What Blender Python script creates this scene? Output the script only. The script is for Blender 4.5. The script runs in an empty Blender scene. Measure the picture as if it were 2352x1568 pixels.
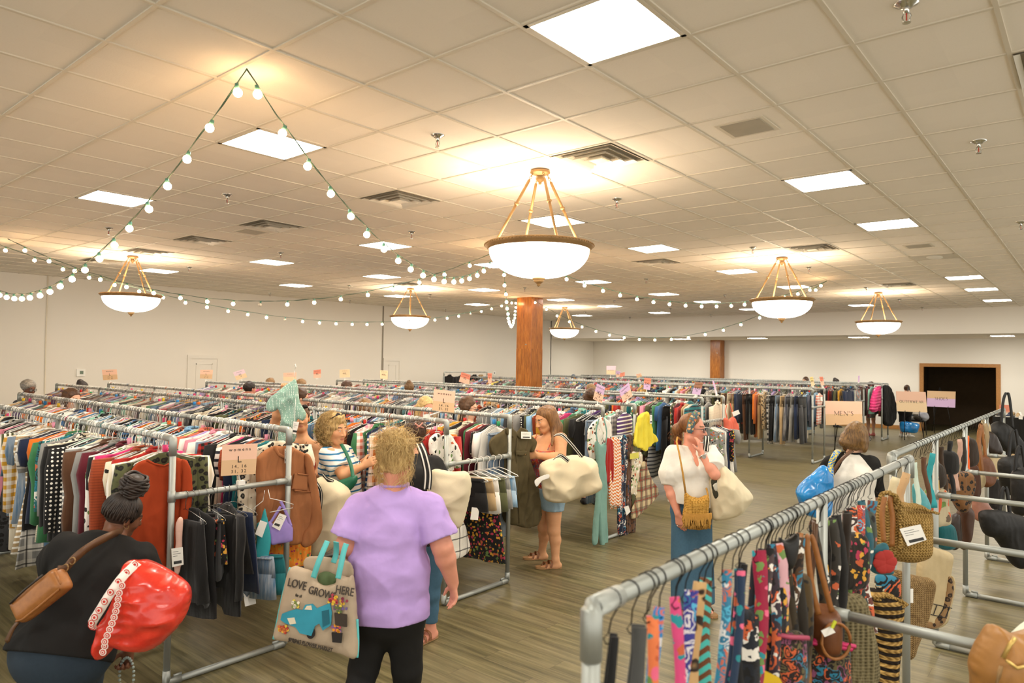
import bpy, math, random
import numpy as np
from mathutils import Vector, Matrix

# ---------------------------------------------------------------- camera, world, exposure
SC = bpy.context.scene
COL = SC.collection
F_PX, PITCH, ROLL, YAW, HC = 1603.08, 0.0279, 0.0151, -0.6988, 2.1
_cy, _sy, _cp, _sp, _cr, _sr = math.cos(YAW), math.sin(YAW), math.cos(PITCH), math.sin(PITCH), math.cos(ROLL), math.sin(ROLL)
EYE = np.array([0, 0, HC])
FWD = np.array([_sy*_cp, _cy*_cp, _sp])
_r0 = np.array([_cy, -_sy, 0.0]); _u0 = np.cross(_r0, FWD)
RIGHT = _cr*_r0 + _sr*_u0
UP = _cr*_u0 - _sr*_r0
cam = bpy.data.cameras.new('camera'); cam_o = bpy.data.objects.new('camera', cam); COL.objects.link(cam_o)
M = Matrix(((RIGHT[0], UP[0], -FWD[0], 0), (RIGHT[1], UP[1], -FWD[1], 0), (RIGHT[2], UP[2], -FWD[2], HC), (0, 0, 0, 1)))
cam_o.matrix_world = M
cam.sensor_width = 36; cam.lens = F_PX/2352*36; cam.clip_end = 200; cam.clip_start = 0.05
cam.dof.use_dof = True; cam.dof.focus_distance = 6.5; cam.dof.aperture_fstop = 2.8
SC.camera = cam_o
SC.view_settings.view_transform = 'Standard'; SC.view_settings.look = 'None'
SC.view_settings.gamma = 1; SC.view_settings.use_curve_mapping = False
SC.view_settings.exposure = 1.25
W = bpy.data.worlds.new('world'); SC.world = W; W.use_nodes = True
W.node_tree.nodes['Background'].inputs[0].default_value = (1.0, 0.96, 0.88, 1)
W.node_tree.nodes['Background'].inputs[1].default_value = 0.85
PANEL_L, BOWL_L, BULB_L = 20.0, 5.0, 30.0
SC.cycles.max_bounces = 8; SC.cycles.diffuse_bounces = 4; SC.cycles.glossy_bounces = 3
SC.cycles.transmission_bounces = 4; SC.cycles.transparent_max_bounces = 6
SC.cycles.sample_clamp_indirect = 4.0

CELL, CZ = 0.61, 3.756
GX, GY = -2.1775, 2.6146            # origin of the ceiling grid
XW, YS, YB, ZLOW = -17.1, 22.85, 26.5, 3.04   # left wall, soffit, back wall, low ceiling
random.seed(7)

# ---------------------------------------------------------------- measured points
def ray(u, v): return FWD + RIGHT*(u-1176)/F_PX - UP*(v-784)/F_PX
def at_z(u, v, z): d = ray(u, v); return EYE + d*((z-HC)/d[2])
def at_d(u, v, D): return EYE + ray(u, v)*D
def at_plane(u, v, p0, n):
    d = ray(u, v); return EYE + d*(np.dot(np.asarray(p0)-EYE, n)/np.dot(d, n))
def nrm(v): v = np.asarray(v, float); return v/(np.linalg.norm(v)+1e-12)

# ---------------------------------------------------------------- object helpers
def tag(o, label=None, cat=None, group=None, kind=None):
    if label: o['label'] = label
    if cat: o['category'] = cat
    if group: o['group'] = group
    if kind: o['kind'] = kind
    return o
def wloc(o):
    p = np.array(o.location)
    while o.parent: o = o.parent; p = p + np.array(o.location)
    return p
def empty(name, loc, label=None, cat=None, group=None):
    o = bpy.data.objects.new(name, None); COL.objects.link(o); o.location = loc
    return tag(o, label, cat, group)
def mesh_data(name, V, F, mat, smooth=True, mats=None, mi=None):
    me = bpy.data.meshes.new(name)
    V = np.asarray(V, dtype=np.float32)
    if isinstance(F, np.ndarray):
        n, k = F.shape
        me.vertices.add(len(V)); me.vertices.foreach_set('co', V.ravel())
        me.loops.add(n*k); me.loops.foreach_set('vertex_index', F.astype(np.int32).ravel())
        me.polygons.add(n); me.polygons.foreach_set('loop_start', np.arange(0, n*k, k, dtype=np.int32))
        me.update(calc_edges=True); me.validate()
    else:
        me.from_pydata(V.tolist(), [], F); me.update()
    for m in (mats or [mat]): me.materials.append(m)
    if mi is not None: me.polygons.foreach_set('material_index', np.asarray(mi, dtype=np.int32))
    if smooth: me.polygons.foreach_set('use_smooth', [True]*len(me.polygons))
    return me
def mk(name, V, F, mat, parent=None, loc=None, smooth=True, mats=None, mi=None):
    V = np.asarray(V, float)
    if loc is None:
        lo, hi = V.min(0), V.max(0); loc = np.array([(lo[0]+hi[0])/2, (lo[1]+hi[1])/2, lo[2]])
    loc = np.asarray(loc, float)
    o = bpy.data.objects.new(name, mesh_data(name, V-loc, F, mat, smooth, mats, mi)); COL.objects.link(o)
    if parent: o.parent = parent; o.location = loc-wloc(parent)
    else: o.location = loc
    return o
def frame(d, ref=(0, 0, 1)):
    d = nrm(d); ref = np.asarray(ref, float)
    if abs(np.dot(d, ref)) > .98: ref = np.array([1., 0, 0]) if abs(d[0]) < .9 else np.array([0, 1., 0])
    s = nrm(np.cross(d, ref)); return s, np.cross(s, d), d
class MB:
    def __init__(s): s.V = []; s.F = []; s.MI = []; s.cur = 0
    def add(s, V, F):
        n = len(s.V); s.V += [tuple(map(float, v)) for v in V]; s.F += [tuple(i+n for i in f) for f in F]; s.MI += [s.cur]*len(F); return s
    def box(s, c, size, ax=None):
        c = np.asarray(c, float); h = np.asarray(size, float)/2
        ax = np.eye(3) if ax is None else np.asarray(ax, float)
        V = [c + ax[0]*h[0]*x + ax[1]*h[1]*y + ax[2]*h[2]*z for x in (-1, 1) for y in (-1, 1) for z in (-1, 1)]
        return s.add(V, [(0,1,3,2),(4,6,7,5),(0,4,5,1),(2,3,7,6),(0,2,6,4),(1,5,7,3)])
    def bbox(s, lo, hi): lo = np.asarray(lo, float); hi = np.asarray(hi, float); return s.box((lo+hi)/2, hi-lo)
    def tube(s, pts, r, n=8, caps=True, flat=1.0, ref=(0, 0, 1)):
        pts = [np.asarray(p, float) for p in pts]; m = len(pts); r = [r]*m if np.isscalar(r) else r
        V = []; F = []
        for i, p in enumerate(pts):
            d = (pts[min(i+1, m-1)]-pts[max(i-1, 0)]); a, b, _ = frame(d, ref)
            for k in range(n):
                t = 2*math.pi*k/n; V.append(p + a*math.cos(t)*r[i] + b*math.sin(t)*r[i]*flat)
        for i in range(m-1):
            for k in range(n):
                j = (k+1) % n; F.append((i*n+k, i*n+j, (i+1)*n+j, (i+1)*n+k))
        if caps: F.append(tuple(range(n-1, -1, -1))); F.append(tuple((m-1)*n+k for k in range(n)))
        return s.add(V, F)
    def ribbon(s, pts, w, side, th=.002):
        """A strap: a flat strip along pts, w wide along side (vector or list), th thick."""
        pts = [np.asarray(p, float) for p in pts]; m = len(pts); V = []; F = []
        for i, p in enumerate(pts):
            d = nrm(pts[min(i+1, m-1)]-pts[max(i-1, 0)]); a = np.asarray(side[i] if isinstance(side, list) else side, float)
            a = nrm(a-d*np.dot(a, d)); b = np.cross(d, a); ww = w[i] if isinstance(w, (list, tuple)) else w
            V += [p-a*ww/2-b*th/2, p+a*ww/2-b*th/2, p+a*ww/2+b*th/2, p-a*ww/2+b*th/2]
        for i in range(m-1):
            for k in range(4):
                j = (k+1) % 4; F.append((i*4+k, i*4+j, i*4+4+j, i*4+4+k))
        F += [(3, 2, 1, 0), tuple(4*(m-1)+k for k in range(4))]
        return s.add(V, F)
    def lathe(s, prof, c, n=32, ax=(0, 0, 1)):
        a, b, d = frame(ax, (1, 0, 0)) if abs(ax[2]) > .9 else frame(ax); c = np.asarray(c, float); V = []; F = []
        for (r, z) in prof:
            for k in range(n):
                t = 2*math.pi*k/n; V.append(c + (a*math.cos(t)+b*math.sin(t))*r + d*z)
        for i in range(len(prof)-1):
            for k in range(n):
                j = (k+1) % n; F.append((i*n+k, i*n+j, (i+1)*n+j, (i+1)*n+k))
        return s.add(V, F)
    def ball(s, c, r, n=10, m=6, ax=None):
        c = np.asarray(c, float); r = np.array([r]*3 if np.isscalar(r) else r); V = []; F = []
        ax = np.eye(3) if ax is None else np.asarray(ax)
        for i in range(m+1):
            ph = math.pi*i/m
            for k in range(n):
                t = 2*math.pi*k/n; q = r*np.array([math.sin(ph)*math.cos(t), math.sin(ph)*math.sin(t), math.cos(ph)]); V.append(c+q@ax)
        for i in range(m):
            for k in range(n):
                j = (k+1) % n; F.append((i*n+k, (i+1)*n+k, (i+1)*n+j, i*n+j))
        return s.add(V, F)
    def poly(s, P, n, th):
        """A flat plate: polygon P (3D points in a plane), th thick against normal n."""
        P = [np.asarray(p, float) for p in P]; n = nrm(n)*th; m = len(P)
        return s.add(P+[p-n for p in P], [tuple(range(m)), tuple(range(2*m-1, m-1, -1))]+[((i+1) % m, i, m+i, m+(i+1) % m) for i in range(m)])
    def build(s, name, mat, parent=None, loc=None, smooth=False, mats=None):
        o = mk(name, s.V, s.F, mat, parent, loc, smooth, mats, s.MI if mats else None)
        if smooth == 'auto' or smooth is True: pass
        return o
def mbq(fn): m = MB(); fn(m); return m
def copy_tree(o, loc=None, parent=None, rotz=None):
    c = o.copy(); COL.objects.link(c)
    if parent is not None: c.parent = parent
    if loc is not None: c.location = loc
    if rotz is not None: c.rotation_euler = (0, 0, rotz)
    for ch in list(o.children): copy_tree(ch, None, c)
    return c
def text(name, body, mat, parent, origin, right, up, size, align='CENTER', spacing=1.0, off=.002, ext=.0005, sx=1.0, bold=0.0):
    cu = bpy.data.curves.new(name, 'FONT'); cu.body = body; cu.size = size; cu.align_x = align; cu.align_y = 'CENTER'
    cu.space_character = spacing; cu.extrude = ext; cu.offset = bold; cu.materials.append(mat)
    o = bpy.data.objects.new(name, cu); COL.objects.link(o)
    r = nrm(right); u = np.asarray(up, float); u = nrm(u-r*np.dot(u, r)); n = np.cross(r, u)
    p = np.asarray(origin, float)+n*off-(wloc(parent) if parent else 0)
    me = bpy.data.meshes.new_from_object(o); bpy.data.objects.remove(o); o = bpy.data.objects.new(name, me); COL.objects.link(o)
    if parent: o.parent = parent
    o.matrix_local = Matrix(((r[0]*sx, u[0], n[0], p[0]), (r[1]*sx, u[1], n[1], p[1]), (r[2]*sx, u[2], n[2], p[2]), (0, 0, 0, 1)))
    return o

# ---------------------------------------------------------------- materials
def lin(c):
    if isinstance(c, str): c = [int(c[i:i+2], 16) for i in (0, 2, 4)]
    c = [x/255 for x in c[:3]]
    return tuple(x/12.92 if x <= .04045 else ((x+.055)/1.055)**2.4 for x in c)+(1.0,)
class NT:
    def __init__(s, name):
        s.m = bpy.data.materials.new(name); s.m.use_nodes = True; s.t = s.m.node_tree
        s.b = s.t.nodes['Principled BSDF']; s.out = s.t.nodes['Material Output']
    def n(s, typ, **kw):
        nd = s.t.nodes.new(typ)
        for k, v in kw.items():
            if k.startswith('_'): setattr(nd, k[1:], v)
            else:
                key = int(k[1:]) if k[0] == 'i' and k[1:].isdigit() else k.replace('__', ' ')
                if hasattr(v, 'bl_idname') or isinstance(v, bpy.types.NodeSocket): s.t.links.new(v, nd.inputs[key])
                else: nd.inputs[key].default_value = v
        return nd
    def l(s, a, b): s.t.links.new(a, b)
    def ramp(s, fac, stops, interp='LINEAR'):
        nd = s.t.nodes.new('ShaderNodeValToRGB'); s.l(fac, nd.inputs[0]); cr = nd.color_ramp; cr.interpolation = interp
        while len(cr.elements) < len(stops): cr.elements.new(.5)
        for e, (p, c) in zip(cr.elements, stops): e.position = p; e.color = c
        return nd.outputs[0]
    def mix(s, fac, a, b, blend='MIX'):
        nd = s.t.nodes.new('ShaderNodeMix'); nd.data_type = 'RGBA'; nd.blend_type = blend
        for sock, v in ((nd.inputs[0], fac), (nd.inputs[6], a), (nd.inputs[7], b)):
            if isinstance(v, bpy.types.NodeSocket): s.l(v, sock)
            else: sock.default_value = v
        return nd.outputs[2]
    def math(s, op, a, b=0.0):
        nd = s.t.nodes.new('ShaderNodeMath'); nd.operation = op
        for sock, v in ((nd.inputs[0], a), (nd.inputs[1], b)):
            if isinstance(v, bpy.types.NodeSocket): s.l(v, sock)
            else: sock.default_value = v
        return nd.outputs[0]
    def coords(s, kind='Object', scale=(1, 1, 1), rot=(0, 0, 0)):
        tc = s.t.nodes.new('ShaderNodeTexCoord'); mp = s.t.nodes.new('ShaderNodeMapping')
        s.l(tc.outputs[kind], mp.inputs[0]); mp.inputs['Scale'].default_value = scale; mp.inputs['Rotation'].default_value = rot
        return mp.outputs[0]
    def noise(s, vec, scale, detail=2.0, rough=.5):
        nd = s.t.nodes.new('ShaderNodeTexNoise'); s.l(vec, nd.inputs['Vector']); nd.inputs['Scale'].default_value = scale
        nd.inputs['Detail'].default_value = detail; nd.inputs['Roughness'].default_value = rough; return nd
    def ridged(s, vec, scale, detail=4.0):
        nd = s.noise(vec, scale, detail, .5); nd.noise_type = 'RIDGED_MULTIFRACTAL'; nd.inputs['Lacunarity'].default_value = 2.2; return nd
    def bump(s, h, strength=.3, dist=.01):
        nd = s.t.nodes.new('ShaderNodeBump'); s.l(h, nd.inputs['Height']); nd.inputs['Strength'].default_value = strength
        nd.inputs['Distance'].default_value = dist; s.l(nd.outputs[0], s.b.inputs['Normal']); return nd
    def set(s, color=None, rough=None, metal=None, spec=None):
        if color is not None:
            if isinstance(color, bpy.types.NodeSocket): s.l(color, s.b.inputs['Base Color'])
            else: s.b.inputs['Base Color'].default_value = color
        if rough is not None: s.b.inputs['Roughness'].default_value = rough
        if metal is not None: s.b.inputs['Metallic'].default_value = metal
        if spec is not None: s.b.inputs['Specular IOR Level'].default_value = spec
        return s
def plain(name, c, rough=.6, metal=0, bump=None, var=.06, spec=.4):
    t = NT(name); v = t.coords(); nz = t.noise(v, 6 if bump is None else bump[0], 3)
    a = lin(c); f = lambda k: tuple(min(1, x*k) for x in a[:3])+(1,)
    t.set(t.ramp(nz.outputs[0], [(.3, f(1-var)), (.7, f(1+var))]), rough, metal, spec)
    if bump: t.bump(nz.outputs[0], bump[1], bump[2] if len(bump) > 2 else .01)
    return t.m
def glow(name, c, strength, sampling=None):
    t = NT(name); t.set(lin(c), .5); t.b.inputs['Emission Color'].default_value = lin(c); t.b.inputs['Emission Strength'].default_value = strength
    if sampling: t.m.cycles.emission_sampling = sampling
    return t.m
# ---------------------------------------------------------------- room shell
def m_floor():
    t = NT('grey oak vinyl planks'); v = t.coords()
    br = t.n('ShaderNodeTexBrick', Vector=v, _offset=.37, _offset_frequency=2)
    br.inputs['Color1'].default_value = (0, 0, 0, 1); br.inputs['Color2'].default_value = (1, 1, 1, 1); br.inputs['Mortar'].default_value = (.5, .5, .5, 1)
    for k, x in (('Scale', 1.0), ('Mortar Size', .0012), ('Brick Width', 1.22), ('Row Height', .18), ('Bias', 0.0)): br.inputs[k].default_value = x
    v2 = t.n('ShaderNodeVectorMath', _operation='ADD', i0=t.coords(scale=(.7, 14, 1)), i1=t.n('ShaderNodeVectorMath', _operation='SCALE', i0=br.outputs[0], Scale=37.0).outputs[0]).outputs[0]
    g = t.noise(v2, 1.6, 6, .62); g2 = t.noise(v2, 7.0, 3, .6)
    c = t.ramp(g.outputs[0], [(.25, lin('453f27')), (.45, lin('6c6646')), (.62, lin('877f5c')), (.8, lin('a1977a'))])
    c = t.mix(.35, c, t.ramp(g2.outputs[0], [(.3, lin('544a32')), (.7, lin('a89c7c'))]), 'OVERLAY')
    c = t.mix(t.math('MULTIPLY', br.outputs[0], .25), c, lin('7d6f58'))
    c = t.mix(br.outputs[1], c, lin('4a4032'))
    t.set(c, .38, 0, .45); t.bump(t.math('SUBTRACT', g2.outputs[0], br.outputs[1]), .12, .004)
    return t.m
def m_wall(name, c):
    t = NT(name); n1 = t.noise(t.coords(), 40, 3); n2 = t.noise(t.coords(), .6, 2)
    a = lin(c); t.set(t.ramp(n2.outputs[0], [(.3, tuple(x*.97 for x in a[:3])+(1,)), (.7, a)]), .85, 0, .2); t.bump(n1.outputs[0], .12, .004); return t.m
def m_tile():
    t = NT('mineral fibre ceiling tile'); v = t.coords()
    wn = t.n('ShaderNodeTexWhiteNoise', Vector=t.n('ShaderNodeVectorMath', _operation='FLOOR', i0=t.coords(scale=(1/CELL, 1/CELL, 0))).outputs[0])
    n1 = t.noise(v, 90, 2); a = lin('efe7da')
    c = t.ramp(wn.outputs[0], [(0, tuple(x*.97 for x in a[:3])+(1,)), (1, a)])
    c = t.mix(t.math('MULTIPLY', t.ramp(n1.outputs[0], [(.25, (1,1,1,1)), (.42, (0,0,0,1))]), .08), c, lin('b5a990'))
    t.set(c, .95, 0, .1); t.bump(n1.outputs[0], .25, .003); return t.m
def m_oak(name='quarter sawn oak stain'):
    t = NT(name); v = t.coords(scale=(9, 9, .8)); n1 = t.noise(v, 2.4, 8, .7); n2 = t.noise(t.coords(scale=(30, 30, 2)), 3, 3)
    c = t.ramp(n1.outputs[0], [(.3, lin('5e300e')), (.48, lin('8f4f18')), (.6, lin('ad6722')), (.75, lin('763e12'))])
    c = t.mix(.35, c, t.ramp(n2.outputs[0], [(.35, lin('5e2f0e')), (.6, lin('c88a44'))]))
    t.set(c, .3, 0, .5); t.bump(n1.outputs[0], .08, .004); return t.m
MW = m_wall('warm white painted wall', 'e6e0d4'); MOAK = m_oak(); MTILE = m_tile()
MBAR = plain('white ceiling grid steel', 'd6cdbb', .5, 0, var=.02)
MWHT = plain('white plastic', 'eeebe2', .45, var=.02)
MSTEEL = plain('brushed zinc tube', 'a6a9a3', .5, .7, None, .03)
MCHROME = plain('polished chrome', 'cfcfcb', .15, 1, var=.03)
MDARK = plain('near black recess', '15130f', .9, var=.1)
MBLACK = plain('black cloth', '171614', .9, bump=(60, .2, .003))
def struct(name, m, mat, smooth=False): o = m.build(name, mat, smooth=smooth); o['kind'] = 'structure'; return o
X1, Y1 = 5.0, -6.0
struct('floor', MB().bbox((XW-1, Y1, -.1), (X1, YB+4.2, 0)), m_floor())
# ceiling: one slab of tiles, holes are not needed because fittings sit in the cells they replace
LIT = [(0,0,.5,.5),(1,0,-4.5,.5),(2,0,-9.5,.5),(0,1,.5,6.5),(1,1,-4.5,6.5),(2,1,-9.5,6.5),(3,1,-14.5,6.5),(4,1,-19.5,5.5),
       (0,2,.5,10.5),(1,2,-4.5,10.5),(2,2,-9.5,10.5),(3,2,-14.5,10.5),(4,2,-19.5,10.5),(1,3,-4.5,15.5),(2,3,-9.5,15.5),(3,3,-14.5,15.5),(4,3,-19.5,15.5),
       (0,4,.5,20.5),(1,4,-4.5,20.5),(2,4,-9.5,20.5),(3,4,-14.5,20.5),(4,4,-19.5,20.5),(0,5,.5,24.5),(2,5,-9.5,24.5),(3,5,-14.5,24.5),(4,5,-19.5,24.5),
       (0,6,.5,29.5),(1,6,-4.5,29.5),(2,6,-9.5,29.5),(3,6,-14.5,29.5),(4,6,-19.5,29.5),(5,0,5.5,.5),(5,1,5.5,6.5),(5,2,5.5,10.5),(6,0,.5,-4.5),(6,1,-4.5,-4.5),(6,2,5.5,-4.5)]
struct('ceiling', MB().bbox((XW-.1, Y1, CZ+.004), (X1, YS+.1, CZ+.1)), MTILE)
b = MB()
k0, k1 = int((XW-GX)/CELL)-1, int((X1-GX)/CELL)
for k in range(k0, k1+1):
    x = GX+k*CELL
    if XW < x < X1: b.bbox((x-.011, Y1, CZ-.004), (x+.011, YS, CZ+.006))
for k in range(int((Y1-GY)/CELL), int((YS-GY)/CELL)+1):
    y = GY+k*CELL
    if y < YS: b.bbox((XW, y-.01, CZ-.003), (X1, y+.01, CZ+.006))
struct('trim_1', b, MBAR)
struct('wall_left', MB().bbox((XW-.2, Y1, 0), (XW, YS, CZ+.1)).bbox((XW-.45, YS, 0), (XW-.35, YB+.1, CZ)).bbox((XW-.35, YS-.05, 0), (XW, YS+.02, CZ)), MW)
DX0, DX1, DZ = -4.43, -2.45, 2.12
struct('wall_back', MB().bbox((XW-.45, YB, 0), (DX0, YB+.15, ZLOW+.1)).bbox((DX1, YB, 0), (X1, YB+.15, ZLOW+.1)).bbox((DX0, YB, DZ), (DX1, YB+.15, ZLOW+.1)), MW)
struct('wall_soffit', MB().bbox((XW-.35, YS, ZLOW), (X1, YS+.12, CZ+.1)), MW)
struct('ceiling_low', MB().bbox((XW-.4, YS+.12, ZLOW), (X1, YB+.05, ZLOW+.08)), MTILE)
# dark passage behind the opening
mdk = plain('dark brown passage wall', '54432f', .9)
struct('wall_passage', MB().bbox((DX0-.5, YB+.15, 0), (DX0-.4, YB+3.4, 2.6)).bbox((DX1+.4, YB+.15, 0), (DX1+.5, YB+3.4, 2.6)).bbox((DX0-.5, YB+3.3, 0), (DX1+.5, YB+3.4, 2.6)).bbox((DX0-.5, YB+.15, 2.5), (DX1+.5, YB+3.4, 2.6)), mdk)
f = MB().bbox((DX0-.12, YB-.03, 0), (DX0, YB+.16, DZ+.11)).bbox((DX1, YB-.03, 0), (DX1+.12, YB+.16, DZ+.11)).bbox((DX0, YB-.03, DZ), (DX1, YB+.16, DZ+.11))
MOAK2 = plain('light oak casing', 'a9763f', .45, 0, (30, .05), .12)
struct('door_1', f, MOAK2)
struct('baseboard_back', MB().bbox((XW-.35, YB-.02, 0), (DX0-.12, YB, .13)).bbox((DX1+.12, YB-.02, 0), (X1, YB, .13)), MOAK2)
struct('baseboard_left', MB().bbox((XW, Y1, 0), (XW+.02, YS, .13)), MOAK2)
# flush doors painted like the wall, a shallow moulded panel in each
for n, (ya, yb) in enumerate(((8.08, 8.74), (14.2, 14.75))):
    m = MB().bbox((XW, ya-.09, 0), (XW+.03, ya, 2.13)).bbox((XW, yb, 0), (XW+.03, yb+.09, 2.13)).bbox((XW, ya, 2.04), (XW+.03, yb, 2.13)).bbox((XW, ya, 0), (XW+.012, yb, 2.04))
    for (p, q, z0, z1) in ((ya+.12, yb-.12, 1.15, 1.92),):
        m.bbox((XW, p, z0), (XW+.022, p+.02, z1)).bbox((XW, q-.02, z0), (XW+.022, q, z1)).bbox((XW, p, z1-.02), (XW+.022, q, z1)).bbox((XW, p, z0), (XW+.022, q, z0+.02))
    struct('door_%d' % (n+2), m, MW)
struct('trim_2', MB().bbox((XW, 14.05, 0), (XW+.02, 14.09, CZ)), plain('grey wall seam strip', '8d8577', .7))
# oak posts
def column(name, x, y, w, z, lab):
    r = empty(name, (x, y, 0)); r['kind'] = 'structure'
    for i, (z0, z1, g) in enumerate(((0, 2.42, 0), (2.42, z, .004))):
        m = MB(); h = w/2-g; c = .012
        P = [(-h+c, -h), (h-c, -h), (h, -h+c), (h, h-c), (h-c, h), (-h+c, h), (-h, h-c), (-h, -h+c)]
        m.add([(x+a, y+b_, zz) for zz in (z0, z1) for a, b_ in P], [tuple(range(8)), tuple(range(15, 7, -1))]+[(k, (k+1) % 8, 8+(k+1) % 8, 8+k) for k in range(8)])
        m.build('column_panel', MOAK, r)
    MB().bbox((x-h-.003, y-.015, 0), (x-h+.004, y+.0, z)).build('corner_bead', MOAK2, r)
    MB().bbox((x+.06, y-w/2-.006, 2.52), (x+.11, y-w/2, 2.545)).build('wall_plate', MCHROME, r)
    return r
column('column', -11.4, 14.28, .5, CZ, '')
column('column', -11.5, YB-.22, .42, ZLOW, '')
# ceiling light panels
MPAN = glow('lit prismatic panel', 'fffaf0', PANEL_L); MPAN2 = glow('lit prismatic panel in the low ceiling', 'fffaf0', 30.0); MUNL = plain('unlit panel', 'cfc8b8', .4)
def panel(x, y, z, lab, lit=True, w=CELL, mat=None):
    r = empty('ceiling_light', (x, y, z), lab, 'ceiling light', 'recessed square ceiling panels'); h = w/2-.012
    fr = MB()
    for s in (-1, 1): fr.bbox((x-h, y+s*(h-.012)-.012, z-.006), (x+h, y+s*(h-.012)+.012, z+.014)).bbox((x+s*(h-.012)-.012, y-h, z-.006), (x+s*(h-.012)+.012, y+h, z+.014))
    fr.build('frame', MBAR, r)
    if lit:
        g = h-.024; MB().add([(x-g, y-g, z), (x-g, y+g, z), (x+g, y+g, z), (x+g, y-g, z)], [(0, 1, 2, 3)]).build('diffuser', mat or MPAN, r)
    else:
        g = h-.024
        for k in (-1, 0, 1): MB().lathe([(g/3.2, 0), (g/3.6, .006)], (x+k*g*.62, y, z+.004), 4)
        MB().bbox((x-g, y-g, z-.002), (x+g, y+g, z+.002)).build('diffuser', MUNL, r)
        MB().ball((x, y, z-.004), (g*.4, g*.8, .012), 12, 6).build('lens', MWHT, r)
cw = ('first', 'second', 'third', 'fourth', 'fifth', 'sixth', 'seventh')
for c, rr, gx, gy in LIT:
    lab = ('lit square ceiling panel, %s row from the front and %s line from the aisle' % (cw[rr], cw[c])) if c < 5 else ('lit square ceiling panel over the bag rack side, %s line, %s row' % (cw[c], cw[rr]))
    panel(GX+gx*CELL, GY+gy*CELL, CZ, lab)
panel(GX+.5*CELL, GY+15.5*CELL, CZ, 'unlit square ceiling panel beyond the small grey speaker grille', False)
for i, x in enumerate((-15, -12.1, -9.2, -5.9, -2.1)): panel(x, 24.4, ZLOW-.008, 'lit square panel in the low back ceiling, %s from the left wall' % cw[i], mat=MPAN2)
# air vents: nested square cones
MVENT = plain('white vent enamel', 'e6e0d2', .35, .1, var=.03); MVDK = plain('vent throat', '8a8272', .6)
def vent(x, y, lab):
    r = empty('ceiling_vent', (x, y, CZ), lab, 'air vent', 'square ceiling air vents'); h = CELL/2-.014
    MB().add([(x-h, y-h, CZ+.002), (x-h, y+h, CZ+.002), (x+h, y+h, CZ+.002), (x+h, y-h, CZ+.002)], [(0, 1, 2, 3)]).build('backing', MVDK, r)
    for w, z in ((h, -.012), (h*.8, -.02), (h*.56, -.026), (h*.3, -.03)):
        m = MB(); wi = w-.028
        o_ = [(x-w, y-w), (x+w, y-w), (x+w, y+w), (x-w, y+w)]; i_ = [(x-wi, y-wi), (x+wi, y-wi), (x+wi, y+wi), (x-wi, y+wi)]
        m.add([(a, b_, CZ+z) for a, b_ in o_]+[(a, b_, CZ+.001) for a, b_ in i_], [(k, k+4, (k+1) % 4+4, (k+1) % 4) for k in range(4)])
        m.build('vane', MVENT, r)
    MB().box((x, y, CZ-.02), (h*.42, h*.42, .012)).build('center_plate', MVENT, r)
vi = 0
for gx, gy, w in ((-1.5, 3.5, 'beside the big near hanging bowl'), (-5.5, 3.5, 'second from the big near hanging bowl'), (-9.5, 3.5, 'beside a square speaker grille'), (-12.5, 3.5, 'between the grille vent and far left bowl'),
               (-15.5, 3.5, 'over the far left bowl'), (-18.5, 3.5, 'nearest the left wall'), (-5.5, 12.5, 'in mid hall by the second bowl'), (-1.5, 12.5, 'by the right middle hanging bowl'),
               (-1.5, 21.5, 'by the right rear hanging bowl'), (-11.5, 21.5, 'beyond the oak post'), (-15.5, 12.5, 'by the left middle bowl'), (-7.5, 29.5, 'near the soffit'), (3.5, 3.5, 'over the bag rack')):
    vent(GX+gx*CELL, GY+gy*CELL, 'square ceiling air vent '+w)
MGR = plain('perforated grille', 'a9a291', .5, .2)
for gx, gy, w in ((.5, 3.5, 'over the wide aisle near the front'), (.5, 13.5, 'before the unlit panel'), (-10.5, 3.6, 'by the third vent')):
    x, y = GX+gx*CELL, GY+gy*CELL; r = empty('speaker_grille', (x, y, CZ), 'small square grey ceiling grille '+w, 'ceiling grille', 'small ceiling grilles')
    MB().bbox((x-.17, y-.17, CZ-.002), (x+.17, y+.17, CZ+.013)).build('frame', MBAR, r); MB().bbox((x-.14, y-.14, CZ-.005), (x+.14, y+.14, CZ)).build('grille', MGR, r)
# sprinklers
MRED = plain('red glass bulb', 'b02418', .2)
def sprinkler():
    r = empty('sprinkler', (0, 0, CZ+.012), 'x', 'fire sprinkler', 'ceiling fire sprinklers'); z = CZ+.012
    MB().lathe([(.001, -.001), (.055, -.002), (.05, -.014), (.03, -.022), (.024, -.03), (.001, -.031)], (0, 0, z), 18).build('escutcheon', MCHROME, r, smooth=True)
    m = MB().lathe([(.012, -.03), (.012, -.055), (.001, -.056)], (0, 0, z), 10)
    for s in (-1, 1): m.tube([(s*.01, 0, z-.05), (s*.018, 0, z-.07), (s*.012, 0, z-.09), (0, 0, z-.096)], .003, 6)
    m.build('sprinkler_frame', MCHROME, r, smooth=True)
    MB().tube([(0, 0, z-.056), (0, 0, z-.09)], .003, 6).build('glass_bulb', MRED, r)
    MB().lathe([(.001, -.096), (.018, -.097), (.018, -.1), (.001, -.101)], (0, 0, z), 12).build('deflector', MCHROME, r)
    return r
sp = sprinkler(); first = True
ordi = lambda n: ('first second third fourth fifth sixth seventh eighth ninth tenth eleventh twelfth thirteenth fourteenth fifteenth sixteenth seventeenth eighteenth nineteenth twentieth'.split()+[ {2:'twenty',3:'thirty',4:'forty',5:'fifty',6:'sixty',7:'seventy',8:'eighty',9:'ninety'}[n0//10]+('-'+'first second third fourth fifth sixth seventh eighth ninth'.split()[n0 % 10-1] if n0 % 10 else 'th').replace('yth','ieth') for n0 in range(21, 100)]+['hundred-and-something']*300)[n]
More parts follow.
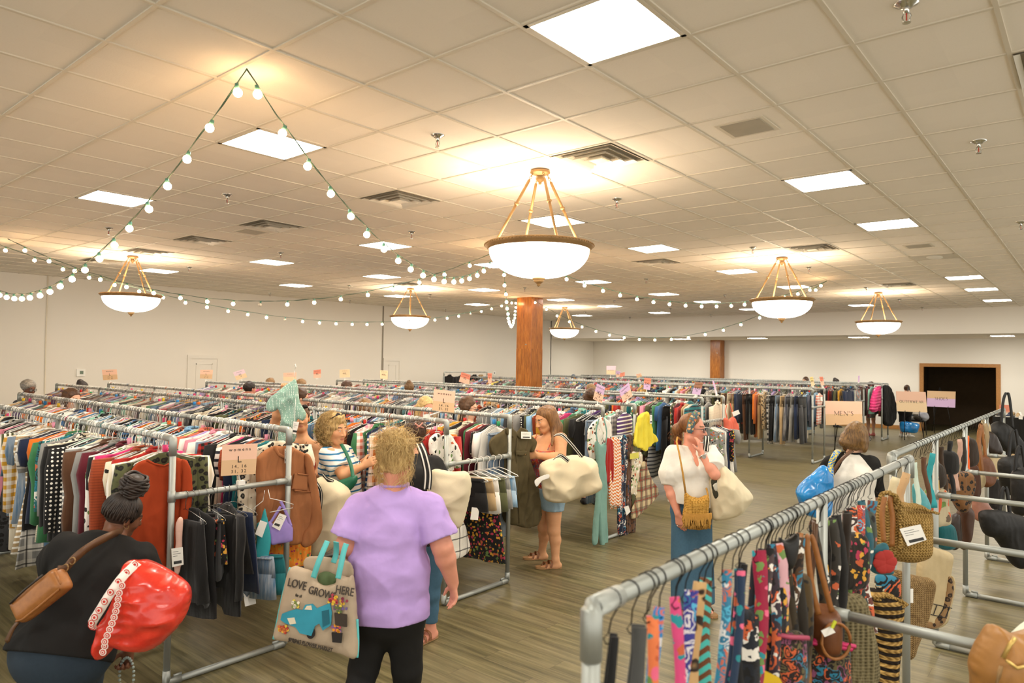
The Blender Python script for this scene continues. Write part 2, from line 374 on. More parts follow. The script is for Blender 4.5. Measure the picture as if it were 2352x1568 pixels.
for i, y in enumerate((3.55, 6.06, 9.7, 12.2, 16.0, 19.2, 22.1)):
    for j, x in enumerate((-.66, -3.73, -6.82, -9.9, -13.0, -16.3)):
        if (i, j) in ((0, 4), (2, 2), (4, 0), (5, 0), (6, 0), (3, 0), (0, 5), (1, 5)): continue
        o = sp if first else copy_tree(sp); first = False
        o.location = (x, y, CZ+.012); o['label'] = 'small chrome ceiling sprinkler, %s row from the front, %s line from the bag rack' % (cw[i], cw[j])
# wall fittings
r = empty('thermostat', (XW, 5.66, 1.6), 'white wall thermostat with a grey screen on the left wall', 'thermostat')
MB().bbox((XW, 5.57, 1.62), (XW+.03, 5.74, 1.78)).build('housing', MWHT, r); MB().bbox((XW+.03, 5.63, 1.67), (XW+.033, 5.7, 1.74)).build('screen', plain('lcd', '6f7f6a', .3), r)
r = empty('wall_outlet', (XW, 19.36, 1.6), 'small white wall plate near the far left post', 'wall plate')
MB().bbox((XW, 19.29, 1.58), (XW+.012, 19.43, 1.72)).build('plate', MWHT, r); MB().bbox((XW+.012, 19.34, 1.62), (XW+.016, 19.38, 1.67)).build('socket', MDARK, r)
tag(MB().tube([(XW+.012, 4.97, CZ), (XW+.012, 4.97, 2.4), (XW+.012, 4.985, 1.2), (XW+.012, 5.0, .2)], .012, 8).build('wall_cable', plain('painted cable cover', 'e2d8c2', .6), smooth=True), 'cream cable cover running down the left wall beside the thermostat', 'cable')
# ---------------------------------------------------------------- signed-distance modelling (bodies, clothes, bags)
def c_(p0, p1, r0, r1=None, k=.02): return ('c', np.asarray(p0, float), np.asarray(p1, float), r0, r0 if r1 is None else r1, k)
def e_(c, r, ax=None, k=.02): return ('e', np.asarray(c, float), np.asarray(r, float), np.eye(3) if ax is None else np.asarray(ax, float), k)
def f_(p0, p1, s, w0, d0, w1, d1, k=.03): return ('f', np.asarray(p0, float), np.asarray(p1, float), np.asarray(s, float), (w0, d0, w1, d1), k)
def b_(c, h, ax=None, r=.01, k=.02): return ('b', np.asarray(c, float), np.asarray(h, float), np.eye(3) if ax is None else np.asarray(ax, float), r, k)
def sub(p): return ('-', p)
def cut(p, pt, n): return ('k', p, np.asarray(pt, float), nrm(n), .012)
def p_bounds(p):
    t = p[0]
    if t in '-k': return p_bounds(p[1])
    if t == 'c': r = max(p[3], p[4]); return np.minimum(p[1], p[2])-r, np.maximum(p[1], p[2])+r
    if t == 'f': r = max(p[4]); return np.minimum(p[1], p[2])-r, np.maximum(p[1], p[2])+r
    R = np.abs(p[3]); h = p[2]@R; return p[1]-h-.005, p[1]+h+.005
def p_eval(p, P, infl):
    t = p[0]
    if t == 'k': return np.maximum(p_eval(p[1], P, infl), (P-p[2])@p[3])
    if t == 'c':
        ab = p[2]-p[1]; L = max(np.dot(ab, ab), 1e-9); q = P-p[1]; s = np.clip(q@ab/L, 0, 1)
        return np.sqrt(((q-s[..., None]*ab)**2).sum(-1))-(p[3]+(p[4]-p[3])*s)-infl
    if t == 'e':
        q = (P-p[1])@p[3].T; r = p[2]+infl; k0 = np.sqrt(((q/r)**2).sum(-1)); k1 = np.sqrt(((q/r**2)**2).sum(-1))+1e-9
        return k0*(k0-1)/k1
    if t == 'f':
        ab = p[2]-p[1]; L = max(np.dot(ab, ab), 1e-9); q = P-p[1]; s = np.clip(q@ab/L, 0, 1); e = q-s[..., None]*ab
        a = ab/math.sqrt(L); sd = nrm(p[3]-a*np.dot(p[3], a)); fr = np.cross(a, sd)
        w = p[4][0]+(p[4][2]-p[4][0])*s+infl; d = p[4][1]+(p[4][3]-p[4][1])*s+infl; m = np.minimum(w, d)
        es, ef, ea = e@sd, e@fr, e@a
        k0 = np.sqrt((es/w)**2+(ef/d)**2+(ea/m)**2); k1 = np.sqrt((es/w**2)**2+(ef/d**2)**2+(ea/m**2)**2)+1e-6
        return np.where(k0 < .05, -m, k0*(k0-1)/k1)
    if t == 'b':
        q = np.abs((P-p[1])@p[3].T)-(p[2]-p[4])-infl; o = np.maximum(q, 0)
        return np.sqrt((o**2).sum(-1))+np.minimum(q.max(-1), 0)-p[4]
def wob(P, sc, seed, an=(1, 1, 1), n=6):
    r = np.random.RandomState(seed); o = np.zeros(P.shape[:-1])
    for i in range(n):
        k = r.normal(size=3)*np.asarray(an)*sc*(0.6+.8*r.rand()); o += np.sin(P@k+r.rand()*6.28)
    return o/n*1.6
def crease(P, sc, seed, an=(1, 1, 1)):
    """Sharp folds: ridges where two waves cross."""
    q = P+np.stack([wob(P, sc*.5, seed+7+i) for i in range(3)], -1)*(.35/sc); a = wob(q, sc, seed, an, 4); b = wob(q, sc*1.9, seed+3, an, 4)
    return .55-np.abs(a)*1.1+.45*(.5-np.abs(b))
def nets(vol, org, h):
    ins = vol < 0
    nx, ny, nz = vol.shape
    cnt = np.zeros((nx-1, ny-1, nz-1), np.int8)
    cor = [(i, j, k) for i in (0, 1) for j in (0, 1) for k in (0, 1)]
    for i, j, k in cor: cnt += ins[i:nx-1+i, j:ny-1+j, k:nz-1+k]
    act = np.argwhere((cnt > 0) & (cnt < 8))
    idx = -np.ones(cnt.shape, np.int64); idx[act[:, 0], act[:, 1], act[:, 2]] = np.arange(len(act))
    vv = np.stack([vol[act[:, 0]+i, act[:, 1]+j, act[:, 2]+k] for i, j, k in cor], 1)
    sm = np.zeros((len(act), 3)); n = np.zeros(len(act)); C = np.array(cor, float)
    for a in range(8):
        for b in range(a+1, 8):
            if abs(C[a]-C[b]).sum() == 1:
                m = (vv[:, a] < 0) != (vv[:, b] < 0); d = vv[:, a]-vv[:, b]; t = np.where(m, vv[:, a]/np.where(m, d, 1), 0)
                sm += np.where(m[:, None], C[a]+(C[b]-C[a])*t[:, None], 0); n += m
    V = np.asarray(org)+(act+sm/n[:, None])*h
    Fs = []
    for ax in range(3):
        o1, o2 = [(1, 2), (2, 0), (0, 1)][ax]
        sl0 = [slice(1, -1)]*3; sl0[ax] = slice(0, -1); sl1 = [slice(1, -1)]*3; sl1[ax] = slice(1, None)
        a, b = ins[tuple(sl0)], ins[tuple(sl1)]
        for flag, flip in ((a & ~b, False), (~a & b, True)):
            g = np.argwhere(flag)+1; g[:, ax] -= 1
            if not len(g): continue
            d1 = np.zeros(3, int); d1[o1] = 1; d2 = np.zeros(3, int); d2[o2] = 1
            q = [g-d1-d2, g-d2, g, g-d1]; q = [idx[c[:, 0], c[:, 1], c[:, 2]] for c in q]
            if flip: q = q[::-1]
            Fs.append(np.stack(q, 1))
    F = np.concatenate(Fs); F = F[(F >= 0).all(1)]
    return V, F
def sdf(prims, h=.008, infl=0.0, clips=(), disp=None, pad=.03, hollow=None):
    B = [p_bounds(p) for p in prims if p[0] != '-']; lo = np.min([b[0] for b in B], 0)-infl-pad; hi = np.max([b[1] for b in B], 0)+infl+pad
    n = np.ceil((hi-lo)/h).astype(int)+2
    vol = np.full(n, .5, np.float32)
    if infl: prims = [p for p in prims if p[0] != '-']+[p for p in prims if p[0] == '-']
    for p in prims:
        neg = p[0] == '-'; q = p[1] if neg else p; k = q[-1]
        a, b = p_bounds(q); m = infl+k+2.5*h
        i0 = np.maximum(((a-m-lo)/h).astype(int), 0); i1 = np.minimum(np.ceil((b+m-lo)/h).astype(int)+1, n)
        if (i1 <= i0).any(): continue
        g = np.stack(np.meshgrid(*[lo[x]+np.arange(i0[x], i1[x])*h for x in range(3)], indexing='ij'), -1)
        d = p_eval(q, g, 0 if neg else infl); s = tuple(slice(i0[x], i1[x]) for x in range(3)); v = vol[s]
        if neg: v, d = -v, d
        if k > 1e-6: hh = np.clip(k-np.abs(v-d), 0, None)/k; r = np.minimum(v, d)-hh*hh*k*.25
        else: r = np.minimum(v, d)
        vol[s] = -r if neg else r
    if disp is not None:
        near = np.argwhere(np.abs(vol) < .04); P = lo+near*h
        vol[near[:, 0], near[:, 1], near[:, 2]] += disp(P)
    if clips:
        gx = [lo[x]+np.arange(n[x])*h for x in range(3)]
        for pt, nn in clips:
            nn = nrm(nn); d = (gx[0]*nn[0])[:, None, None]+(gx[1]*nn[1])[None, :, None]+(gx[2]*nn[2])[None, None, :]-np.dot(pt, nn)
            vol = np.maximum(vol, d.astype(np.float32))
    vol[0] = vol[-1] = .5; vol[:, 0] = vol[:, -1] = .5; vol[:, :, 0] = vol[:, :, -1] = .5
    return nets(vol, lo, h)
def smoothv(V, F, it=1, lam=.5):
    n = len(V)
    for _ in range(it):
        S = np.zeros_like(V); c = np.zeros(n)
        for a in range(4):
            for b in (1, 3):
                np.add.at(S, F[:, a], V[F[:, (a+b) % 4]]); np.add.at(c, F[:, a], 1)
        V = V+(S/np.maximum(c, 1)[:, None]-V)*lam
    return V
# slab: a soft body with real thickness whose outline is measured in the photograph, standing in its own plane
def poly_sd(P, poly):
    x, y = P[..., 0], P[..., 1]; d = np.full(x.shape, 1e9); ins = np.zeros(x.shape, bool); m = len(poly)
    for i in range(m):
        a, b = poly[i], poly[(i+1) % m]; ab = b-a; t = np.clip(((x-a[0])*ab[0]+(y-a[1])*ab[1])/max(ab@ab, 1e-12), 0, 1)
        d = np.minimum(d, (x-a[0]-t*ab[0])**2+(y-a[1]-t*ab[1])**2)
        c = (a[1] > y) != (b[1] > y); ins ^= c & (x < (b[0]-a[0])*(y-a[1])/(b[1]-a[1]+1e-12)+a[0])
    return np.where(ins, -1, 1)*np.sqrt(d)
def spline(P, n=6):
    P = np.asarray(P, float); m = len(P); out = []
    for i in range(m):
        p0, p1, p2, p3 = P[i-1], P[i], P[(i+1) % m], P[(i+2) % m]
        for t in np.arange(n)/n: out.append(.5*((2*p1)+(-p0+p2)*t+(2*p0-5*p1+4*p2-p3)*t*t+(-p0+3*p1-3*p2+p3)*t**3))
    return np.array(out)
class Plane:
    """A vertical (or tilted) plane through p0 with normal n (towards the viewer)."""
    def __init__(s, p0, n):
        s.p0 = np.asarray(p0, float); s.n = nrm(n); s.x = nrm(np.cross((0, 0, 1), s.n)); s.y = np.cross(s.n, s.x)
    def uv(s, px): return np.array([[np.dot(at_plane(u, v, s.p0, s.n)-s.p0, s.x), np.dot(at_plane(u, v, s.p0, s.n)-s.p0, s.y)] for u, v in px])
    def w(s, a, b, c=0): return s.p0+s.x*a+s.y*b+s.n*c
    def px(s, u, v, c=0): return at_plane(u, v, s.p0, s.n)+s.n*c
def slab(pl, poly, R=.006, T=.03, w=.06, h=.008, noise=0.0, nsc=30, an=(1, 1, 1), seed=1, bend=None, smooth=True, holes=()):
    """poly: outline in pl's own metres. R edge half-thickness, T half-thickness reached w inside the edge."""
    q = spline(poly) if smooth else np.asarray(poly, float)
    lo, hi = q.min(0)-.03, q.max(0)+.03; nx, ny = np.ceil((hi-lo)/h).astype(int)+1
    X, Y = np.meshgrid(lo[0]+np.arange(nx)*h, lo[1]+np.arange(ny)*h, indexing='ij')
    d2 = poly_sd(np.stack([X, Y], -1), q)
    for hl in holes: d2 = np.maximum(d2, -poly_sd(np.stack([X, Y], -1), spline(hl) if smooth else np.asarray(hl, float)))
    t = np.clip(-d2/w, 0, 1); TT = R+(T-R)*np.sqrt(t*(2-t)); bz = bend(X, Y) if bend else np.zeros_like(X)
    if noise: bz = bz+wob(np.stack([X, Y*min(an[1], .3), X*0], -1), nsc*.9, seed+40)*noise*1.1*np.clip((q[:, 1].max()-Y)/max(np.ptp(q[:, 1]), .01)*1.6, .1, 1)
    zm = T+abs(noise)*2+.02; z0, z1 = bz.min()-zm, bz.max()+zm; nz = int((z1-z0)/h)+2; Z = z0+np.arange(nz)*h
    P3 = np.stack(np.broadcast_arrays(X[..., None], Y[..., None], Z), -1)
    zz = Z-bz[..., None]
    if noise: zz = zz+(.5*wob(P3*np.array([1, 1, .25]), nsc, seed, an)-.75*np.sign(zz)*crease(P3*np.array([1, 1, .2]), nsc*.8, seed+20, an))*noise*np.clip(t*3, .25, 1)[..., None]
    vol = np.sqrt(zz**2+np.maximum(d2+R, 0)[..., None]**2)-TT[..., None]
    vol[..., 0] = vol[..., -1] = .5
    V, F = nets(vol.astype(np.float32), np.array([lo[0], lo[1], z0]), h)
    return pl.p0+V[:, :1]*pl.x+V[:, 1:2]*pl.y+V[:, 2:]*pl.n, F
# ---------------------------------------------------------------- hanging bowls
MBRASS = plain('antique brass', '8a6b42', .5, .35, var=.15)
def m_bowl():
    t = NT('lit alabaster glass'); v = t.coords(); nz = t.noise(v, 5, 4, .6)
    c = t.ramp(nz.outputs[0], [(.3, lin('ffe7c4')), (.7, lin('fff4e4'))]); t.set(c, .35)
    t.l(c, t.b.inputs['Emission Color']); t.b.inputs['Emission Strength'].default_value = BOWL_L; return t.m
MBOWL = m_bowl()
def bowl_lamp():
    r = empty('pendant_bowl_light', (0, 0, 0), 'x', 'pendant light', 'hanging alabaster bowl lights'); R = .465; zr = 3.1-CZ
    MB().lathe([(.001, 0), (.085, -.001), (.088, -.016), (.075, -.026), (.05, -.032), (.022, -.045), (.034, -.06), (.03, -.085), (.012, -.1), (.014, -.112), (.001, -.12)], (0, 0, 0), 24).build('canopy', MBRASS, r, (0, 0, 0), True)
    for k in range(4):
        a = math.pi/4+k*math.pi/2+.25; d = np.array([math.cos(a), math.sin(a), 0]); p0 = d*.07+[0, 0, -.03]; p1 = d*.385+[0, 0, zr+.03]
        ch = MB()
        for q in range(2):
            ctr = p0+(p1-p0)*(.02+.035*q); s, u, dd = frame(p1-p0); a1 = s if q == 0 else u
            ch.tube([ctr+a1*.009*math.cos(x)+dd*.017*math.sin(x) for x in np.linspace(0, 2*math.pi, 13)], .0032, 6)
        rod = MB(); mid = p0+(p1-p0)*.46
        rod.tube([p0+(p1-p0)*.085, p0+(p1-p0)*.1, p0+(p1-p0)*.44, mid], [.006, .0125, .0125, .0125], 10)
        rod.tube([p0+(p1-p0)*.44, p0+(p1-p0)*.45, mid, p0+(p1-p0)*.47, p0+(p1-p0)*.48], [.0135, .019, .023, .019, .0135], 12)
        rod.tube([mid, p1], [.0125, .0115], 10)
        o = rod.build('arm', MBRASS, r, (0, 0, 0), True); ch.build('chain_link', MBRASS, o, (0, 0, 0), True)
    rim = MB().lathe([(R-.02, zr+.012), (R-.004, zr+.02), (R+.004, zr+.012), (R+.006, zr-.002), (R-.002, zr-.012), (R-.012, zr-.02), (R-.02, zr-.035), (R-.034, zr-.032), (R-.03, zr)], (0, 0, 0), 56)
    for k in range(90):
        a = 2*math.pi*k/90; rim.ball((math.cos(a)*(R+.006), math.sin(a)*(R+.006), zr+.004), .008, 5, 4)
    rim.build('rim', MBRASS, r, (0, 0, 0), True)
    pr = [(R-.026, zr-.01)]+[((R-.03)*math.cos(t)**.85, zr-.03-.245*math.sin(t)) for t in np.linspace(0.02, math.pi/2-.03, 16)]+[(.001, zr-.275)]
    pi = [(x-.008 if x > .02 else x, z+.008) for x, z in pr[::-1]]
    MB().lathe(pr+pi, (0, 0, 0), 48).build('bowl', MBOWL, r, (0, 0, 0), True)
    MB().lathe([(.001, zr-.268), (.055, zr-.272), (.058, zr-.284), (.04, zr-.296), (.046, zr-.304), (.026, zr-.318), (.014, zr-.33), (.016, zr-.34), (.001, zr-.35)], (0, 0, 0), 18).build('finial', MBRASS, r, (0, 0, 0), True)
    L = bpy.data.lights.new('bowl_lamp', 'POINT'); L.energy = 2.2; L.color = (1, .85, .72); L.shadow_soft_size = .16
    lo = bpy.data.objects.new('lamp', L); COL.objects.link(lo); lo.parent = r; lo.location = (0, 0, zr+.06)
    return r
bl = bowl_lamp()
for i, (x, y, lab) in enumerate(((-3.70, 4.75, 'nearest and largest hanging alabaster bowl light over the aisle'), (-12.35, 4.81, 'hanging bowl light at far left by the left wall'), (-12.27, 10.9, 'hanging bowl light left of the near oak post'),
                   (-12.37, 17.18, 'small distant bowl light just past the oak post'), (-3.72, 10.86, 'hanging bowl light second along the aisle, before the soffit'), (-3.75, 17.16, 'hanging bowl light farthest along the aisle, above the outerwear sign'))):
    o = bl if i == 0 else copy_tree(bl); o.location = (x, y, CZ-.006); o['label'] = lab; o.rotation_euler = (0, 0, i*.7)
# ---------------------------------------------------------------- strings of globe bulbs
MCORD = plain('green light cord', '3f5a48', .6); MSOCK = plain('green bulb socket', '4f8070', .5)
MBULB = glow('lit globe bulb', 'ffcf9a', BULB_L); MUNB = NT('unlit clear globe').set(lin('d9cdb8'), .08).m
_bme = mbq(lambda m: m.ball((0, 0, -.03), .024, 14, 9)); _sme = mbq(lambda m: m.lathe([(.001, .022), (.011, .02), (.013, .004), (.014, -.008), (.001, -.009)], (0, 0, 0), 10))
BULBD = mesh_data('bulb', _bme.V, _bme.F, MBULB); BULBU = mesh_data('unlit_bulb', _bme.V, _bme.F, MUNB); SOCKD = mesh_data('socket', _sme.V, _sme.F, MSOCK)
def light_string(A, B, sag, step, lab, t0=.0, dead=()):
    A, B = np.array(A, float), np.array(B, float); N = 60
    C = lambda t: A+(B-A)*t-np.array([0, 0, 4*sag*t*(1-t)])
    pts = [C(i/N) for i in range(N+1)]; r = empty('string_lights', A, lab, 'string lights', 'festoon strings of globe bulbs')
    m = MB(); m.tube([p+np.array([0, 0, .004*math.sin(i*1.7)]) for i, p in enumerate(pts)], .0035, 5); m.tube([p+np.array([0, .006*math.sin(i*1.3), .006*math.cos(i*1.3)]) for i, p in enumerate(pts)], .0025, 5)
    m.build('cord', MCORD, r, A, True)
    L = sum(np.linalg.norm(pts[i+1]-pts[i]) for i in range(N)); n = int(L/step); acc = 0; nxt = step*.35+t0; k = 0
    rr = random.Random(int(A[0]*100))
    for i in range(N):
        seg = np.linalg.norm(pts[i+1]-pts[i])
        while acc+seg > nxt:
            p = pts[i]+(pts[i+1]-pts[i])*(nxt-acc)/seg
            s = bpy.data.objects.new('socket', SOCKD); COL.objects.link(s); s.parent = r; s.location = p-A-np.array([0, 0, .02])
            s.rotation_euler = (rr.uniform(-.25, .25), rr.uniform(-.25, .25), 0)
            b = bpy.data.objects.new('bulb', BULBU if k in dead else BULBD); COL.objects.link(b); b.parent = s; b.scale = (1.08,)*3
            nxt += step; k += 1
        acc += seg
H0, H1, H2, HL = (-3.68, 2.01, CZ-.03), (-6.56, 7.56, CZ-.04), (-3.95, 14.0, CZ-.04), (-12.3, 2.85, CZ-.04)
light_string(H0, H1, .75, .33, 'globe light string from the near ceiling hook dipping toward the big hanging bowl')
light_string(H0, (-12.86, 2.54, CZ-.04), 1.0, .36, 'globe light string from the near ceiling hook sagging low to the left', dead=(22,))
light_string(H1, (-11.79, 2.92, CZ-.04), .82, .38, 'upper of two thin far globe strings crossing above the left bowl light', dead=(9,))
light_string((-11.68, 14.0, 3.70), HL, .85, .38, 'lower far globe string running from the oak post along the left wall', dead=(4, 17))
light_string((-11.64, 14.0, 3.7), H1, .85, .38, 'globe light string hanging in a steep narrow loop left of the oak post')
light_string(H1, H2, .6, .34, 'globe light string from behind the big bowl to the second aisle bowl')
light_string((-11.13, 14.0, 3.72), H2, 1.05, .4, 'globe light string from the oak post dipping before the soffit')
for p in (H0, H1, H2, HL): pass
# ---------------------------------------------------------------- cloth materials (colour comes from each object)
def cloth(name, pat=None, sc=1.0, second='f2ece0', third=None, rough=.85, bump=.25):
    t = NT(name); oi = t.n('ShaderNodeObjectInfo'); base = oi.outputs['Color']; v = t.coords(scale=(sc, sc, sc))
    off = t.n('ShaderNodeVectorMath', _operation='ADD', i0=v, i1=t.n('ShaderNodeCombineXYZ', X=t.math('MULTIPLY', oi.outputs['Random'], 7.0), Y=t.math('MULTIPLY', oi.outputs['Random'], 3.0)).outputs[0]).outputs[0]
    s2 = lin(second); s3 = lin(third or '1c1a18'); c = base
    sep = t.n('ShaderNodeSeparateXYZ', Vector=off); X, Y, Z = sep.outputs
    band = lambda a, f, th: t.math('GREATER_THAN', t.math('FRACT', t.math('MULTIPLY', a, f)), th)
    if pat == 'stripe': c = t.mix(band(Z, 22, .62), base, s2)
    elif pat == 'vstripe': c = t.mix(band(Y, 30, .5), base, s2)
    elif pat == 'check':
        a, b = band(Z, 16, .5), band(Y, 16, .5); c = t.mix(t.math('MULTIPLY', t.math('ADD', a, b), .5), base, s2)
    elif pat == 'plaid':
        c = t.mix(t.math('MULTIPLY', band(Z, 9, .5), .55), base, s2); c = t.mix(t.math('MULTIPLY', band(Y, 9, .5), .55), c, s2)
        c = t.mix(t.math('MULTIPLY', band(t.math('ADD', Y, .03), 9, .9), .8), c, s3); c = t.mix(t.math('MULTIPLY', band(t.math('ADD', Z, .03), 9, .9), .8), c, s3)
    elif pat == 'floral':
        wp = t.n('ShaderNodeVectorMath', _operation='ADD', i0=off, i1=t.n('ShaderNodeVectorMath', _operation='SCALE', i0=t.noise(off, 26, 3).outputs['Color'], Scale=.045).outputs[0]).outputs[0]
        vo = t.n('ShaderNodeTexVoronoi', Vector=wp, Scale=24.0); f = t.math('LESS_THAN', vo.outputs['Distance'], .4)
        hue = t.ramp(t.n('ShaderNodeSeparateColor', i0=vo.outputs['Color']).outputs[0], [(0, s2), (.35, s3), (.6, lin('c4603a')), (.8, lin('6d8a4a'))], 'CONSTANT'); c = t.mix(f, base, hue)
    elif pat == 'dots':
        vo = t.n('ShaderNodeTexVoronoi', Vector=off, Scale=34.0); vo.inputs['Randomness'].default_value = .15; c = t.mix(t.math('LESS_THAN', vo.outputs['Distance'], .27), base, s2)
    elif pat == 'leopard':
        vo = t.n('ShaderNodeTexVoronoi', Vector=t.n('ShaderNodeVectorMath', _operation='ADD', i0=off, i1=t.n('ShaderNodeVectorMath', _operation='SCALE', i0=t.noise(off, 20).outputs['Color'], Scale=.03).outputs[0]).outputs[0], Scale=24.0)
        c = t.mix(t.ramp(vo.outputs['Distance'], [(.0, (.5,.5,.5,1)), (.25, (1,1,1,1)), (.38, (1,1,1,1)), (.46, (0,0,0,1))]), base, s3)
    elif pat == 'zigzag':
        zz = t.math('ADD', Z, t.math('MULTIPLY', t.math('PINGPONG', Y, .03), 1.0)); c = t.mix(band(zz, 26, .5), base, s2)
    elif pat == 'paisley':
        wp = t.n('ShaderNodeVectorMath', _operation='ADD', i0=off, i1=t.n('ShaderNodeVectorMath', _operation='SCALE', i0=t.noise(off, 12, 4).outputs['Color'], Scale=.12).outputs[0]).outputs[0]
        vo = t.n('ShaderNodeTexVoronoi', Vector=wp, Scale=15.0); d = vo.outputs['Distance']
        rg = t.math('FRACT', t.math('MULTIPLY', d, 3.2)); pick = t.ramp(t.n('ShaderNodeSeparateColor', i0=vo.outputs['Color']).outputs[1], [(0, s2), (.3, s3), (.55, lin('2f7f9c')), (.75, lin('d7663a'))], 'CONSTANT')
        c = t.mix(t.math('MULTIPLY', t.math('GREATER_THAN', rg, .55), .85), base, pick)
    elif pat == 'denim':
        nz = t.noise(t.coords(scale=(sc*8, sc*8, sc*.8)), 5, 4); c = t.mix(t.math('MULTIPLY', t.ramp(nz.outputs[0], [(.35, (0,0,0,1)), (.75, (1,1,1,1))]), .45), base, s2)
    elif pat == 'knit': c = t.mix(t.math('MULTIPLY', band(t.math('ADD', Z, t.math('MULTIPLY', Y, .0)), 60, .6), .25), base, s3)
    nz = t.noise(off, 9, 4, .6); wv = t.noise(t.coords(scale=(sc*3, sc*9, sc*1.2)), 3, 2)
    c = t.mix(.22, c, t.ramp(nz.outputs[0], [(.3, (.25,.25,.25,1)), (.7, (.75,.75,.75,1))]), 'SOFT_LIGHT')
    t.set(c, rough, 0, .25); t.bump(t.math('ADD', wv.outputs[0], t.math('MULTIPLY', nz.outputs[0], .4)), bump, .03)
    t.b.inputs['Sheen Weight'].default_value = .15
    return t.m
CL = {k: cloth('cloth '+k, k) for k in ('stripe', 'vstripe', 'check', 'plaid', 'floral', 'dots', 'leopard', 'zigzag', 'paisley', 'denim', 'knit')}
CL['plain'] = cloth('cloth plain'); CL['plain2'] = CL['plain']; CL['floral2'] = cloth('cloth floral dark', 'floral', 1.4, 'd9a13a', 'b33a55')
CL['buffalo'] = cloth('cloth buffalo', 'check', 1.3, '1a1514'); CL['bwstripe'] = cloth('cloth bw stripe', 'stripe', .8, '20242e')
MTAG = plain('white card tag', 'f1eee6', .6, var=.02); MTAGP = plain('printed bars', '3a3a3a', .7)
MHANG = plain('white plastic hanger', 'e6e3db', .35, var=.03); MHWIRE = plain('chrome hanger wire', '9a9a96', .25, .9)
# ---------------------------------------------------------------- racks
RT = .0205
def rack(lab, axis, rails, a0, a1, stations, z, arm_z=1.2, arms=(0,), group='steel tube garment racks', r=RT):
    """axis 0: rails run along X from a0 to a1 at the two y values in rails; axis 1: along Y at x values."""
    P = (lambda t, s, h: np.array([t, s, h])) if axis == 0 else (lambda t, s, h: np.array([s, t, h]))
    ro = empty('garment_rack', P((a0+a1)/2, sum(rails)/len(rails), 0), lab, 'garment rack', group)
    d = 1 if a1 > a0 else -1
    for s in rails:
        MB().tube([P(a0+d*.02, s, z), P(a1-d*.02, s, z)], r, 14).build('rail', MSTEEL, ro, smooth=True)
        for e, dd in ((a0, d), (a1, -d)):
            MB().tube([P(e, s, z-.11), P(e, s, z-.004), P(e+dd*.008, s, z), P(e+dd*.11, s, z)], r+.0035, 14).build('elbow_joint', MSTEEL, ro, smooth=True)
    for t in stations:
        for s in rails: MB().tube([P(t, s, r), P(t, s, z)], r, 14).build('upright', MSTEEL, ro, smooth=True)
        if len(rails) > 1:
            MB().tube([P(t, rails[0], r+.002), P(t, rails[1], r+.002)], r, 12).build('base_bar', MSTEEL, ro, smooth=True)
            for s, dd in ((rails[0], 1 if rails[1] > rails[0] else -1), (rails[1], -1 if rails[1] > rails[0] else 1)):
                j = MB(); j.tube([P(t, s, .1), P(t, s, r+.006), P(t, s+dd*.006, r+.003), P(t, s+dd*.09, r+.003)], r+.004, 12); j.box(P(t, s+dd*.07, r*2+.012), P(.012, .05, .016) if axis == 0 else (.05, .012, .016))
                j.build('foot_joint', MSTEEL, ro, smooth=True)
    for i in arms:
        if len(rails) > 1:
            t = stations[i]; ar = MB().tube([P(t, rails[0], arm_z), P(t, rails[1], arm_z)], r*.93, 12).build('cross_arm', MSTEEL, ro, smooth=True)
            for s, dd in ((rails[0], 1 if rails[1] > rails[0] else -1), (rails[1], -1 if rails[1] > rails[0] else 1)):
                MB().tube([P(t, s+dd*.01, arm_z), P(t, s+dd*.1, arm_z)], r+.003, 12).tube([P(t, s, arm_z-.035), P(t, s, arm_z+.035)], r+.004, 12).build('clamp', MSTEEL, ar, smooth=True)
    return ro
RZ = 1.57
sta = lambda a, b, n=1.85: [a]+list(np.linspace(a, b, int(abs(b-a)/n)+1))[1:]
rack('long double garment rack nearest the camera on the left, plain size sign on its end', 0, (2.05, 2.89), -4.55, -10.9, sta(-4.55, -10.9), RZ)
rack('second double garment rack on the left, behind the terracotta sweater', 0, (4.26, 5.10), -4.30, -14.0, sta(-4.3, -14.0), RZ)
rack('third double garment rack, scarves on its end arm', 0, (7.00, 7.74), -4.47, -14.1, sta(-4.47, -14.1), RZ)
rack('fourth double garment rack, coral camisole hanging on its end', 0, (10.15, 10.95), -4.68, -14.0, sta(-4.68, -14.0), RZ)
rack("menswear double rack behind the MEN'S sign", 0, (15.58, 16.42), -4.68, -15.0, [-4.68, -6.05, -8.1]+sta(-10., -15.0), 1.585)
rack('double rack behind the menswear rack', 0, (19.05, 19.9), -4.7, -15.0, sta(-4.7, -15.0), 1.61)
rack('outerwear double rack with a pink puffer coat on its end', 0, (21.95, 22.7), -4.71, -15.0, sta(-4.71, -15.0), 1.6)
r_ = rack('tall single rail rack standing against the left wall', 1, (-15.6,), 15.3, 17.3, [15.3, 17.3], 1.72, r=.016)
rack('bag rack nearest the camera on the right, belts and scarves on its rail', 1, (-.84, .12), 1.28, 4.6, [1.28, 2.92, 4.5], RZ, 1.14, (1, 2))
rack('far bag rack on the right, beyond the straw basket', 1, (-.95, .02), 4.66, 11.1, [4.72, 6.14, 7.68, 9.3, 11.1], RZ, 1.14, (1, 2, 3, 4))
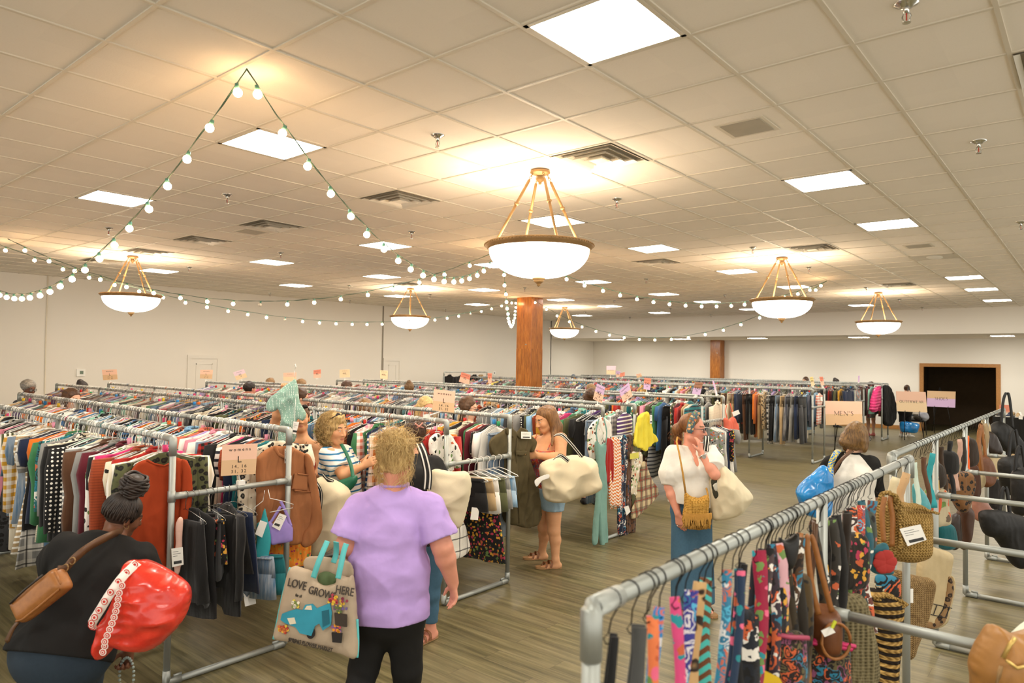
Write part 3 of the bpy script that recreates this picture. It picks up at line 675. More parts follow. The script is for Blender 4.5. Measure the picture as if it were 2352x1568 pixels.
# ---------------------------------------------------------------- garments
def rings(rows, nf=8, seed=0, fold=.016):
    """rows: (z, half width, half thickness, y offset) from top to bottom -> one closed soft panel."""
    r = random.Random(seed); p1, p2, p3 = r.uniform(0, 6), r.uniform(0, 6), r.uniform(3.5, 7); V = []; F = []; N = 2*nf
    z0, z1 = rows[0][0], rows[-1][0]
    for (z, hw, th, yo) in rows:
        q = min(1, max(0, (z0-z-.06)/max(.2, (z0-z1))))
        for k in range(N):
            a = 2*math.pi*k/N; u = math.cos(a); u = math.copysign(abs(u)**.75, u)
            x = math.sin(a)*th + fold*q*(math.sin(u*p3+p1)+.6*math.sin(u*p3*2.1+p2))
            V.append((x, yo+u*hw*(1+.02*math.sin(z*9+p1)), z+(.012*math.sin(u*4+p2)*q if z == z1 else 0)))
    m = len(rows)
    for i in range(m-1):
        for k in range(N): j = (k+1) % N; F.append((i*N+k, (i+1)*N+k, (i+1)*N+j, i*N+j))
    F.append(tuple(range(N))); F.append(tuple((m-1)*N+k for k in range(N-1, -1, -1)))
    return V, F
def g_shape(kind, seed):
    r = random.Random(seed); m = MB(); U = r.uniform; s = 1+U(-.06, .06)
    if kind in ('shirt', 'jacket', 'dress'):
        L = {'shirt': U(.64, .84), 'jacket': U(.68, .9), 'dress': U(.98, 1.16)}[kind]; th = .034 if kind == 'jacket' else .024
        W = U(.2, .235)*s; hem = W*(1.35 if kind == 'dress' else U(1.02, 1.15)); nk = .055
        rows = [(-.098, nk, .012, 0), (-.115, nk+.035, .014, 0), (-.135, W*.72, .015, 0), (-.16, W*.96, .017, 0), (-.2, W, th*.8, 0), (-.3, W*.97, th, 0), (-.1-L*.5, W*.95, th*1.1, 0), (-.1-L*.78, (W+hem)/2, th*1.1, 0), (-.1-L, hem, th*1.05, 0)]
        m.add(*rings(rows, 8, seed, .014 if kind != 'dress' else .02))
        sl = r.choice((0, 1, 2, 2)) if kind == 'shirt' else (2 if kind == 'jacket' else r.choice((0, 1)))
        for sd in (-1, 1):
            if not sl: continue
            n = 5 if sl == 2 else 3; ln = U(.52, .6) if sl == 2 else U(.2, .27); wd = .075 if kind == 'jacket' else .065
            rw = [(-.15-ln*k/(n-1), wd*(.8+.3*(k == 1))*(1-.35*k/(n-1)), th*.85, sd*(W*.9+.035+.02*k/(n-1)+U(-.01, .01))) for k in range(n)]
            m.add(*rings([(-.142, .03, .012, sd*W*.82)]+rw, 4, seed+sd, .008))
        if kind == 'jacket' or r.random() < .25:
            m.tube([(.0, -.075, -.11), (.016, -.05, -.095), (.02, 0, -.125), (.016, .05, -.095), (0, .075, -.11), (-.016, .05, -.09), (-.018, 0, -.085), (-.016, -.05, -.09), (0, -.075, -.11)], .012, 5)
    elif kind == 'shorts':
        W = U(.17, .2); m.add(*rings([(-.155, W*.9, .014, 0), (-.2, W*.95, .02, 0), (-.31, W*1.05, .026, 0)], 7, seed, .004))
        for sd in (-1, 1): m.add(*rings([(-.28, W*.5, .024, sd*W*.5), (-.37, W*.54, .028, sd*W*.53), (-.45+U(-.04, .03), W*.56, .028, sd*W*.56)], 6, seed+sd, .008))
        m.tube([(.018, -W*.9, -.165), (.022, 0, -.17), (.018, W*.9, -.165)], .009, 5)
    elif kind == 'trousers':
        L = U(.9, 1.04); W = U(.14, .19)
        rows = [(-.155, W*.98, .016, 0), (-.2, W, .02, 0), (-.38, W*1.03, .03, 0)]; m.add(*rings(rows, 7, seed, .006))
        for sd in (-1, 1): m.add(*rings([(-.33, W*.5, .026, sd*W*.47), (-.33-L*.3, W*.45, .03, sd*W*.5), (-.33-L*.5, W*.4, .028, sd*W*.5), (-.16-L, W*.36, .026, sd*W*.5)], 5, seed+sd, .01))
        m.tube([(0.018, -W*.95, -.165), (.022, 0, -.17), (.018, W*.95, -.165)], .009, 5)
    else:
        L = U(.38, .55); W = U(.17, .2); m.add(*rings([(-.155, W*.9, .014, 0), (-.19, W*.93, .018, 0), (-.155-L*.5, W*1.1, .026, 0), (-.155-L, W*1.3, .03, 0)], 9, seed, .024))
    return m
GD = {k: [mesh_data(k, *((lambda q: (q.V, q.F))(g_shape(k, 100*i+hash_))), CL['plain']) for i in range(7)] for hash_, k in enumerate(('shirt', 'jacket', 'dress', 'trousers', 'skirt', 'shorts'))}
def hanger_shape(wire):
    m = MB(); R = RT+.004; r = .0022 if wire else .0036
    hook = [(0, R*math.sin(a)*1.0, R*math.cos(a)) for a in np.linspace(-2.0, 2.75, 12)]
    m.tube(hook+[(0, .002, -R-.02), (0, 0, -.095)], r, 5)
    sh = [(0, -.2, -.165), (0, -.19, -.152), (0, -.06, -.105), (0, 0, -.093), (0, .06, -.105), (0, .19, -.152), (0, .2, -.165)]
    if wire: m.tube(sh+[(0, .19, -.172), (0, -.19, -.172), (0, -.2, -.165)], r, 4)
    else: m.tube(sh, .0062, 5, flat=.6); m.tube([(0, -.19, -.165), (0, 0, -.175), (0, .19, -.165)], .004, 4)
    return m
HD = [mesh_data('hanger', q.V, q.F, mt) for q, mt in ((hanger_shape(0), MHANG), (hanger_shape(1), MHWIRE))]
tg = MB().bbox((-.001, -.035, -.055), (.001, .035, .055)); TAGD = mesh_data('price_tag', tg.V, tg.F, MTAG, False)
PAL = [('black', '1b1a1a', 20), ('charcoal', '3a3a3b', 8), ('navy', '1f2a44', 9), ('grey', '8d8c88', 11), ('white', 'ece8df', 10), ('cream', 'e2d6bd', 11), ('tan', 'b39870', 5), ('brown', '5c3d28', 5), ('rust', '9c4423', 5), ('red', 'a8261f', 4), ('burgundy', '5e1a26', 5),
       ('pink', 'd98a9c', 6), ('hot pink', 'cf3570', 1), ('coral', 'cf6f58', 2), ('orange', 'dd7424', 2), ('mustard', 'c9962f', 3), ('yellow', 'e8cf4e', 1), ('olive', '57593a', 6), ('green', '3f7a4f', 2), ('mint', '8ec6ae', 3), ('teal', '1f6b70', 5), ('sky blue', '7fa9c9', 5), ('blue', '35608f', 4), ('denim blue', '51708d', 6), ('lilac', 'a58cc0', 3), ('purple', '55346e', 3)]
PC = {n: h for n, h, w in PAL}
PATN = {'plain': '', 'plain2': '', 'stripe': 'striped ', 'vstripe': 'pinstriped ', 'check': 'checked ', 'plaid': 'plaid ', 'floral': 'floral ', 'floral2': 'flowered ', 'dots': 'spotted ', 'leopard': 'leopard print ', 'zigzag': 'zigzag ', 'paisley': 'paisley ', 'denim': 'denim ', 'knit': 'knit ', 'buffalo': 'checked ', 'bwstripe': 'striped '}
HG = {}
def hang(kind, col, pat, base, ax, lab, group, rot=0.0, rr=random, hanger=True, hlab=None, wire=None, dz=0.0, tagp=.25):
    """One garment on its hanger. base = point on the rail centre; ax 0: rail along X, 1: along Y."""
    d = rr.choice(GD[kind]); g = bpy.data.objects.new(kind, d); COL.objects.link(g)
    g.location = np.asarray(base, float)+[0, 0, dz]; g.rotation_euler = (rr.uniform(-.02, .02), rr.uniform(-.04, .04), rot+(0 if ax == 0 else -math.pi/2))
    s = rr.uniform(.93, 1.07); g.scale = (rr.uniform(.9, 1.25), s, s)
    g.material_slots[0].link = 'OBJECT'; g.material_slots[0].material = CL[pat]; g.color = lin(PC.get(col, col))
    tag(g, lab, kind, group)
    if rr.random() < tagp:
        t = bpy.data.objects.new('price_tag', TAGD); COL.objects.link(t); t.parent = g; t.location = (rr.uniform(.03, .045), rr.uniform(-.16, .16), rr.uniform(-.5, -.22)); t.rotation_euler = (rr.uniform(-.5, .5), rr.uniform(-.3, .3), rr.uniform(-.4, .4))
    if hanger:
        h = bpy.data.objects.new('coat_hanger', HD[(rr.random() < .35) if wire is None else wire]); COL.objects.link(h); h.location = base; h.rotation_euler = (0, 0, g.rotation_euler[2]+rr.uniform(-.1, .1)); h.location.z += .0
        tag(h, hlab or 'hanger of the '+lab, 'coat hanger', hlab)
    return g
def pick(rr): 
    t = rr.uniform(0, sum(w for *_, w in PAL))
    for n, h, w in PAL:
        t -= w
        if t <= 0: return n
    return 'black'
ORD = ordi
RAILS = []   # (name, y, z, x start, x end of the single garments, x end of the rail, forced sequence)
def seq(s): return [tuple(x.strip().split('/')) for x in s.split(',')]
A1 = seq('shirt/olive/leopard,shirt/cream/vstripe,shirt/red/plain,shirt/cream/floral,trousers/teal/plain,jacket/rust/knit,shirt/hot pink/plain,shirt/cream/knit,dress/black/plain,shirt/white/floral,shirt/burgundy/plain,trousers/denim blue/denim,dress/black/plain,shirt/grey/plain,dress/pink/knit,jacket/brown/plain,shirt/grey/stripe,shirt/cream/plain,shirt/denim blue/denim,shirt/black/dots,shirt/mint/plain,shirt/black/plain,shirt/cream/leopard,shirt/black/zigzag,shirt/grey/plain,shirt/teal/paisley,shirt/green/plain,shirt/cream/knit,shirt/coral/floral,shirt/orange/plain')
A2 = seq('shirt/cream/leopard,shirt/teal/plain,shirt/mustard/plain,shirt/navy/plain,shirt/rust/knit,shirt/white/bwstripe,shirt/black/plain,shirt/hot pink/plain,shirt/cream/plain,shirt/black/plain,shirt/red/buffalo,shirt/denim blue/denim,shirt/purple/plain,shirt/white/plain,shirt/pink/vstripe,shirt/pink/plain,shirt/white/plain,shirt/lilac/plain,shirt/coral/plain,shirt/yellow/plain,shirt/sky blue/plain')
B1 = seq('shirt/red/plain,shirt/orange/plain,shirt/mustard/floral,shirt/cream/plain,shirt/red/plain,shirt/teal/plain,shirt/mustard/stripe,shirt/blue/plain,shirt/orange/plaid,shirt/blue/stripe,shirt/navy/plain,jacket/green/plain,shirt/coral/check,shirt/pink/check,shirt/black/plain,shirt/rust/plain,shirt/orange/plain,shirt/sky blue/plain,jacket/black/plain,jacket/black/plain')
B2 = seq('trousers/denim blue/denim,shirt/white/plain,shirt/black/dots,shirt/burgundy/plain,shirt/coral/plain,shirt/green/plain,shirt/burgundy/knit,jacket/cream/knit,shirt/black/plain,shirt/mustard/plain,shirt/grey/plain')
C1 = seq('trousers/denim blue/denim,shirt/black/plain,shirt/olive/plain,dress/green/plain,shirt/hot pink/plain,shirt/white/plain,dress/black/plain,trousers/navy/denim,shirt/mustard/plain,shirt/rust/plain,shirt/sky blue/plain,shirt/olive/plain,jacket/black/dots,jacket/grey/plain')
C2 = seq('shirt/purple/stripe,shirt/grey/check,shirt/mint/plain,shirt/cream/floral,jacket/black/plain,shirt/purple/plain,shirt/white/plain,shirt/teal/plain,shirt/mint/plain')
D1 = seq('dress/teal/bwstripe,dress/cream/plain,dress/tan/plain,shirt/red/plain,shirt/burgundy/plain,dress/olive/floral,trousers/black/plain,shirt/blue/plain,shirt/green/plain,dress/grey/bwstripe,shirt/olive/plain,shirt/pink/plain,dress/brown/floral,shirt/green/floral,shirt/mint/plain,dress/teal/plain,shirt/cream/plain,trousers/grey/denim,dress/red/plain,shirt/orange/plain,shirt/navy/floral,dress/olive/plain,shirt/white/floral,shirt/pink/plain')
D2 = seq('jacket/cream/knit,trousers/black/plain,shirt/grey/plain,jacket/black/plain,dress/black/plain,trousers/tan/plain,shirt/teal/plain')
M1 = seq('trousers/charcoal/plain,trousers/navy/plain,trousers/grey/plain,trousers/navy/denim,trousers/tan/plain,trousers/denim blue/denim,trousers/black/plain,trousers/charcoal/plaid,jacket/tan/leopard,trousers/tan/plain,shirt/orange/plain,trousers/black/plain,trousers/black/plain,trousers/brown/plain,shirt/navy/plain,trousers/tan/plain,trousers/cream/plain,trousers/brown/plain,trousers/tan/plain,trousers/black/plain,trousers/olive/plain,shirt/grey/plaid,shirt/navy/plaid,jacket/black/plain,jacket/charcoal/plain,shirt/red/plaid,shirt/grey/plain,jacket/grey/knit,shirt/tan/plain,shirt/pink/plain,shirt/orange/plain,shirt/cream/plain,shirt/sky blue/plain,shirt/black/plain,shirt/white/plain,shirt/white/stripe,shirt/black/plain,shirt/teal/plain')
N1 = seq('jacket/navy/plain,jacket/charcoal/plain,shirt/mustard/plain,shirt/olive/plain,jacket/black/plain,shirt/red/plain,shirt/black/plain,jacket/charcoal/plain,shirt/olive/plaid,shirt/grey/plain,jacket/black/plain,shirt/navy/plain')
O1 = seq('jacket/mint/plain,jacket/burgundy/plain,jacket/brown/plain,jacket/navy/paisley,jacket/navy/plain,jacket/black/plain,jacket/olive/plain,jacket/grey/plain')
RL = [('the front left rack\'s near rail', 2.05, RZ, -4.66, -9.4, -10.8, A1, .062, (.6, .12, .1, .14, .04)), ('the front left rack\'s far rail', 2.89, RZ, -4.72, -9.2, -10.8, A2, .062, (.75, .12, .05, .05, .03)),
      ('the second rack\'s near rail', 4.26, RZ, -4.42, -8.4, -13.9, B1, .066, (.7, .15, .05, .07, .03)), ('the second rack\'s far rail', 5.10, RZ, -4.44, -7.6, -13.9, B2, .066, (.6, .12, .05, .15, .08)),
      ('the third rack\'s near rail', 7.0, RZ, -4.6, -7.0, -14, C1, .07, (.6, .12, .1, .15, .03)), ('the third rack\'s far rail', 7.74, RZ, -4.62, -6.6, -14, C2, .07, (.7, .12, .1, .05, .03)),
      ('the fourth rack\'s near rail', 10.15, RZ, -4.8, -7.9, -13.9, D1, .075, (.5, .1, .25, .15, .0)), ('the fourth rack\'s far rail', 10.95, RZ, -4.78, -5.6, -13.9, D2, .08, (.5, .3, .1, .1, 0)),
      ('the menswear rack\'s near rail', 15.58, 1.585, -4.9, -8.6, -14.9, M1, .085, (.5, .25, .0, .25, 0)), ('the menswear rack\'s far rail', 16.42, 1.585, -4.85, -4.86, -14.9, [], .09, (.5, .2, .0, .3, 0)),
      ('the rack behind menswear', 19.05, 1.61, -4.85, -6.0, -14.9, N1, .09, (.5, .4, 0, .1, 0)), ('x', 19.9, 1.61, -4.85, -4.86, -14.9, [], .1, (.5, .4, 0, .1, 0)), ('the outerwear rack', 21.95, 1.6, -4.95, -6.0, -14.9, O1, .12, (.1, .9, 0, 0, 0)), ('y', 22.7, 1.6, -4.85, -4.86, -14.9, [], .12, (.2, .8, 0, 0, 0))]
KINDS = ('shirt', 'jacket', 'dress', 'trousers', 'skirt')
mass = {k: (MB(), []) for k in ('garments', 'hangers')}
mute = lambda c: tuple(x*.78+.22*(.35 if i < 3 else 1) for i, x in enumerate(c))
MASSV = []; MASSF = []; MASSC = []; HMV = []; HMF = []; HMC = []
rr = random.Random(11); NH = [0]
gV = {k: [( [v.co[:] for v in d.vertices], [tuple(p.vertices) for p in d.polygons]) for d in GD[k]] for k in KINDS}
for name, y, z, xa, xb, xe, sq, step, wt in RL:
    x = xa; i = 0
    while x > xb:
        k, c, p = sq[i] if i < len(sq) else (rr.choices(KINDS, wt)[0], pick(rr), rr.choices(list(CL), [3,2,3,4,7,3,3,2,4,5,6,30,14,4,2,2])[0])
        if p == 'denim' and i >= len(sq): c = rr.choice(('denim blue', 'navy', 'sky blue', 'black'))
        cn = c if PATN[p] == '' or c not in ('black',) else c
        if len(sq) and i >= len(sq): p = p
        lab = '%s %s%s, %s from the aisle end of %s' % (cn, PATN[p], {'shirt': 'top', 'jacket': 'jacket', 'dress': 'dress', 'trousers': 'trousers', 'skirt': 'skirt'}[k], ORD(i), name)
        hang(k, c, p, (x, y+rr.uniform(-.006, .006), z), 0, lab, 'garments on '+name, rr.uniform(-.16, .16), rr, NH[0] < 285, 'hanger with a garment on '+name+', one of its row', tagp=.2 if y < 8 else .08)
        NH[0] += 1; x -= step*rr.uniform(.6, 1.45); i += 1
    while x > xe:                                   # the rest of the rail, too many to count
        k = rr.choices(KINDS, wt)[0]; V, F = rr.choice(gV[k]); a = rr.uniform(-.2, .2); ca, sa = math.cos(a), math.sin(a); s = rr.uniform(.92, 1.08); n = len(MASSV); w = rr.uniform(1, 1.6)
        MASSV += [(x+(vx*w*ca-vy*s*sa), y+vx*w*sa+vy*s*ca, z+vz*s) for vx, vy, vz in V]; MASSF += [tuple(q+n for q in f) for f in F]; MASSC += [mute(lin(PC[pick(rr)]))]*len(V)
        x -= step*rr.uniform(.7, 1.4)
    x = xb if xb > xe else xe
    x = xa
    while x > xe:
        a = rr.uniform(-.25, .25); ca, sa = math.cos(a), math.sin(a); n = len(HMV); R = RT+.004; cc = rr.choice([(.8, .78, .72, 1)]*5+[(.5, .5, .48, 1)]*2+[lin(PC[pick(rr)])])
        P0 = [(R*math.sin(t), R*math.cos(t)) for t in np.linspace(-1.9, 2.6, 6)]+[(0, -.095), (.19, -.155)]; P1 = [(0, -.095), (-.19, -.155)]
        for pts in (P0, P1):
            q = MB().tube([(x-py*sa, y+py*ca, z+pz) for py, pz in pts], .0034, 3, False); n = len(HMV); HMV += q.V; HMF += [tuple(i_+n for i_ in f) for f in q.F]; HMC += [cc]*len(q.V)
        if rr.random() < .13:                        # bright size rings and ribbons tied on the hooks
            q = MB().box((x, y, z-.06-rr.uniform(0, .03)), (.02, .03, .045)); n = len(HMV); HMV += q.V; HMF += [tuple(i_+n for i_ in f) for f in q.F]; HMC += [lin(rr.choice(('e0457a', 'e8742a', '3aa06a', 'f0c93a', '3a8fd0', 'd8342a', 'f2a0b8', 'e8e2d8')))]*len(q.V)
        x -= (step*rr.uniform(.3, .8) if x < xb else (rr.uniform(.012, .03) if rr.random() < .78 else rr.uniform(.1, .34)))
def vcmat(name, rough=.85):
    t = NT(name); a = t.n('ShaderNodeVertexColor', _layer_name='Col'); nz = t.noise(t.coords(), 12, 3)
    t.set(t.mix(.25, a.outputs[0], t.ramp(nz.outputs[0], [(.3, (.25,.25,.25,1)), (.7, (.75,.75,.75,1))]), 'SOFT_LIGHT'), rough, 0, .25); t.bump(nz.outputs[0], .3, .02); return t.m
def vcol(o, C):
    a = o.data.color_attributes.new('Col', 'FLOAT_COLOR', 'POINT'); a.data.foreach_set('color', np.asarray(C, np.float32).ravel())
o = mk('garments', MASSV, MASSF, vcmat('mixed garment cloth')); vcol(o, MASSC); tag(o, 'mass of mixed hanging clothes filling the farther rails', 'clothes', kind='stuff')
o = mk('hangers', HMV, HMF, vcmat('mixed hanger plastic', .4)); vcol(o, HMC); tag(o, 'mass of white hangers along the farther rails', 'hangers', kind='stuff')
# extra empty hooks crowding the near rails
# ---------------------------------------------------------------- people
def m_skin(name, c, rough=.5):
    t = NT(name); a = t.n('ShaderNodeVertexColor', _layer_name='Col'); nz = t.noise(t.coords(), 30, 3); b = lin(c)
    t.set(t.mix(.2, a.outputs[0], t.ramp(nz.outputs[0], [(.3, (.35,.32,.3,1)), (.7, (.62,.6,.6,1))]), 'SOFT_LIGHT'), rough, 0, .35)
    t.b.inputs['Subsurface Weight'].default_value = .06; t.b.inputs['Subsurface Radius'].default_value = (.02, .008, .004); t.bump(nz.outputs[0], .05, .003); return t.m
MSKIN = m_skin('skin', 'd9a07c')
def m_hair(name, dark, light, sc=(60, 60, 6)):
    t = NT(name); n1 = t.noise(t.coords(scale=sc), 1.5, 4, .6); n2 = t.noise(t.coords(), 7, 2)
    c = t.mix(.35, t.ramp(n1.outputs[0], [(.3, lin(dark)), (.62, lin(light))]), t.ramp(n2.outputs[0], [(.3, lin(dark)), (.7, lin(light))])); t.set(c, .45, 0, .4); t.bump(n1.outputs[0], .5, .004); return t.m
MEYE = plain('eye white', 'e6ded4', .2, var=.02); MIRIS = plain('brown iris', '3a2a1e', .15); MLENS = NT('spectacle lens').set(lin('9fa8a8'), .05).m
MLENS.node_tree.nodes['Principled BSDF'].inputs['Alpha'].default_value = .3
MSPEC = plain('dark spectacle frame', '2a2a30', .3)
def head_prims(c, f, u, s=1.0):
    f = nrm(f); u = np.asarray(u, float); u = nrm(u-f*np.dot(u, f)); r = np.cross(f, u); A = np.array([r, f, u])
    L = lambda x, y, z: c+(r*x+f*y+u*z)*s
    E = lambda p, q, k: e_(L(*p), np.array(q)*s, A, k*s)
    C = lambda p, q, r0, r1, k: c_(L(*p), L(*q), r0*s, r1*s, k*s)
    P = [E((0, -.014, .032), (.074, .094, .084), .02), E((0, .032, -.03), (.06, .06, .088), .03), E((0, .062, -.092), (.026, .026, .022), .035),
         C((-.048, .0, -.075), (-.018, .062, -.098), .018, .014, .03), C((.048, .0, -.075), (.018, .062, -.098), .018, .014, .03),
         C((-.034, .078, .022), (.034, .078, .022), .011, .011, .016), sub(E((-.031, .1, .003), (.017, .014, .012), .012)), sub(E((.031, .1, .003), (.017, .014, .012), .012)),
         C((0, .09, .008), (0, .113, -.034), .0075, .0115, .014), E((-.013, .1, -.038), (.008, .009, .007), .008), E((.013, .1, -.038), (.008, .009, .007), .008),
         E((-.036, .062, -.03), (.022, .022, .02), .03), E((.036, .062, -.03), (.022, .022, .02), .03),
         E((0, .089, -.062), (.022, .0095, .0062), .006), E((0, .087, -.0735), (.019, .01, .0072), .006), sub(E((0, .102, -.0675), (.02, .008, .0015), .003)),
         E((-.076, -.004, -.008), (.009, .018, .031), .01), E((.076, -.004, -.008), (.009, .018, .031), .01)]
    for q in (-.031, .031): P += [E((q, .083, .0095), (.0165, .011, .0062), .006), E((q, .082, -.0065), (.0155, .01, .005), .006)]
    eyes = [L(-.031, .0805, .002), L(.031, .0805, .002)]
    feats = dict(lips=(L(0, .092, -.067), r, .0215*s, .0105*s, u), brows=[L(-.031, .085, .026), L(.031, .085, .026)], cheeks=[L(-.04, .07, -.03), L(.04, .07, -.03)], r=r, u=u, f=f, L=L, A=A, eyes=eyes, s=s)
    return P, feats
def hand_prims(w, d, pn, t, curl=.35, s=1.0, spread=.1, curls=None, k=.006):
    d = nrm(d); pn = np.asarray(pn, float); pn = nrm(pn-d*np.dot(pn, d)); t0 = np.asarray(t, float); sd = nrm(np.cross(d, pn)); sd = sd if np.dot(sd, t0) > 0 else -sd
    P = [f_(w-d*.01*s, w+d*.082*s, sd, .029*s, .02*s, .041*s, .014*s, .012)]
    for i, (o, ln) in enumerate(((.031, .068), (.011, .077), (-.0095, .072), (-.029, .056))):
        cu = curls[i] if curls else curl*(1+.12*i); p = w+(d*(.083-.004*abs(i-1.3))+sd*o)*s; dd = nrm(d+sd*o*spread*10*(1-cu*.5)); a = cu*.9
        for j, (fr, r0, r1) in enumerate(((.45, .0092, .0086), (.31, .0086, .008), (.24, .008, .007))):
            ax = nrm(np.cross(dd, pn)) if j == 0 else ax
            ca, sa = math.cos(a), math.sin(a); dd = nrm(dd*ca+np.cross(ax, dd)*sa)
            q = p+dd*ln*fr*s; P.append(c_(p, q, r0*s, r1*s, k)); p = q; a = cu*1.0
    b = w+(d*.022+sd*.026)*s; m = b+nrm(d*.62+sd*.72+pn*.35)*.042*s; e = m+nrm(d*.85+sd*.35+pn*(.25+.5*curl))*.034*s
    return P+[c_(b, m, .0135*s, .0108*s, .012), c_(m, e, .0105*s, .0085*s, k)]
def foot_prims(a, toe, s=1.0, bare=True):
    d = np.array([toe[0]-a[0], toe[1]-a[1], 0]); d = nrm(d); sd = np.cross(d, [0, 0, 1]); z = a[2]-.055*s
    base = np.array([a[0], a[1], z])
    P = [f_(base-d*.035*s, base+d*.1*s-[0, 0, .014*s], sd, .033*s, .034*s, .043*s, .02*s, .03), f_(base+d*.1*s-[0, 0, .014*s], base+d*.15*s-[0, 0, .02*s], sd, .043*s, .018*s, .036*s, .013*s, .02), c_(a, base, .034*s, .034*s, .03)]
    if bare:
        for i, o in enumerate((.026, .009, -.006, -.02, -.031)): P.append(c_(base+d*(.135-.007*i)*s+sd*o*s-[0, 0, .02*s], base+d*(.185-.012*i)*s+sd*o*1.1*s-[0, 0, .023*s], .0095*s if i else .0125*s, .0085*s if i else .0115*s, .005))
    return P
SK = {'light': ('dfae90', 'c07a68', '6a4a34'), 'tan': ('d39c72', 'b8705a', '4a3424'), 'pink': ('d8957c', 'b8685c', '7a5a3c'), 'dark': ('6e4630', '5a2f28', '1c130e'), 'olive': ('c28c66', '9a5246', '35261a')}
class Person:
    def __init__(s, label, J, tone='light', B=None, h=.007, name='person', hd=None, hu=(0, 0, 1), hs=1.0, hands=(), feet=True, bare=False, extra=(), group=None, bust=.0):
        """J: joints in metres. B: half sizes."""
        s.J = J; s.h = h
        b = dict(hip=(.17, .12), waist=(.14, .1), chest=(.165, .115), ua=.048, fa=.036, th=.085, kn=.052, ca=.05, an=.034, nk=.052); b.update(B or {}); s.B = b
        sR, sL = J['sR'], J['sL']; ss = nrm(sR-sL); s.ss = ss
        hp = J['pel']; wa = J.get('wai', hp*.5+J['nb']*.5-(J['nb']-hp)*.1); ch = J.get('che', wa*.42+J['nb']*.58); hsd = nrm(J['hR']-J['hL']) if 'hR' in J else ss
        s.up = nrm(J['nb']-hp); s.front = nrm(np.cross(s.up, ss))
        s.torso = [f_(hp-s.up*.05, hp, hsd, b['hip'][0]*.9, b['hip'][1]*.9, *b['hip'], .05), f_(hp, wa, hsd, *b['hip'], *b['waist'], .05), f_(wa, ch, ss, *b['waist'], *b['chest'], .05),
                   f_(ch, J['nb']-s.up*.07, ss, *b['chest'], b['chest'][0]*.72, b['chest'][1]*.68, .05), c_(sL-s.up*.012, J['nb']-s.up*.035, b['ua']*1.1, .05, .05), c_(sR-s.up*.012, J['nb']-s.up*.035, b['ua']*1.1, .05, .05)]
        if bust:
            for sg in (-1, 1): s.torso.append(e_(ch-s.up*.02+ss*sg*b['chest'][0]*.45+s.front*b['chest'][1]*.75, np.array([bust, bust, bust]), None, .05))
        s.limb = {}
        for sd in 'LR':
            if 'e'+sd in J:
                e, w, q = J['e'+sd], J['w'+sd], J['s'+sd]; m = e+(w-e)*.3
                s.limb['u'+sd] = [c_(q, e, b['ua'], b['ua']*.86, .03)]; s.limb['f'+sd] = [c_(e, m, b['fa']*1.1, b['fa']*1.12, .02), c_(m, w, b['fa']*1.1, b['fa']*.68, .02)]
            if 'k'+sd in J:
                hq, k, a = J['h'+sd], J['k'+sd], J['a'+sd]; m = k+(a-k)*.32
                s.limb['t'+sd] = [c_(hq, k, b['th'], b['kn']*1.08, .04)]; s.limb['c'+sd] = [c_(k, m-s.front*.012, b['kn'], b['ca'], .03), c_(m-s.front*.012, a, b['ca'], b['an'], .03)]
                if feet and 't'+sd in J: s.limb['o'+sd] = foot_prims(a, J['t'+sd], 1, bare)
        hdir = s.front if hd is None else nrm(hd); s.hc = J['head']
        hp_, s.ft = head_prims(J['head'], hdir, hu, hs)
        A = s.ft['A']; s.L = s.ft['L']
        s.neck = [c_(J['nb']-s.up*.02, s.L(0, -.018, -.06), b['nk']*1.1, b['nk'], .03)]
        pr = s.torso+[p for l in s.limb.values() for p in l]+s.neck+hp_+list(extra)
        for hnd in hands: pr += hand_prims(*hnd[:4], **(hnd[4] if len(hnd) > 4 else {}))
        V, F = sdf(pr, h); V = smoothv(V, F, 1, .4)
        z0 = V[:, 2].min(); loc = np.array([hp[0], hp[1], max(z0, 0)])
        s.o = mk(name, V, F, MSKIN, None, loc); tag(s.o, label, 'person', group)
        c0, lip, brow = [np.array(lin(x)) for x in SK[tone]]; C = np.tile(c0, (len(V), 1))
        lp, r, lw, lh, u = s.ft['lips']; q = V-lp; m = ((q@r/lw)**2+(q@u/lh)**2 < 1)&(np.abs(q@s.ft['f']) < .03); C[m] = lip
        for p in s.ft['brows']: q = V-p; m = ((q@r/(.021*hs))**2+((q@u-.002+.08*np.abs(q@r))/(.0055*hs))**2 < 1)&(np.abs(q@s.ft['f']) < .03); C[m] = brow
        for p in s.ft['cheeks']: d = np.linalg.norm(V-p, axis=1); k = np.clip(1-d/.035, 0, 1)[:, None]*.35; C = C*(1-k)+np.array([*(lip[:3]*1.25), 1])*k
        vcol(s.o, C)
        if h < .0095:
            for p in s.ft['eyes']:
                e = MB(); e.ball(p, .0115*hs, 10, 8, A).build('eye', MEYE, s.o, smooth=True).data
                MB().ball(p+s.ft['f']*.0066*hs, .0056*hs, 8, 6, A).build('iris', MIRIS, s.o, smooth=True)
    def part(s, name, prims, mat, infl=.012, h=None, clips=(), disp=None, color=None, sm=1, parent=None):
        V, F = sdf(prims, h or s.h, infl, clips, (lambda P: np.minimum(disp(P), infl*.35)) if disp else None)
        if sm: V = smoothv(V, F, sm, .45)
        o = mk(name, V, F, mat, parent or s.o)
        if color: o.color = lin(color)
        return o
    def arm_to(s, sd, fr, r0, r1): q, e = s.J['s'+sd], s.J['e'+sd]; return cut(c_(q, q+(e-q)*(fr+.12), r0, r1, .03), q+(e-q)*fr, e-q)
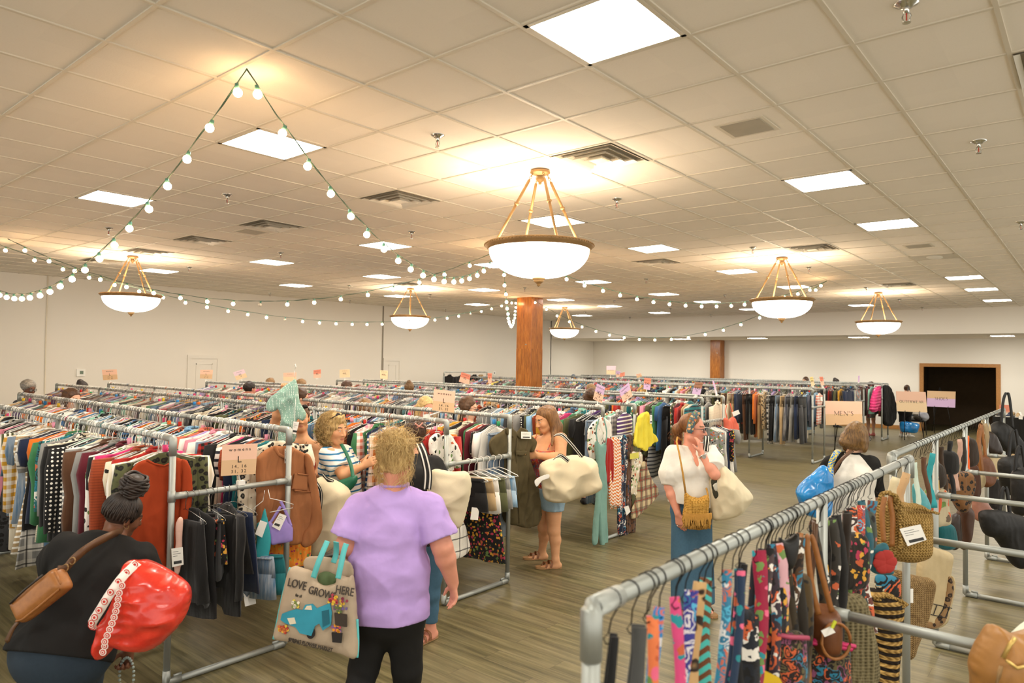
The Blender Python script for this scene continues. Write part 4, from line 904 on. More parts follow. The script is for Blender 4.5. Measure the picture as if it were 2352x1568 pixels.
    def hair(s, prims, mat, h=.006, disp=None, strands=None, clips=(), infl=0.0):
        if clips: prims = [cut(prims[0], *clips[0])]+list(prims[1:])
        V, F = sdf(prims, h, infl, (), disp); F = [tuple(f) for f in F]; V = [tuple(v) for v in V]
        if strands:
            n = len(V); V += strands.V; F += [tuple(i+n for i in f) for f in strands.F]
        return mk('hair', V, F, mat, s.o)
    def glasses(s, fr=MSPEC):
        L = s.L; m = MB(); ln = MB()
        for sg in (-1, 1):
            c = L(sg*.033, .104, 0); r, f, u = s.ft['A']; P = [c+r*.026*math.copysign(abs(math.cos(a))**.7, math.cos(a))+u*.019*math.copysign(abs(math.sin(a))**.7, math.sin(a)) for a in np.linspace(0, 2*math.pi, 21)]
            m.tube(P, .0026, 6); ln.poly(P[:-1], f, .001); m.tube([L(sg*.058, .1, .008), L(sg*.08, .06, .008), L(sg*.084, -.01, .002), L(sg*.082, -.025, -.02)], .0024, 6)
        m.tube([L(-.009, .106, .004), L(0, .11, .007), L(.009, .106, .004)], .0024, 6); o = m.build('spectacles', fr, s.o, smooth=True); ln.build('lens', MLENS, o)
def curls(c, rad, A, n, ln, r, seed, sel=None, wave=.012, freq=60, drop=.5, flow=None):
    n = int(n*3.2); r = r*.42; rr = np.random.RandomState(seed); m = MB(); A = np.asarray(A); k = 0
    while k < n:
        d = nrm(rr.normal(size=3))
        if sel and not sel(d): continue
        k += 1; p = c+(d*np.asarray(rad)*(.93+.12*rr.rand()))@A; nn = nrm((d/np.asarray(rad))@A); t = nrm(np.cross(nn, rr.normal(size=3))); t = nrm(t+(np.array([0, 0, -drop]) if flow is None else flow)); t = nrm(t-nn*np.dot(t, nn)*.7)
        b = np.cross(nn, t); ph = rr.rand()*6; L = ln*(.5+.8*rr.rand()); pts = []
        for i in range(9):
            q = i/8; x = q*L; pts.append(p+t*x+nn*(.006+wave*math.sin(x*freq+ph)-.9*x*x*2.2)+b*wave*math.cos(x*freq+ph))
        m.tube(pts, [r*(1-.7*abs(i/8-.35)) for i in range(9)], 3, False)
    return m
D_ = at_d
SHELL = lambda p, s=1.0, back=0.0, k=.02: [e_(p.L(0, -.02-back, .035), np.array([.083, .1, .092])*s, p.ft['A'], k)]
# ---- the woman in the lilac tee, back to us
k = 4.05
J = dict(head=D_(911, 1060, 4.03), nb=D_(906, 1126, 4.03), sL=D_(827, 1172, 4.03), sR=D_(984, 1168, 4.03), che=D_(896, 1215, 4.03), wai=D_(893, 1305, 4.0), pel=D_(893, 1395, 4.0), eL=D_(795, 1252, 3.98), wL=D_(852, 1290, 4.2), eR=D_(1016, 1256, 3.98), wR=D_(1040, 1338, 4.04),
         hL=D_(863, 1410, 4.0), hR=D_(928, 1410, 4.0), kL=D_(836, 1532, 3.98), kR=D_(935, 1535, 4.02), aL=D_(806, 1632, 3.75), aR=D_(938, 1655, 4.15))
fw = nrm([FWD[0], FWD[1], 0]); J['tL'] = J['aL']+fw*.2; J['tR'] = J['aR']+fw*.2
for q in 'LR': J['a'+q][2] = .09
dwn = np.array([0, 0, -1.])
P2 = Person('woman in a lilac t-shirt and black leggings, back turned, carrying a truck print tote', J, 'pink', dict(hip=(.205, .15), waist=(.205, .15), chest=(.195, .14), ua=.07, fa=.052, th=.112, kn=.075, ca=.07, an=.045, nk=.06), .007, hd=fw+RIGHT*.15-np.array([0, 0, .15]), hs=1.02,
            hands=[(J['wR'], dwn+RIGHT*.12, -RIGHT*.7-FWD*.5, FWD-RIGHT*.4, dict(curl=.32, s=.98)), (J['wL'], FWD*.3+RIGHT, FWD*-.2+dwn, FWD, dict(curl=.8))])
wr = lambda sd, a, b: (lambda P: wob(P, 9, sd, (1, 1, .55))*a*.7-crease(P, 9, sd+2, (1, 1, .7))*a*1.5-crease(P, 22, sd+1, (1, 1, .6))*b*1.8)
MLIL = plain('lilac cotton', 'b79ad6', .9, bump=(9, .25, .02), spec=.2)
o = P2.part('t_shirt', P2.torso+[f_(J['pel']-P2.up*.1, J['pel'], P2.ss, .215, .16, .215, .16, .04), P2.arm_to('L', .78, .082, .098), P2.arm_to('R', .82, .08, .1)], MLIL, .014, .008, [(J['pel']-np.array([0, 0, .055]), (0.04, 0, -1)), (J['nb']+P2.up*.042, P2.up-FWD*.05)], wr(3, .009, .0035))
MB().tube([J['nb']+P2.up*.034+P2.ss*.078*math.cos(a)+np.cross(P2.up, P2.ss)*.074*math.sin(a) for a in np.linspace(0, 2*math.pi, 25)], .009, 8).build('collar', MLIL, o, smooth=True)
lg = lambda P, infl=0: [p for q in ('tL', 'tR', 'cL', 'cR') for p in P.limb[q]]
MBLK = plain('black jersey', '191817', .8, bump=(14, .2, .01), spec=.25)
P2.part('leggings', lg(P2)+P2.torso[:2], MBLK, .006, .008, [(J['pel']+P2.up*.05, P2.up), (np.array([0, 0, .14]), (0, 0, -1))])
MSHOE = plain('black shoe', '1a1a1a', .6); MWSHOE = plain('pale canvas shoe', 'c9c2b5', .7)
for q in 'LR': P2.part('shoe', P2.limb['o'+q], MSHOE, .008, .008)
MBLO = m_hair('messy blonde hair', '9a6f34', 'f3d696')
L = P2.L; A = P2.ft['A']
st = curls(L(0, -.03, .03), (.09, .108, .1), A, 330, .1, .0026, 4, lambda d: d[1] < .6, .01, 30, 0, A[2]*2.2-A[1]*.5)
q = curls(L(0, -.05, .1), (.085, .07, .055), A, 190, .12, .0026, 8, None, .02, 42, 0); n0 = len(st.V); st.V += q.V; st.F += [tuple(i+n0 for i in f) for f in q.F]
q = curls(L(0, -.04, -.03), (.1, .06, .08), A, 70, .1, .0024, 9, lambda d: abs(d[0]) > .5 and d[1] < .5, .01, 30, 0, -A[2]*2); n0 = len(st.V); st.V += q.V; st.F += [tuple(i+n0 for i in f) for f in q.F]
P2.hair(SHELL(P2, 1.06)+[e_(L(0, -.06, .1), (.075, .065, .05), A, .025), e_(L(.0, -.06, .0), (.078, .055, .07), A, .03)], MBLO, .006, lambda P: wob(P, 90, 5, (1, 1, .3))*.004+wob(P, 30, 6)*.006, st)
MB().ball(L(-.082, 0, -.03), .005, 8, 6).build('earring', MCHROME, P2.o)
# ---- the woman in black bending over the near rack
J = dict(head=D_(284, 1183, 3.98), nb=D_(262, 1238, 3.9), sL=D_(152, 1268, 3.8), sR=D_(322, 1287, 3.9), che=D_(222, 1320, 3.8), wai=D_(180, 1400, 3.7), pel=D_(145, 1490, 3.62), eL=D_(108, 1335, 4.0), wL=D_(160, 1345, 4.15), eR=D_(305, 1385, 4.0), wR=D_(297, 1490, 3.95),
         hL=D_(108, 1500, 3.62), hR=D_(184, 1502, 3.66), kL=D_(110, 1640, 3.75), kR=D_(180, 1640, 3.8), aL=D_(110, 1750, 3.6), aR=D_(178, 1740, 3.7))
for q in 'LR': J['a'+q][2] = .09; J['t'+q] = J['a'+q]+fw*.2
tl = nrm(UP*.9+RIGHT*.32)
P1 = Person('woman with a braided bun in a black top, bending with a red bag', J, 'dark', dict(hip=(.225, .17), waist=(.205, .155), chest=(.2, .14), ua=.062, fa=.046, th=.118, kn=.075, ca=.07, an=.045, nk=.056), .007, hd=FWD*.75+RIGHT*.55-UP*.35, hu=tl, hs=1.0,
            hands=[(J['wR'], dwn-RIGHT*.15, -FWD-RIGHT*.2, -RIGHT, dict(curl=.9)), (J['wL'], FWD+RIGHT*.5, -UP, RIGHT, dict(curl=.6))])
MBTOP = plain('black crepe', '1e1d1c', .85, bump=(8, .3, .02), spec=.2)
o = P1.part('top', P1.torso+[f_(J['pel']-P1.up*.12, J['pel'], P1.ss, .235, .185, .23, .175, .04), P1.arm_to('L', .4, .085, .1), cut(c_(J['sR'], J['sR']+(J['eR']-J['sR'])*.45+RIGHT*.03, .075, .1, .03), J['sR']+(J['eR']-J['sR'])*.42, J['eR']-J['sR'])], MBTOP, .016, .008, [(J['pel']-P1.up*.04, -P1.up+RIGHT*.1), (J['nb']+P1.up*.03, P1.up-FWD*.1)], wr(9, .01, .004))
MJEAN = plain('dark denim', '23303c', .85, bump=(60, .15, .003)); MJEAN2 = plain('mid blue denim', '3f6076', .85, bump=(60, .15, .003)); MJEAN3 = plain('pale denim', '8fa9ba', .85, bump=(60, .2, .003))
P1.part('jeans', lg(P1)+P1.torso[:2], MJEAN, .012, .009, [(J['pel']+P1.up*.04, P1.up), (np.array([0, 0, .1]), (0, 0, -1))])
for q in 'LR': P1.part('shoe', P1.limb['o'+q], MSHOE, .008, .009)
L = P1.L; A = P1.ft['A']; bun = D_(308, 1113, 3.97); MBRD = m_hair('black braids', '120e0c', '3a2e26', (20, 20, 20))
br = MB(); rr2 = np.random.RandomState(3); btop = bun-nrm(bun-J['head'])*.05
for i in range(64):                                             # braids drawn up from the hairline to the bun
    a = 2*math.pi*i/64; el = (-.5 if i % 2 else -.15); d = np.array([math.cos(a)*.98, math.sin(a), el]); d = d/np.linalg.norm(d)
    if d[1] > .55: continue
    p0 = L(d[0]*.088, d[1]*.1-.02, d[2]*.095+.03); pts = []
    for t in np.linspace(0, 1, 9):
        q = p0*(1-t)+btop*t; ctr = L(0, -.02, .035); v = nrm((q-ctr)@A.T/np.array([.088, .106, .098])); pts.append(ctr+(v*np.array([.088, .106, .098]))@A if t < .85 else q)
    br.tube(pts, [.0058*(1+.25*math.sin(j*2.6+i)) for j in range(9)], 6)
bax = nrm(bun-J['head']); sx, sy, _ = frame(bax)
for i in range(9):                                              # coils of the bun
    rr_ = .078-.004*abs(i-4); hh = -.05+.0125*i
    br.tube([bun+bax*(hh+.006*math.sin(a*3+i))+(sx*math.cos(a)+sy*math.sin(a))*(rr_*(.93+.06*math.sin(a*5+i*2))) for a in np.linspace(0, 2*math.pi, 26)], .0085, 6)
P1.hair(SHELL(P1, 1.03)+[e_(bun, (.07, .07, .062), np.array([sx, sy, bax]), .02)], MBRD, .007, None, br)
MB().tube([L(.082, .0, -.03)+np.array([0, 0, .014])*math.cos(a)+A[1]*.014*math.sin(a) for a in np.linspace(0, 6.28, 15)], .002, 5).build('earring', MBRASS, P1.o)
# ---- woman in the striped tee
J = dict(head=D_(770, 985, 6.1), nb=D_(770, 1030, 6.12), sR=D_(756, 1045, 5.96), sL=D_(790, 1040, 6.28), che=D_(776, 1070, 6.12), wai=D_(784, 1105, 6.12), pel=D_(786, 1150, 6.12), eR=D_(789, 1090, 5.88), wR=D_(833, 1070, 5.98), eL=D_(812, 1082, 6.35), wL=D_(838, 1058, 6.3),
         hL=D_(795, 1160, 6.2), hR=D_(778, 1160, 6.04), kL=D_(800, 1275, 6.2), kR=D_(785, 1275, 6.04), aL=D_(795, 1380, 6.2), aR=D_(780, 1385, 6.04))
for q in 'LR': J['a'+q][2] = .09; J['t'+q] = J['a'+q]+RIGHT*.2
hd3 = RIGHT*.86-FWD*.5-UP*.12
P3 = Person('woman with curly blonde hair in a blue striped tee, sunglasses on her head', J, 'tan', dict(hip=(.17, .15), waist=(.16, .145), chest=(.165, .135), ua=.056, fa=.042, nk=.05), .0065, hd=hd3, hs=1.04,
            hands=[(J['wR'], RIGHT+UP*.5, FWD-UP*.3, UP-RIGHT*.3, dict(curl=.35)), (J['wL'], RIGHT+UP*.55, -FWD*.5-UP*.5, UP, dict(curl=.4))], bust=.07)
def m_breton():
    t = NT('white tee with blue stripes'); z = t.n('ShaderNodeSeparateXYZ', Vector=t.n('ShaderNodeVectorMath', _operation='ADD', i0=t.coords(), i1=t.n('ShaderNodeVectorMath', _operation='SCALE', i0=t.noise(t.coords(), 4).outputs['Color'], Scale=.03).outputs[0]).outputs[0]).outputs[2]
    b = t.math('GREATER_THAN', t.math('FRACT', t.math('MULTIPLY', z, 21)), .72); t.set(t.mix(b, lin('e9e6de'), lin('2f6f9a')), .85, 0, .2); return t.m
P3.part('t_shirt', P3.torso+[P3.arm_to('R', .72, .07, .08), P3.arm_to('L', .7, .07, .08)], m_breton(), .014, .0075, [(J['nb']+P3.up*.03, P3.up+P3.front*.45)], wr(13, .008, .003))
P3.part('trousers', lg(P3)+P3.torso[:1], plain('white trousers', 'd8d2c6', .8), .014, .01, [(np.array([0, 0, .12]), (0, 0, -1))])
for q in 'LR': P3.part('shoe', P3.limb['o'+q], MWSHOE, .008, .009)
L = P3.L; A = P3.ft['A']; MCUR = m_hair('curly dark blonde hair', '6f4f28', 'd9b878')
P3.hair(SHELL(P3, 1.03)+[e_(L(0, -.07, -.02), (.1, .07, .1), A, .04), e_(L(-.07, -.02, -.02), (.035, .06, .1), A, .03), e_(L(.07, -.02, -.02), (.035, .06, .1), A, .03), e_(L(0, -.04, -.1), (.085, .055, .05), A, .04), e_(L(0, .03, .105), (.06, .045, .03), A, .03)], MCUR, .0065,
        lambda P: wob(P, 75, 15)*.008+wob(P, 30, 16)*.008, curls(L(0, -.05, -.0), (.118, .11, .14), A, 330, .12, .004, 14, lambda d: d[1] < .45, .012, 75, .8), [(L(0, .055, 0), nrm(P3.ft['f']-P3.ft['u']*.5))])
sg = MB()
for q in (-1, 1): sg.ball(L(q*.034, .045, .125), (.03, .012, .024), 12, 8, A)
sg.tube([L(-.075, -.01, .085), L(-.06, .04, .12), L(0, .055, .13), L(.06, .04, .12), L(.075, -.01, .085)], .004, 6); sg.build('sunglasses', plain('dark sunglasses', '241713', .15), P3.o, smooth=True)
MB().tube([J['wR']-RIGHT*.035+(UP*math.cos(a)+FWD*math.sin(a))*.034 for a in np.linspace(0, 6.28, 18)], .004, 6).build('bracelet', MCHROME, P3.o, smooth=True)
# ---- woman lifting the green dress
J = dict(head=D_(690, 960, 6.42), nb=D_(698, 1010, 6.4), sR=D_(664, 1022, 6.38), sL=D_(727, 1026, 6.36), che=D_(699, 1060, 6.38), wai=D_(699, 1105, 6.38), pel=D_(699, 1155, 6.4), eR=D_(631, 972, 6.34), wR=D_(650, 905, 6.22), eL=D_(736, 1085, 6.3), wL=D_(716, 1098, 6.1),
         hL=D_(720, 1165, 6.4), hR=D_(680, 1165, 6.4), kL=D_(720, 1285, 6.4), kR=D_(682, 1285, 6.4), aL=D_(720, 1370, 6.4), aR=D_(682, 1370, 6.4))
for q in 'LR': J['a'+q][2] = .09; J['t'+q] = J['a'+q]-fw*.2
P4 = Person('woman in a coral tank top holding a green dress up high on its hanger', J, 'tan', dict(hip=(.165, .12), waist=(.13, .1), chest=(.15, .11), ua=.047, fa=.036, nk=.048), .0065, hd=-FWD+RIGHT*.35+UP*.05, bust=.06,
            hands=[(J['wR'], UP*.9+RIGHT*.3, -FWD, RIGHT, dict(curl=.95)), (J['wL'], -RIGHT*.3+dwn, FWD, -FWD, dict(curl=.7))])
P4.part('tank_top', P4.torso, plain('coral ribbed cotton', 'b5453c', .85), .01, .0075, [(J['che']+P4.up*.085, P4.up+P4.front*.3)])
P4.part('jeans', lg(P4)+P4.torso[:1], MJEAN2, .012, .01, [(np.array([0, 0, .12]), (0, 0, -1))])
for q in 'LR': P4.part('shoe', P4.limb['o'+q], MWSHOE, .008, .009)
L = P4.L; A = P4.ft['A']; MBRN = m_hair('brown hair', '3a2416', '7d5632')
P4.hair(SHELL(P4, 1.0)+[e_(L(0, -.1, -.01), (.05, .05, .06), A, .03)], MBRN, .0065, lambda P: wob(P, 80, 25, (1, 1, .3))*.003, None, [(L(0, .04, .03), nrm(P4.ft['f']-P4.ft['u']*.7))])
sg = MB()
for q in (-1, 1): sg.ball(L(q*.033, .06, .108), (.028, .01, .02), 12, 8, A)
sg.tube([L(-.08, -.0, .06), L(-.06, .055, .105), L(0, .068, .112), L(.06, .055, .105), L(.08, 0, .06)], .004, 6); sg.build('sunglasses', plain('black sunglasses', '17120f', .15), P4.o, smooth=True)
nk = MB().tube([J['nb']+P4.front*(.06+.03*math.cos(a*.5))+P4.ss*.06*a/1.6-P4.up*(.0+.055*(1-(a/1.6)**2)) for a in np.linspace(-1.6, 1.6, 15)], .002, 5).build('necklace', MBRASS, P4.o, smooth=True)
# ---- woman in the black tee with hair clip, half hidden by the lilac tee
J = dict(head=D_(945, 1010, 5.35), nb=D_(956, 1052, 5.25), sL=D_(925, 1060, 5.3), sR=D_(996, 1068, 5.2), che=D_(962, 1098, 5.2), wai=D_(968, 1150, 5.2), pel=D_(975, 1205, 5.2), eL=D_(905, 1115, 5.4), wL=D_(900, 1080, 5.6), eR=D_(1018, 1118, 5.3), wR=D_(985, 1130, 5.5),
         hL=D_(960, 1215, 5.25), hR=D_(990, 1215, 5.2), kL=D_(962, 1330, 5.3), kR=D_(992, 1325, 5.25), aL=D_(960, 1420, 5.3), aR=D_(990, 1420, 5.25))
for q in 'LR': J['a'+q][2] = .09; J['t'+q] = J['a'+q]-RIGHT*.12-fw*.15
P5 = Person('woman in a black t-shirt with a pink hair clip, browsing behind the lilac tee', J, 'pink', dict(hip=(.17, .13), waist=(.16, .125), chest=(.165, .125), ua=.054, fa=.04, nk=.05, th=.09, kn=.06), .007, hd=FWD*.7-RIGHT*.6-UP*.3,
            hands=[(J['wL'], FWD-RIGHT*.5, -UP, RIGHT, dict(curl=.5)), (J['wR'], FWD-RIGHT*.5, -UP, RIGHT, dict(curl=.5))], bare=True)
P5.part('t_shirt', P5.torso+[P5.arm_to('L', .6, .066, .076), P5.arm_to('R', .62, .066, .076)], plain('washed black cotton', '2b2a29', .9, bump=(9, .25, .02), spec=.2), .014, .008, [(J['nb']+P5.up*.035, P5.up)], wr(19, .008, .003))
P5.part('jeans', lg(P5)+P5.torso[:1], MJEAN2, .01, .009, [(np.array([0, 0, .13]), (0, 0, -1))], wr(21, .006, .002))
MSAND = plain('brown leather strap', '7a4a28', .5); MSOLE = plain('cork footbed', 'a07a50', .8)
def sandal(P, q):
    a, t = P.J['a'+q], P.J['t'+q]; d = nrm([t[0]-a[0], t[1]-a[1], 0]); sd = np.cross(d, [0, 0, 1]); b = np.array([a[0], a[1], .001])
    out = [(-.065, .0), (-.055, .028), (0, .033), (.08, .045), (.14, .05), (.19, .036), (.205, 0), (.19, -.03), (.13, -.044), (.06, -.036), (0, -.033), (-.055, -.026)]
    s = MB().poly([b+d*x+sd*y+[0, 0, .022] for x, y in spline(out, 4)], (0, 0, 1), .021).build('sandal', MSOLE, P.o)
    st = MB()
    for (x, w) in ((.105, .02), (.055, .022)):
        st.ribbon([b+d*(x+.012*math.sin(u*2))+sd*math.cos(u)*.053+[0, 0, .02+math.sin(u)*(.062 if x < .1 else .045)] for u in np.linspace(0, math.pi, 9)], w, d, .004)
    st.ribbon([b+d*.15+sd*.012+[0, 0, .03], b+d*.12+sd*.008+[0, 0, .055], b+d*.08+[0, 0, .07]], .012, sd, .004); st.build('sandal_strap', MSAND, s)
for q in 'LR': sandal(P5, q)
L = P5.L; A = P5.ft['A']; MDBR = m_hair('dark brown hair', '24160e', '5b3c24')
P5.hair(SHELL(P5, 1.02)+[e_(L(.01, -.09, .06), (.07, .055, .06), A, .03)], MDBR, .0065, lambda P: wob(P, 60, 35)*.004, curls(L(.01, -.09, .06), (.072, .06, .062), A, 50, .1, .003, 5))
MB().tube([L(-.03, -.13, .1), L(-.01, -.15, .07), L(.03, -.15, .06)], .006, 6).tube([L(-.03, -.13, .06), L(0, -.155, .08), L(.03, -.14, .1)], .006, 6).build('hair_clip', plain('pink plastic', 'd08a78', .35), P5.o, smooth=True)
# ---- woman in the floral camisole and denim shorts
J = dict(head=D_(1252, 962, 7.25), nb=D_(1259, 1005, 7.28), sR=D_(1232, 1012, 7.4), sL=D_(1288, 1008, 7.14), che=D_(1258, 1042, 7.26), wai=D_(1258, 1083, 7.26), pel=D_(1258, 1130, 7.26), eR=D_(1213, 1050, 7.35), wR=D_(1205, 1042, 7.1), eL=D_(1288, 1052, 7.02), wL=D_(1236, 1046, 6.98),
         hL=D_(1272, 1143, 7.2), hR=D_(1247, 1143, 7.32), kL=D_(1272, 1218, 7.14), kR=D_(1250, 1212, 7.32), aL=D_(1276, 1288, 7.1), aR=D_(1245, 1270, 7.42))
J['aL'][2] = .085; J['aR'][2] = .085; J['tL'] = J['aL']-RIGHT*.2-fw*.02; J['tR'] = J['aR']-RIGHT*.2-fw*.02
P6 = Person('long haired woman in a red floral camisole and denim shorts, reaching for an olive coat', J, 'tan', dict(hip=(.18, .135), waist=(.155, .125), chest=(.165, .125), ua=.063, fa=.046, th=.096, kn=.06, ca=.056, an=.036, nk=.05), .0065, hd=-RIGHT*.8-FWD*.5-UP*.32, hs=1.06, bare=True, bust=.075,
            hands=[(J['wL'], -RIGHT+FWD*.25, FWD, UP, dict(curl=.4)), (J['wR'], -RIGHT*.7-FWD*.4, dwn, -FWD, dict(curl=.5))])
MFLO = cloth('red floral camisole', 'paisley', 1.6, '2f7a86', 'e0a03c'); MFLO2 = MFLO
o = P6.part('camisole', P6.torso, MFLO, .013, .0075, [(J['che']+P6.up*.06, P6.up+P6.front*.1), (J['pel']+P6.up*.01, -P6.up)], wr(29, .007, .003), 'b3302f')
st = MB()
for q in (J['sL'], J['sR']): st.ribbon([J['che']+P6.up*.06+(q-J['nb'])*.75+P6.front*.14, q-(q-J['nb'])*.25+P6.up*.075+P6.front*.03, q-(q-J['nb'])*.25+P6.up*.06-P6.front*.06, J['che']+P6.up*.055+(q-J['nb'])*.6-P6.front*.13], .012, P6.ss, .003)
st.build('shoulder_strap', MFLO, o).color = lin('b3302f')
P6.part('denim_shorts', P6.torso[:2]+P6.limb['tL']+P6.limb['tR'], MJEAN3, .02, .008, [(J['pel']+P6.up*.06, P6.up), (np.array([0, 0, J['pel'][2]-.17]), (0, 0, -1))], wr(31, .006, .003))
for q in 'LR': sandal(P6, q)
L = P6.L; A = P6.ft['A']; MLBR = m_hair('long brown hair', '3d2412', '93683a')
lk = []
for x, y, u, v, d, r0, r1, r2 in ((-.07, -.035, 1279, 1022, 7.14, .04, .045, .022), (-.05, -.07, 1288, 1010, 7.22, .05, .05, .03), (0, -.085, 1283, 1008, 7.32, .06, .055, .04), (.07, -.03, 1238, 1016, 7.36, .03, .03, .014), (-.075, -.005, 1268, 1022, 7.08, .026, .028, .012)):
    a_ = L(x, y, .05); m_ = L(x*1.2, y-.01, -.1); lk += [c_(a_, m_, r0, r1, .03), c_(m_, D_(u, v, d), r1, r2, .03)]
P6.hair(SHELL(P6, 1.07)+lk, MLBR, .0065, lambda P: wob(P, 90, 45, (1, 1, .12))*.004+wob(P, 30, 46, (1, 1, .2))*.004, None, [(L(0, .062, .06), nrm(P6.ft['f']-P6.ft['u']*.75))])
# ---- woman in the white blouse, hand at her mouth
J = dict(head=D_(1591, 983, 5.98), nb=D_(1583, 1030, 5.98), sR=D_(1549, 1042, 5.92), sL=D_(1624, 1036, 5.98), che=D_(1586, 1075, 5.92), wai=D_(1588, 1125, 5.9), pel=D_(1589, 1168, 5.9), eR=D_(1537, 1118, 5.86), wR=D_(1557, 1180, 5.78), eL=D_(1642, 1090, 5.72), wL=D_(1611, 1042, 5.80),
         hL=D_(1606, 1180, 5.9), hR=D_(1571, 1180, 5.9), kL=D_(1608, 1275, 5.9), kR=D_(1570, 1275, 5.88), aL=D_(1608, 1366, 5.95), aR=D_(1575, 1380, 5.85))
for q in 'LR': J['a'+q][2] = .085; J['t'+q] = J['a'+q]-fw*.17+RIGHT*.08
hd7 = RIGHT*.88-FWD*.46-UP*.1
P7 = Person('woman in a white gauze blouse and glasses with fingers at her mouth', J, 'pink', dict(hip=(.165, .12), waist=(.15, .115), chest=(.155, .115), ua=.046, fa=.037, th=.09, kn=.06, nk=.047), .006, hd=hd7, hs=1.04, bare=True, bust=.06,
            hands=[(J['wR'], dwn+RIGHT*.2, FWD*.4+RIGHT*.5, -FWD+RIGHT*.3, dict(curl=.25)), (J['wL'], UP*1.0-RIGHT*.02+FWD*.25, -RIGHT*.6+FWD*.7, -FWD*.6-RIGHT*.5, dict(curls=(.3, .38, .46, .55), s=.98))])
def m_gauze():
    t = NT('white gauze cotton'); s = t.n('ShaderNodeSeparateXYZ', Vector=t.coords(scale=(1, 1, 1))).outputs; n = t.noise(t.coords(), 16, 3)
    a = t.math('ABSOLUTE', t.math('SINE', t.math('MULTIPLY', s[2], 800))); b = t.math('ABSOLUTE', t.math('SINE', t.math('MULTIPLY', t.math('ADD', s[0], s[1]), 800))); h = t.math('MULTIPLY', a, b)
    t.set(t.ramp(h, [(0, lin('dfdace')), (.5, lin('efebe1'))]), .9, 0, .2); t.bump(t.math('ADD', h, n.outputs[0]), .35, .006); return t.m
MGZ = m_gauze()
mR = J['sR']+(J['eR']-J['sR'])*.6; mL = J['sL']+(J['eL']-J['sL'])*.5
o = P7.part('blouse', P7.torso[1:]+[sub(c_(J['nb']+P7.front*.1+P7.up*.02, J['che']+P7.front*.175-P7.up*.03, .05, .006, .006))]+[f_(J['pel']-P7.up*.08, J['wai'], P7.ss, .2, .155, .18, .145, .05), c_(J['sR'], mR, .07, .092, .05), cut(c_(mR, J['sR']+(J['eR']-J['sR'])*.95, .09, .052, .03), J['sR']+(J['eR']-J['sR'])*.95, J['eR']-J['sR']), c_(J['sL'], mL, .07, .1, .05), cut(c_(mL, J['sL']+(J['eL']-J['sL'])*.85, .1, .075, .03), J['sL']+(J['eL']-J['sL'])*.8, J['eL']-J['sL'])], MGZ, .01, .007,
        [(J['pel']+P7.up*.03, -P7.up-RIGHT*.15), (J['nb']+P7.up*.035, P7.up+P7.front*.1)], lambda P: -crease(P, 13, 51, (1.2, 1.2, .3))*.009-crease(P, 30, 52, (1, 1, .5))*.003)
w3 = lambda a, up_, f_: J['nb']+P7.ss*a+P7.up*up_+P7.front*f_
MB().ribbon([w3(-.058, .018, .06), w3(-.036, -.05, .106), w3(-.004, -.165, .166), w3(-.004, -.25, .168)], .018, P7.ss, .006).ribbon([w3(.058, .018, .06), w3(.036, -.05, .106), w3(.008, -.165, .164), w3(.006, -.25, .166)], .018, P7.ss, .006).build('placket', MGZ, o)
P7.part('wide_jeans', P7.torso[:2]+[f_(J['h'+q], np.array([*J['a'+q][:2], .06]), P7.ss, .1, .1, .115, .1, .03) for q in 'LR'], MJEAN2, .006, .008, [(J['pel']+P7.up*.09, P7.up), (np.array([0, 0, .07]), (0, 0, -1))], lambda P: wob(P, 22, 55, (1, 1, .1))*.008)
for q in 'LR': sandal(P7, q)
L = P7.L; A = P7.ft['A']; MAUB = m_hair('auburn hair', '4a2a16', '93602f')
tail = [c_(L(0, -.1, .01), D_(1556, 985, 6.05), .03, .045, .02), c_(D_(1556, 985, 6.05), D_(1552, 1010, 6.05), .04, .012, .03)]
P7.hair(SHELL(P7, 1.0)+tail, MAUB, .006, lambda P: wob(P, 90, 61, (1, 1, .3))*.003, curls(D_(1556, 990, 6.05), (.04, .04, .05), np.eye(3), 40, .09, .0025, 6, None, .004, 30, 1.2), [(L(0, .045, .05), nrm(P7.ft['f']-P7.ft['u']*.6))])
hb = MB(); N = 26
for i in range(N+1):
    a = math.pi*i/N-.0; 
hbp = [L(.086*math.cos(a), .028-.03*abs(math.cos(a)), .03+.108*math.sin(a)*1.0-.04*abs(math.cos(a))) for a in np.linspace(-.25, math.pi+.25, 27)]
hb.ribbon(hbp, .06, A[1]*1.0-A[2]*.35, .008); hb.build('headband', cloth('headband print', 'floral', 1.6, 'c08a5a', 'd9a878'), P7.o, smooth=True).color = lin('4f6468')
P7.glasses()
w = J['wL']-nrm(J['wL']-J['eL'])*.02; wd = nrm(J['wL']-J['eL']); a_, b2, _ = frame(wd)
wt = MB().tube([w+(a_*math.cos(t)+b2*math.sin(t))*.033 for t in np.linspace(0, 6.28, 20)], .006, 6).build('wristwatch', MCHROME, P7.o, smooth=True)
MB().lathe([(.001, .008), (.017, .008), (.018, 0), (.001, 0)], w-FWD*.034, 16, tuple(-FWD)).build('watch_face', MCHROME, wt)
for q, hnd in (('wL', UP), ('wR', dwn)): MB().tube([J[q]+hnd*.095-FWD*.0+(RIGHT*math.cos(t)+FWD*math.sin(t))*.0105 for t in np.linspace(0, 6.28, 14)], .0025, 5).build('ring', MCHROME, P7.o, smooth=True)
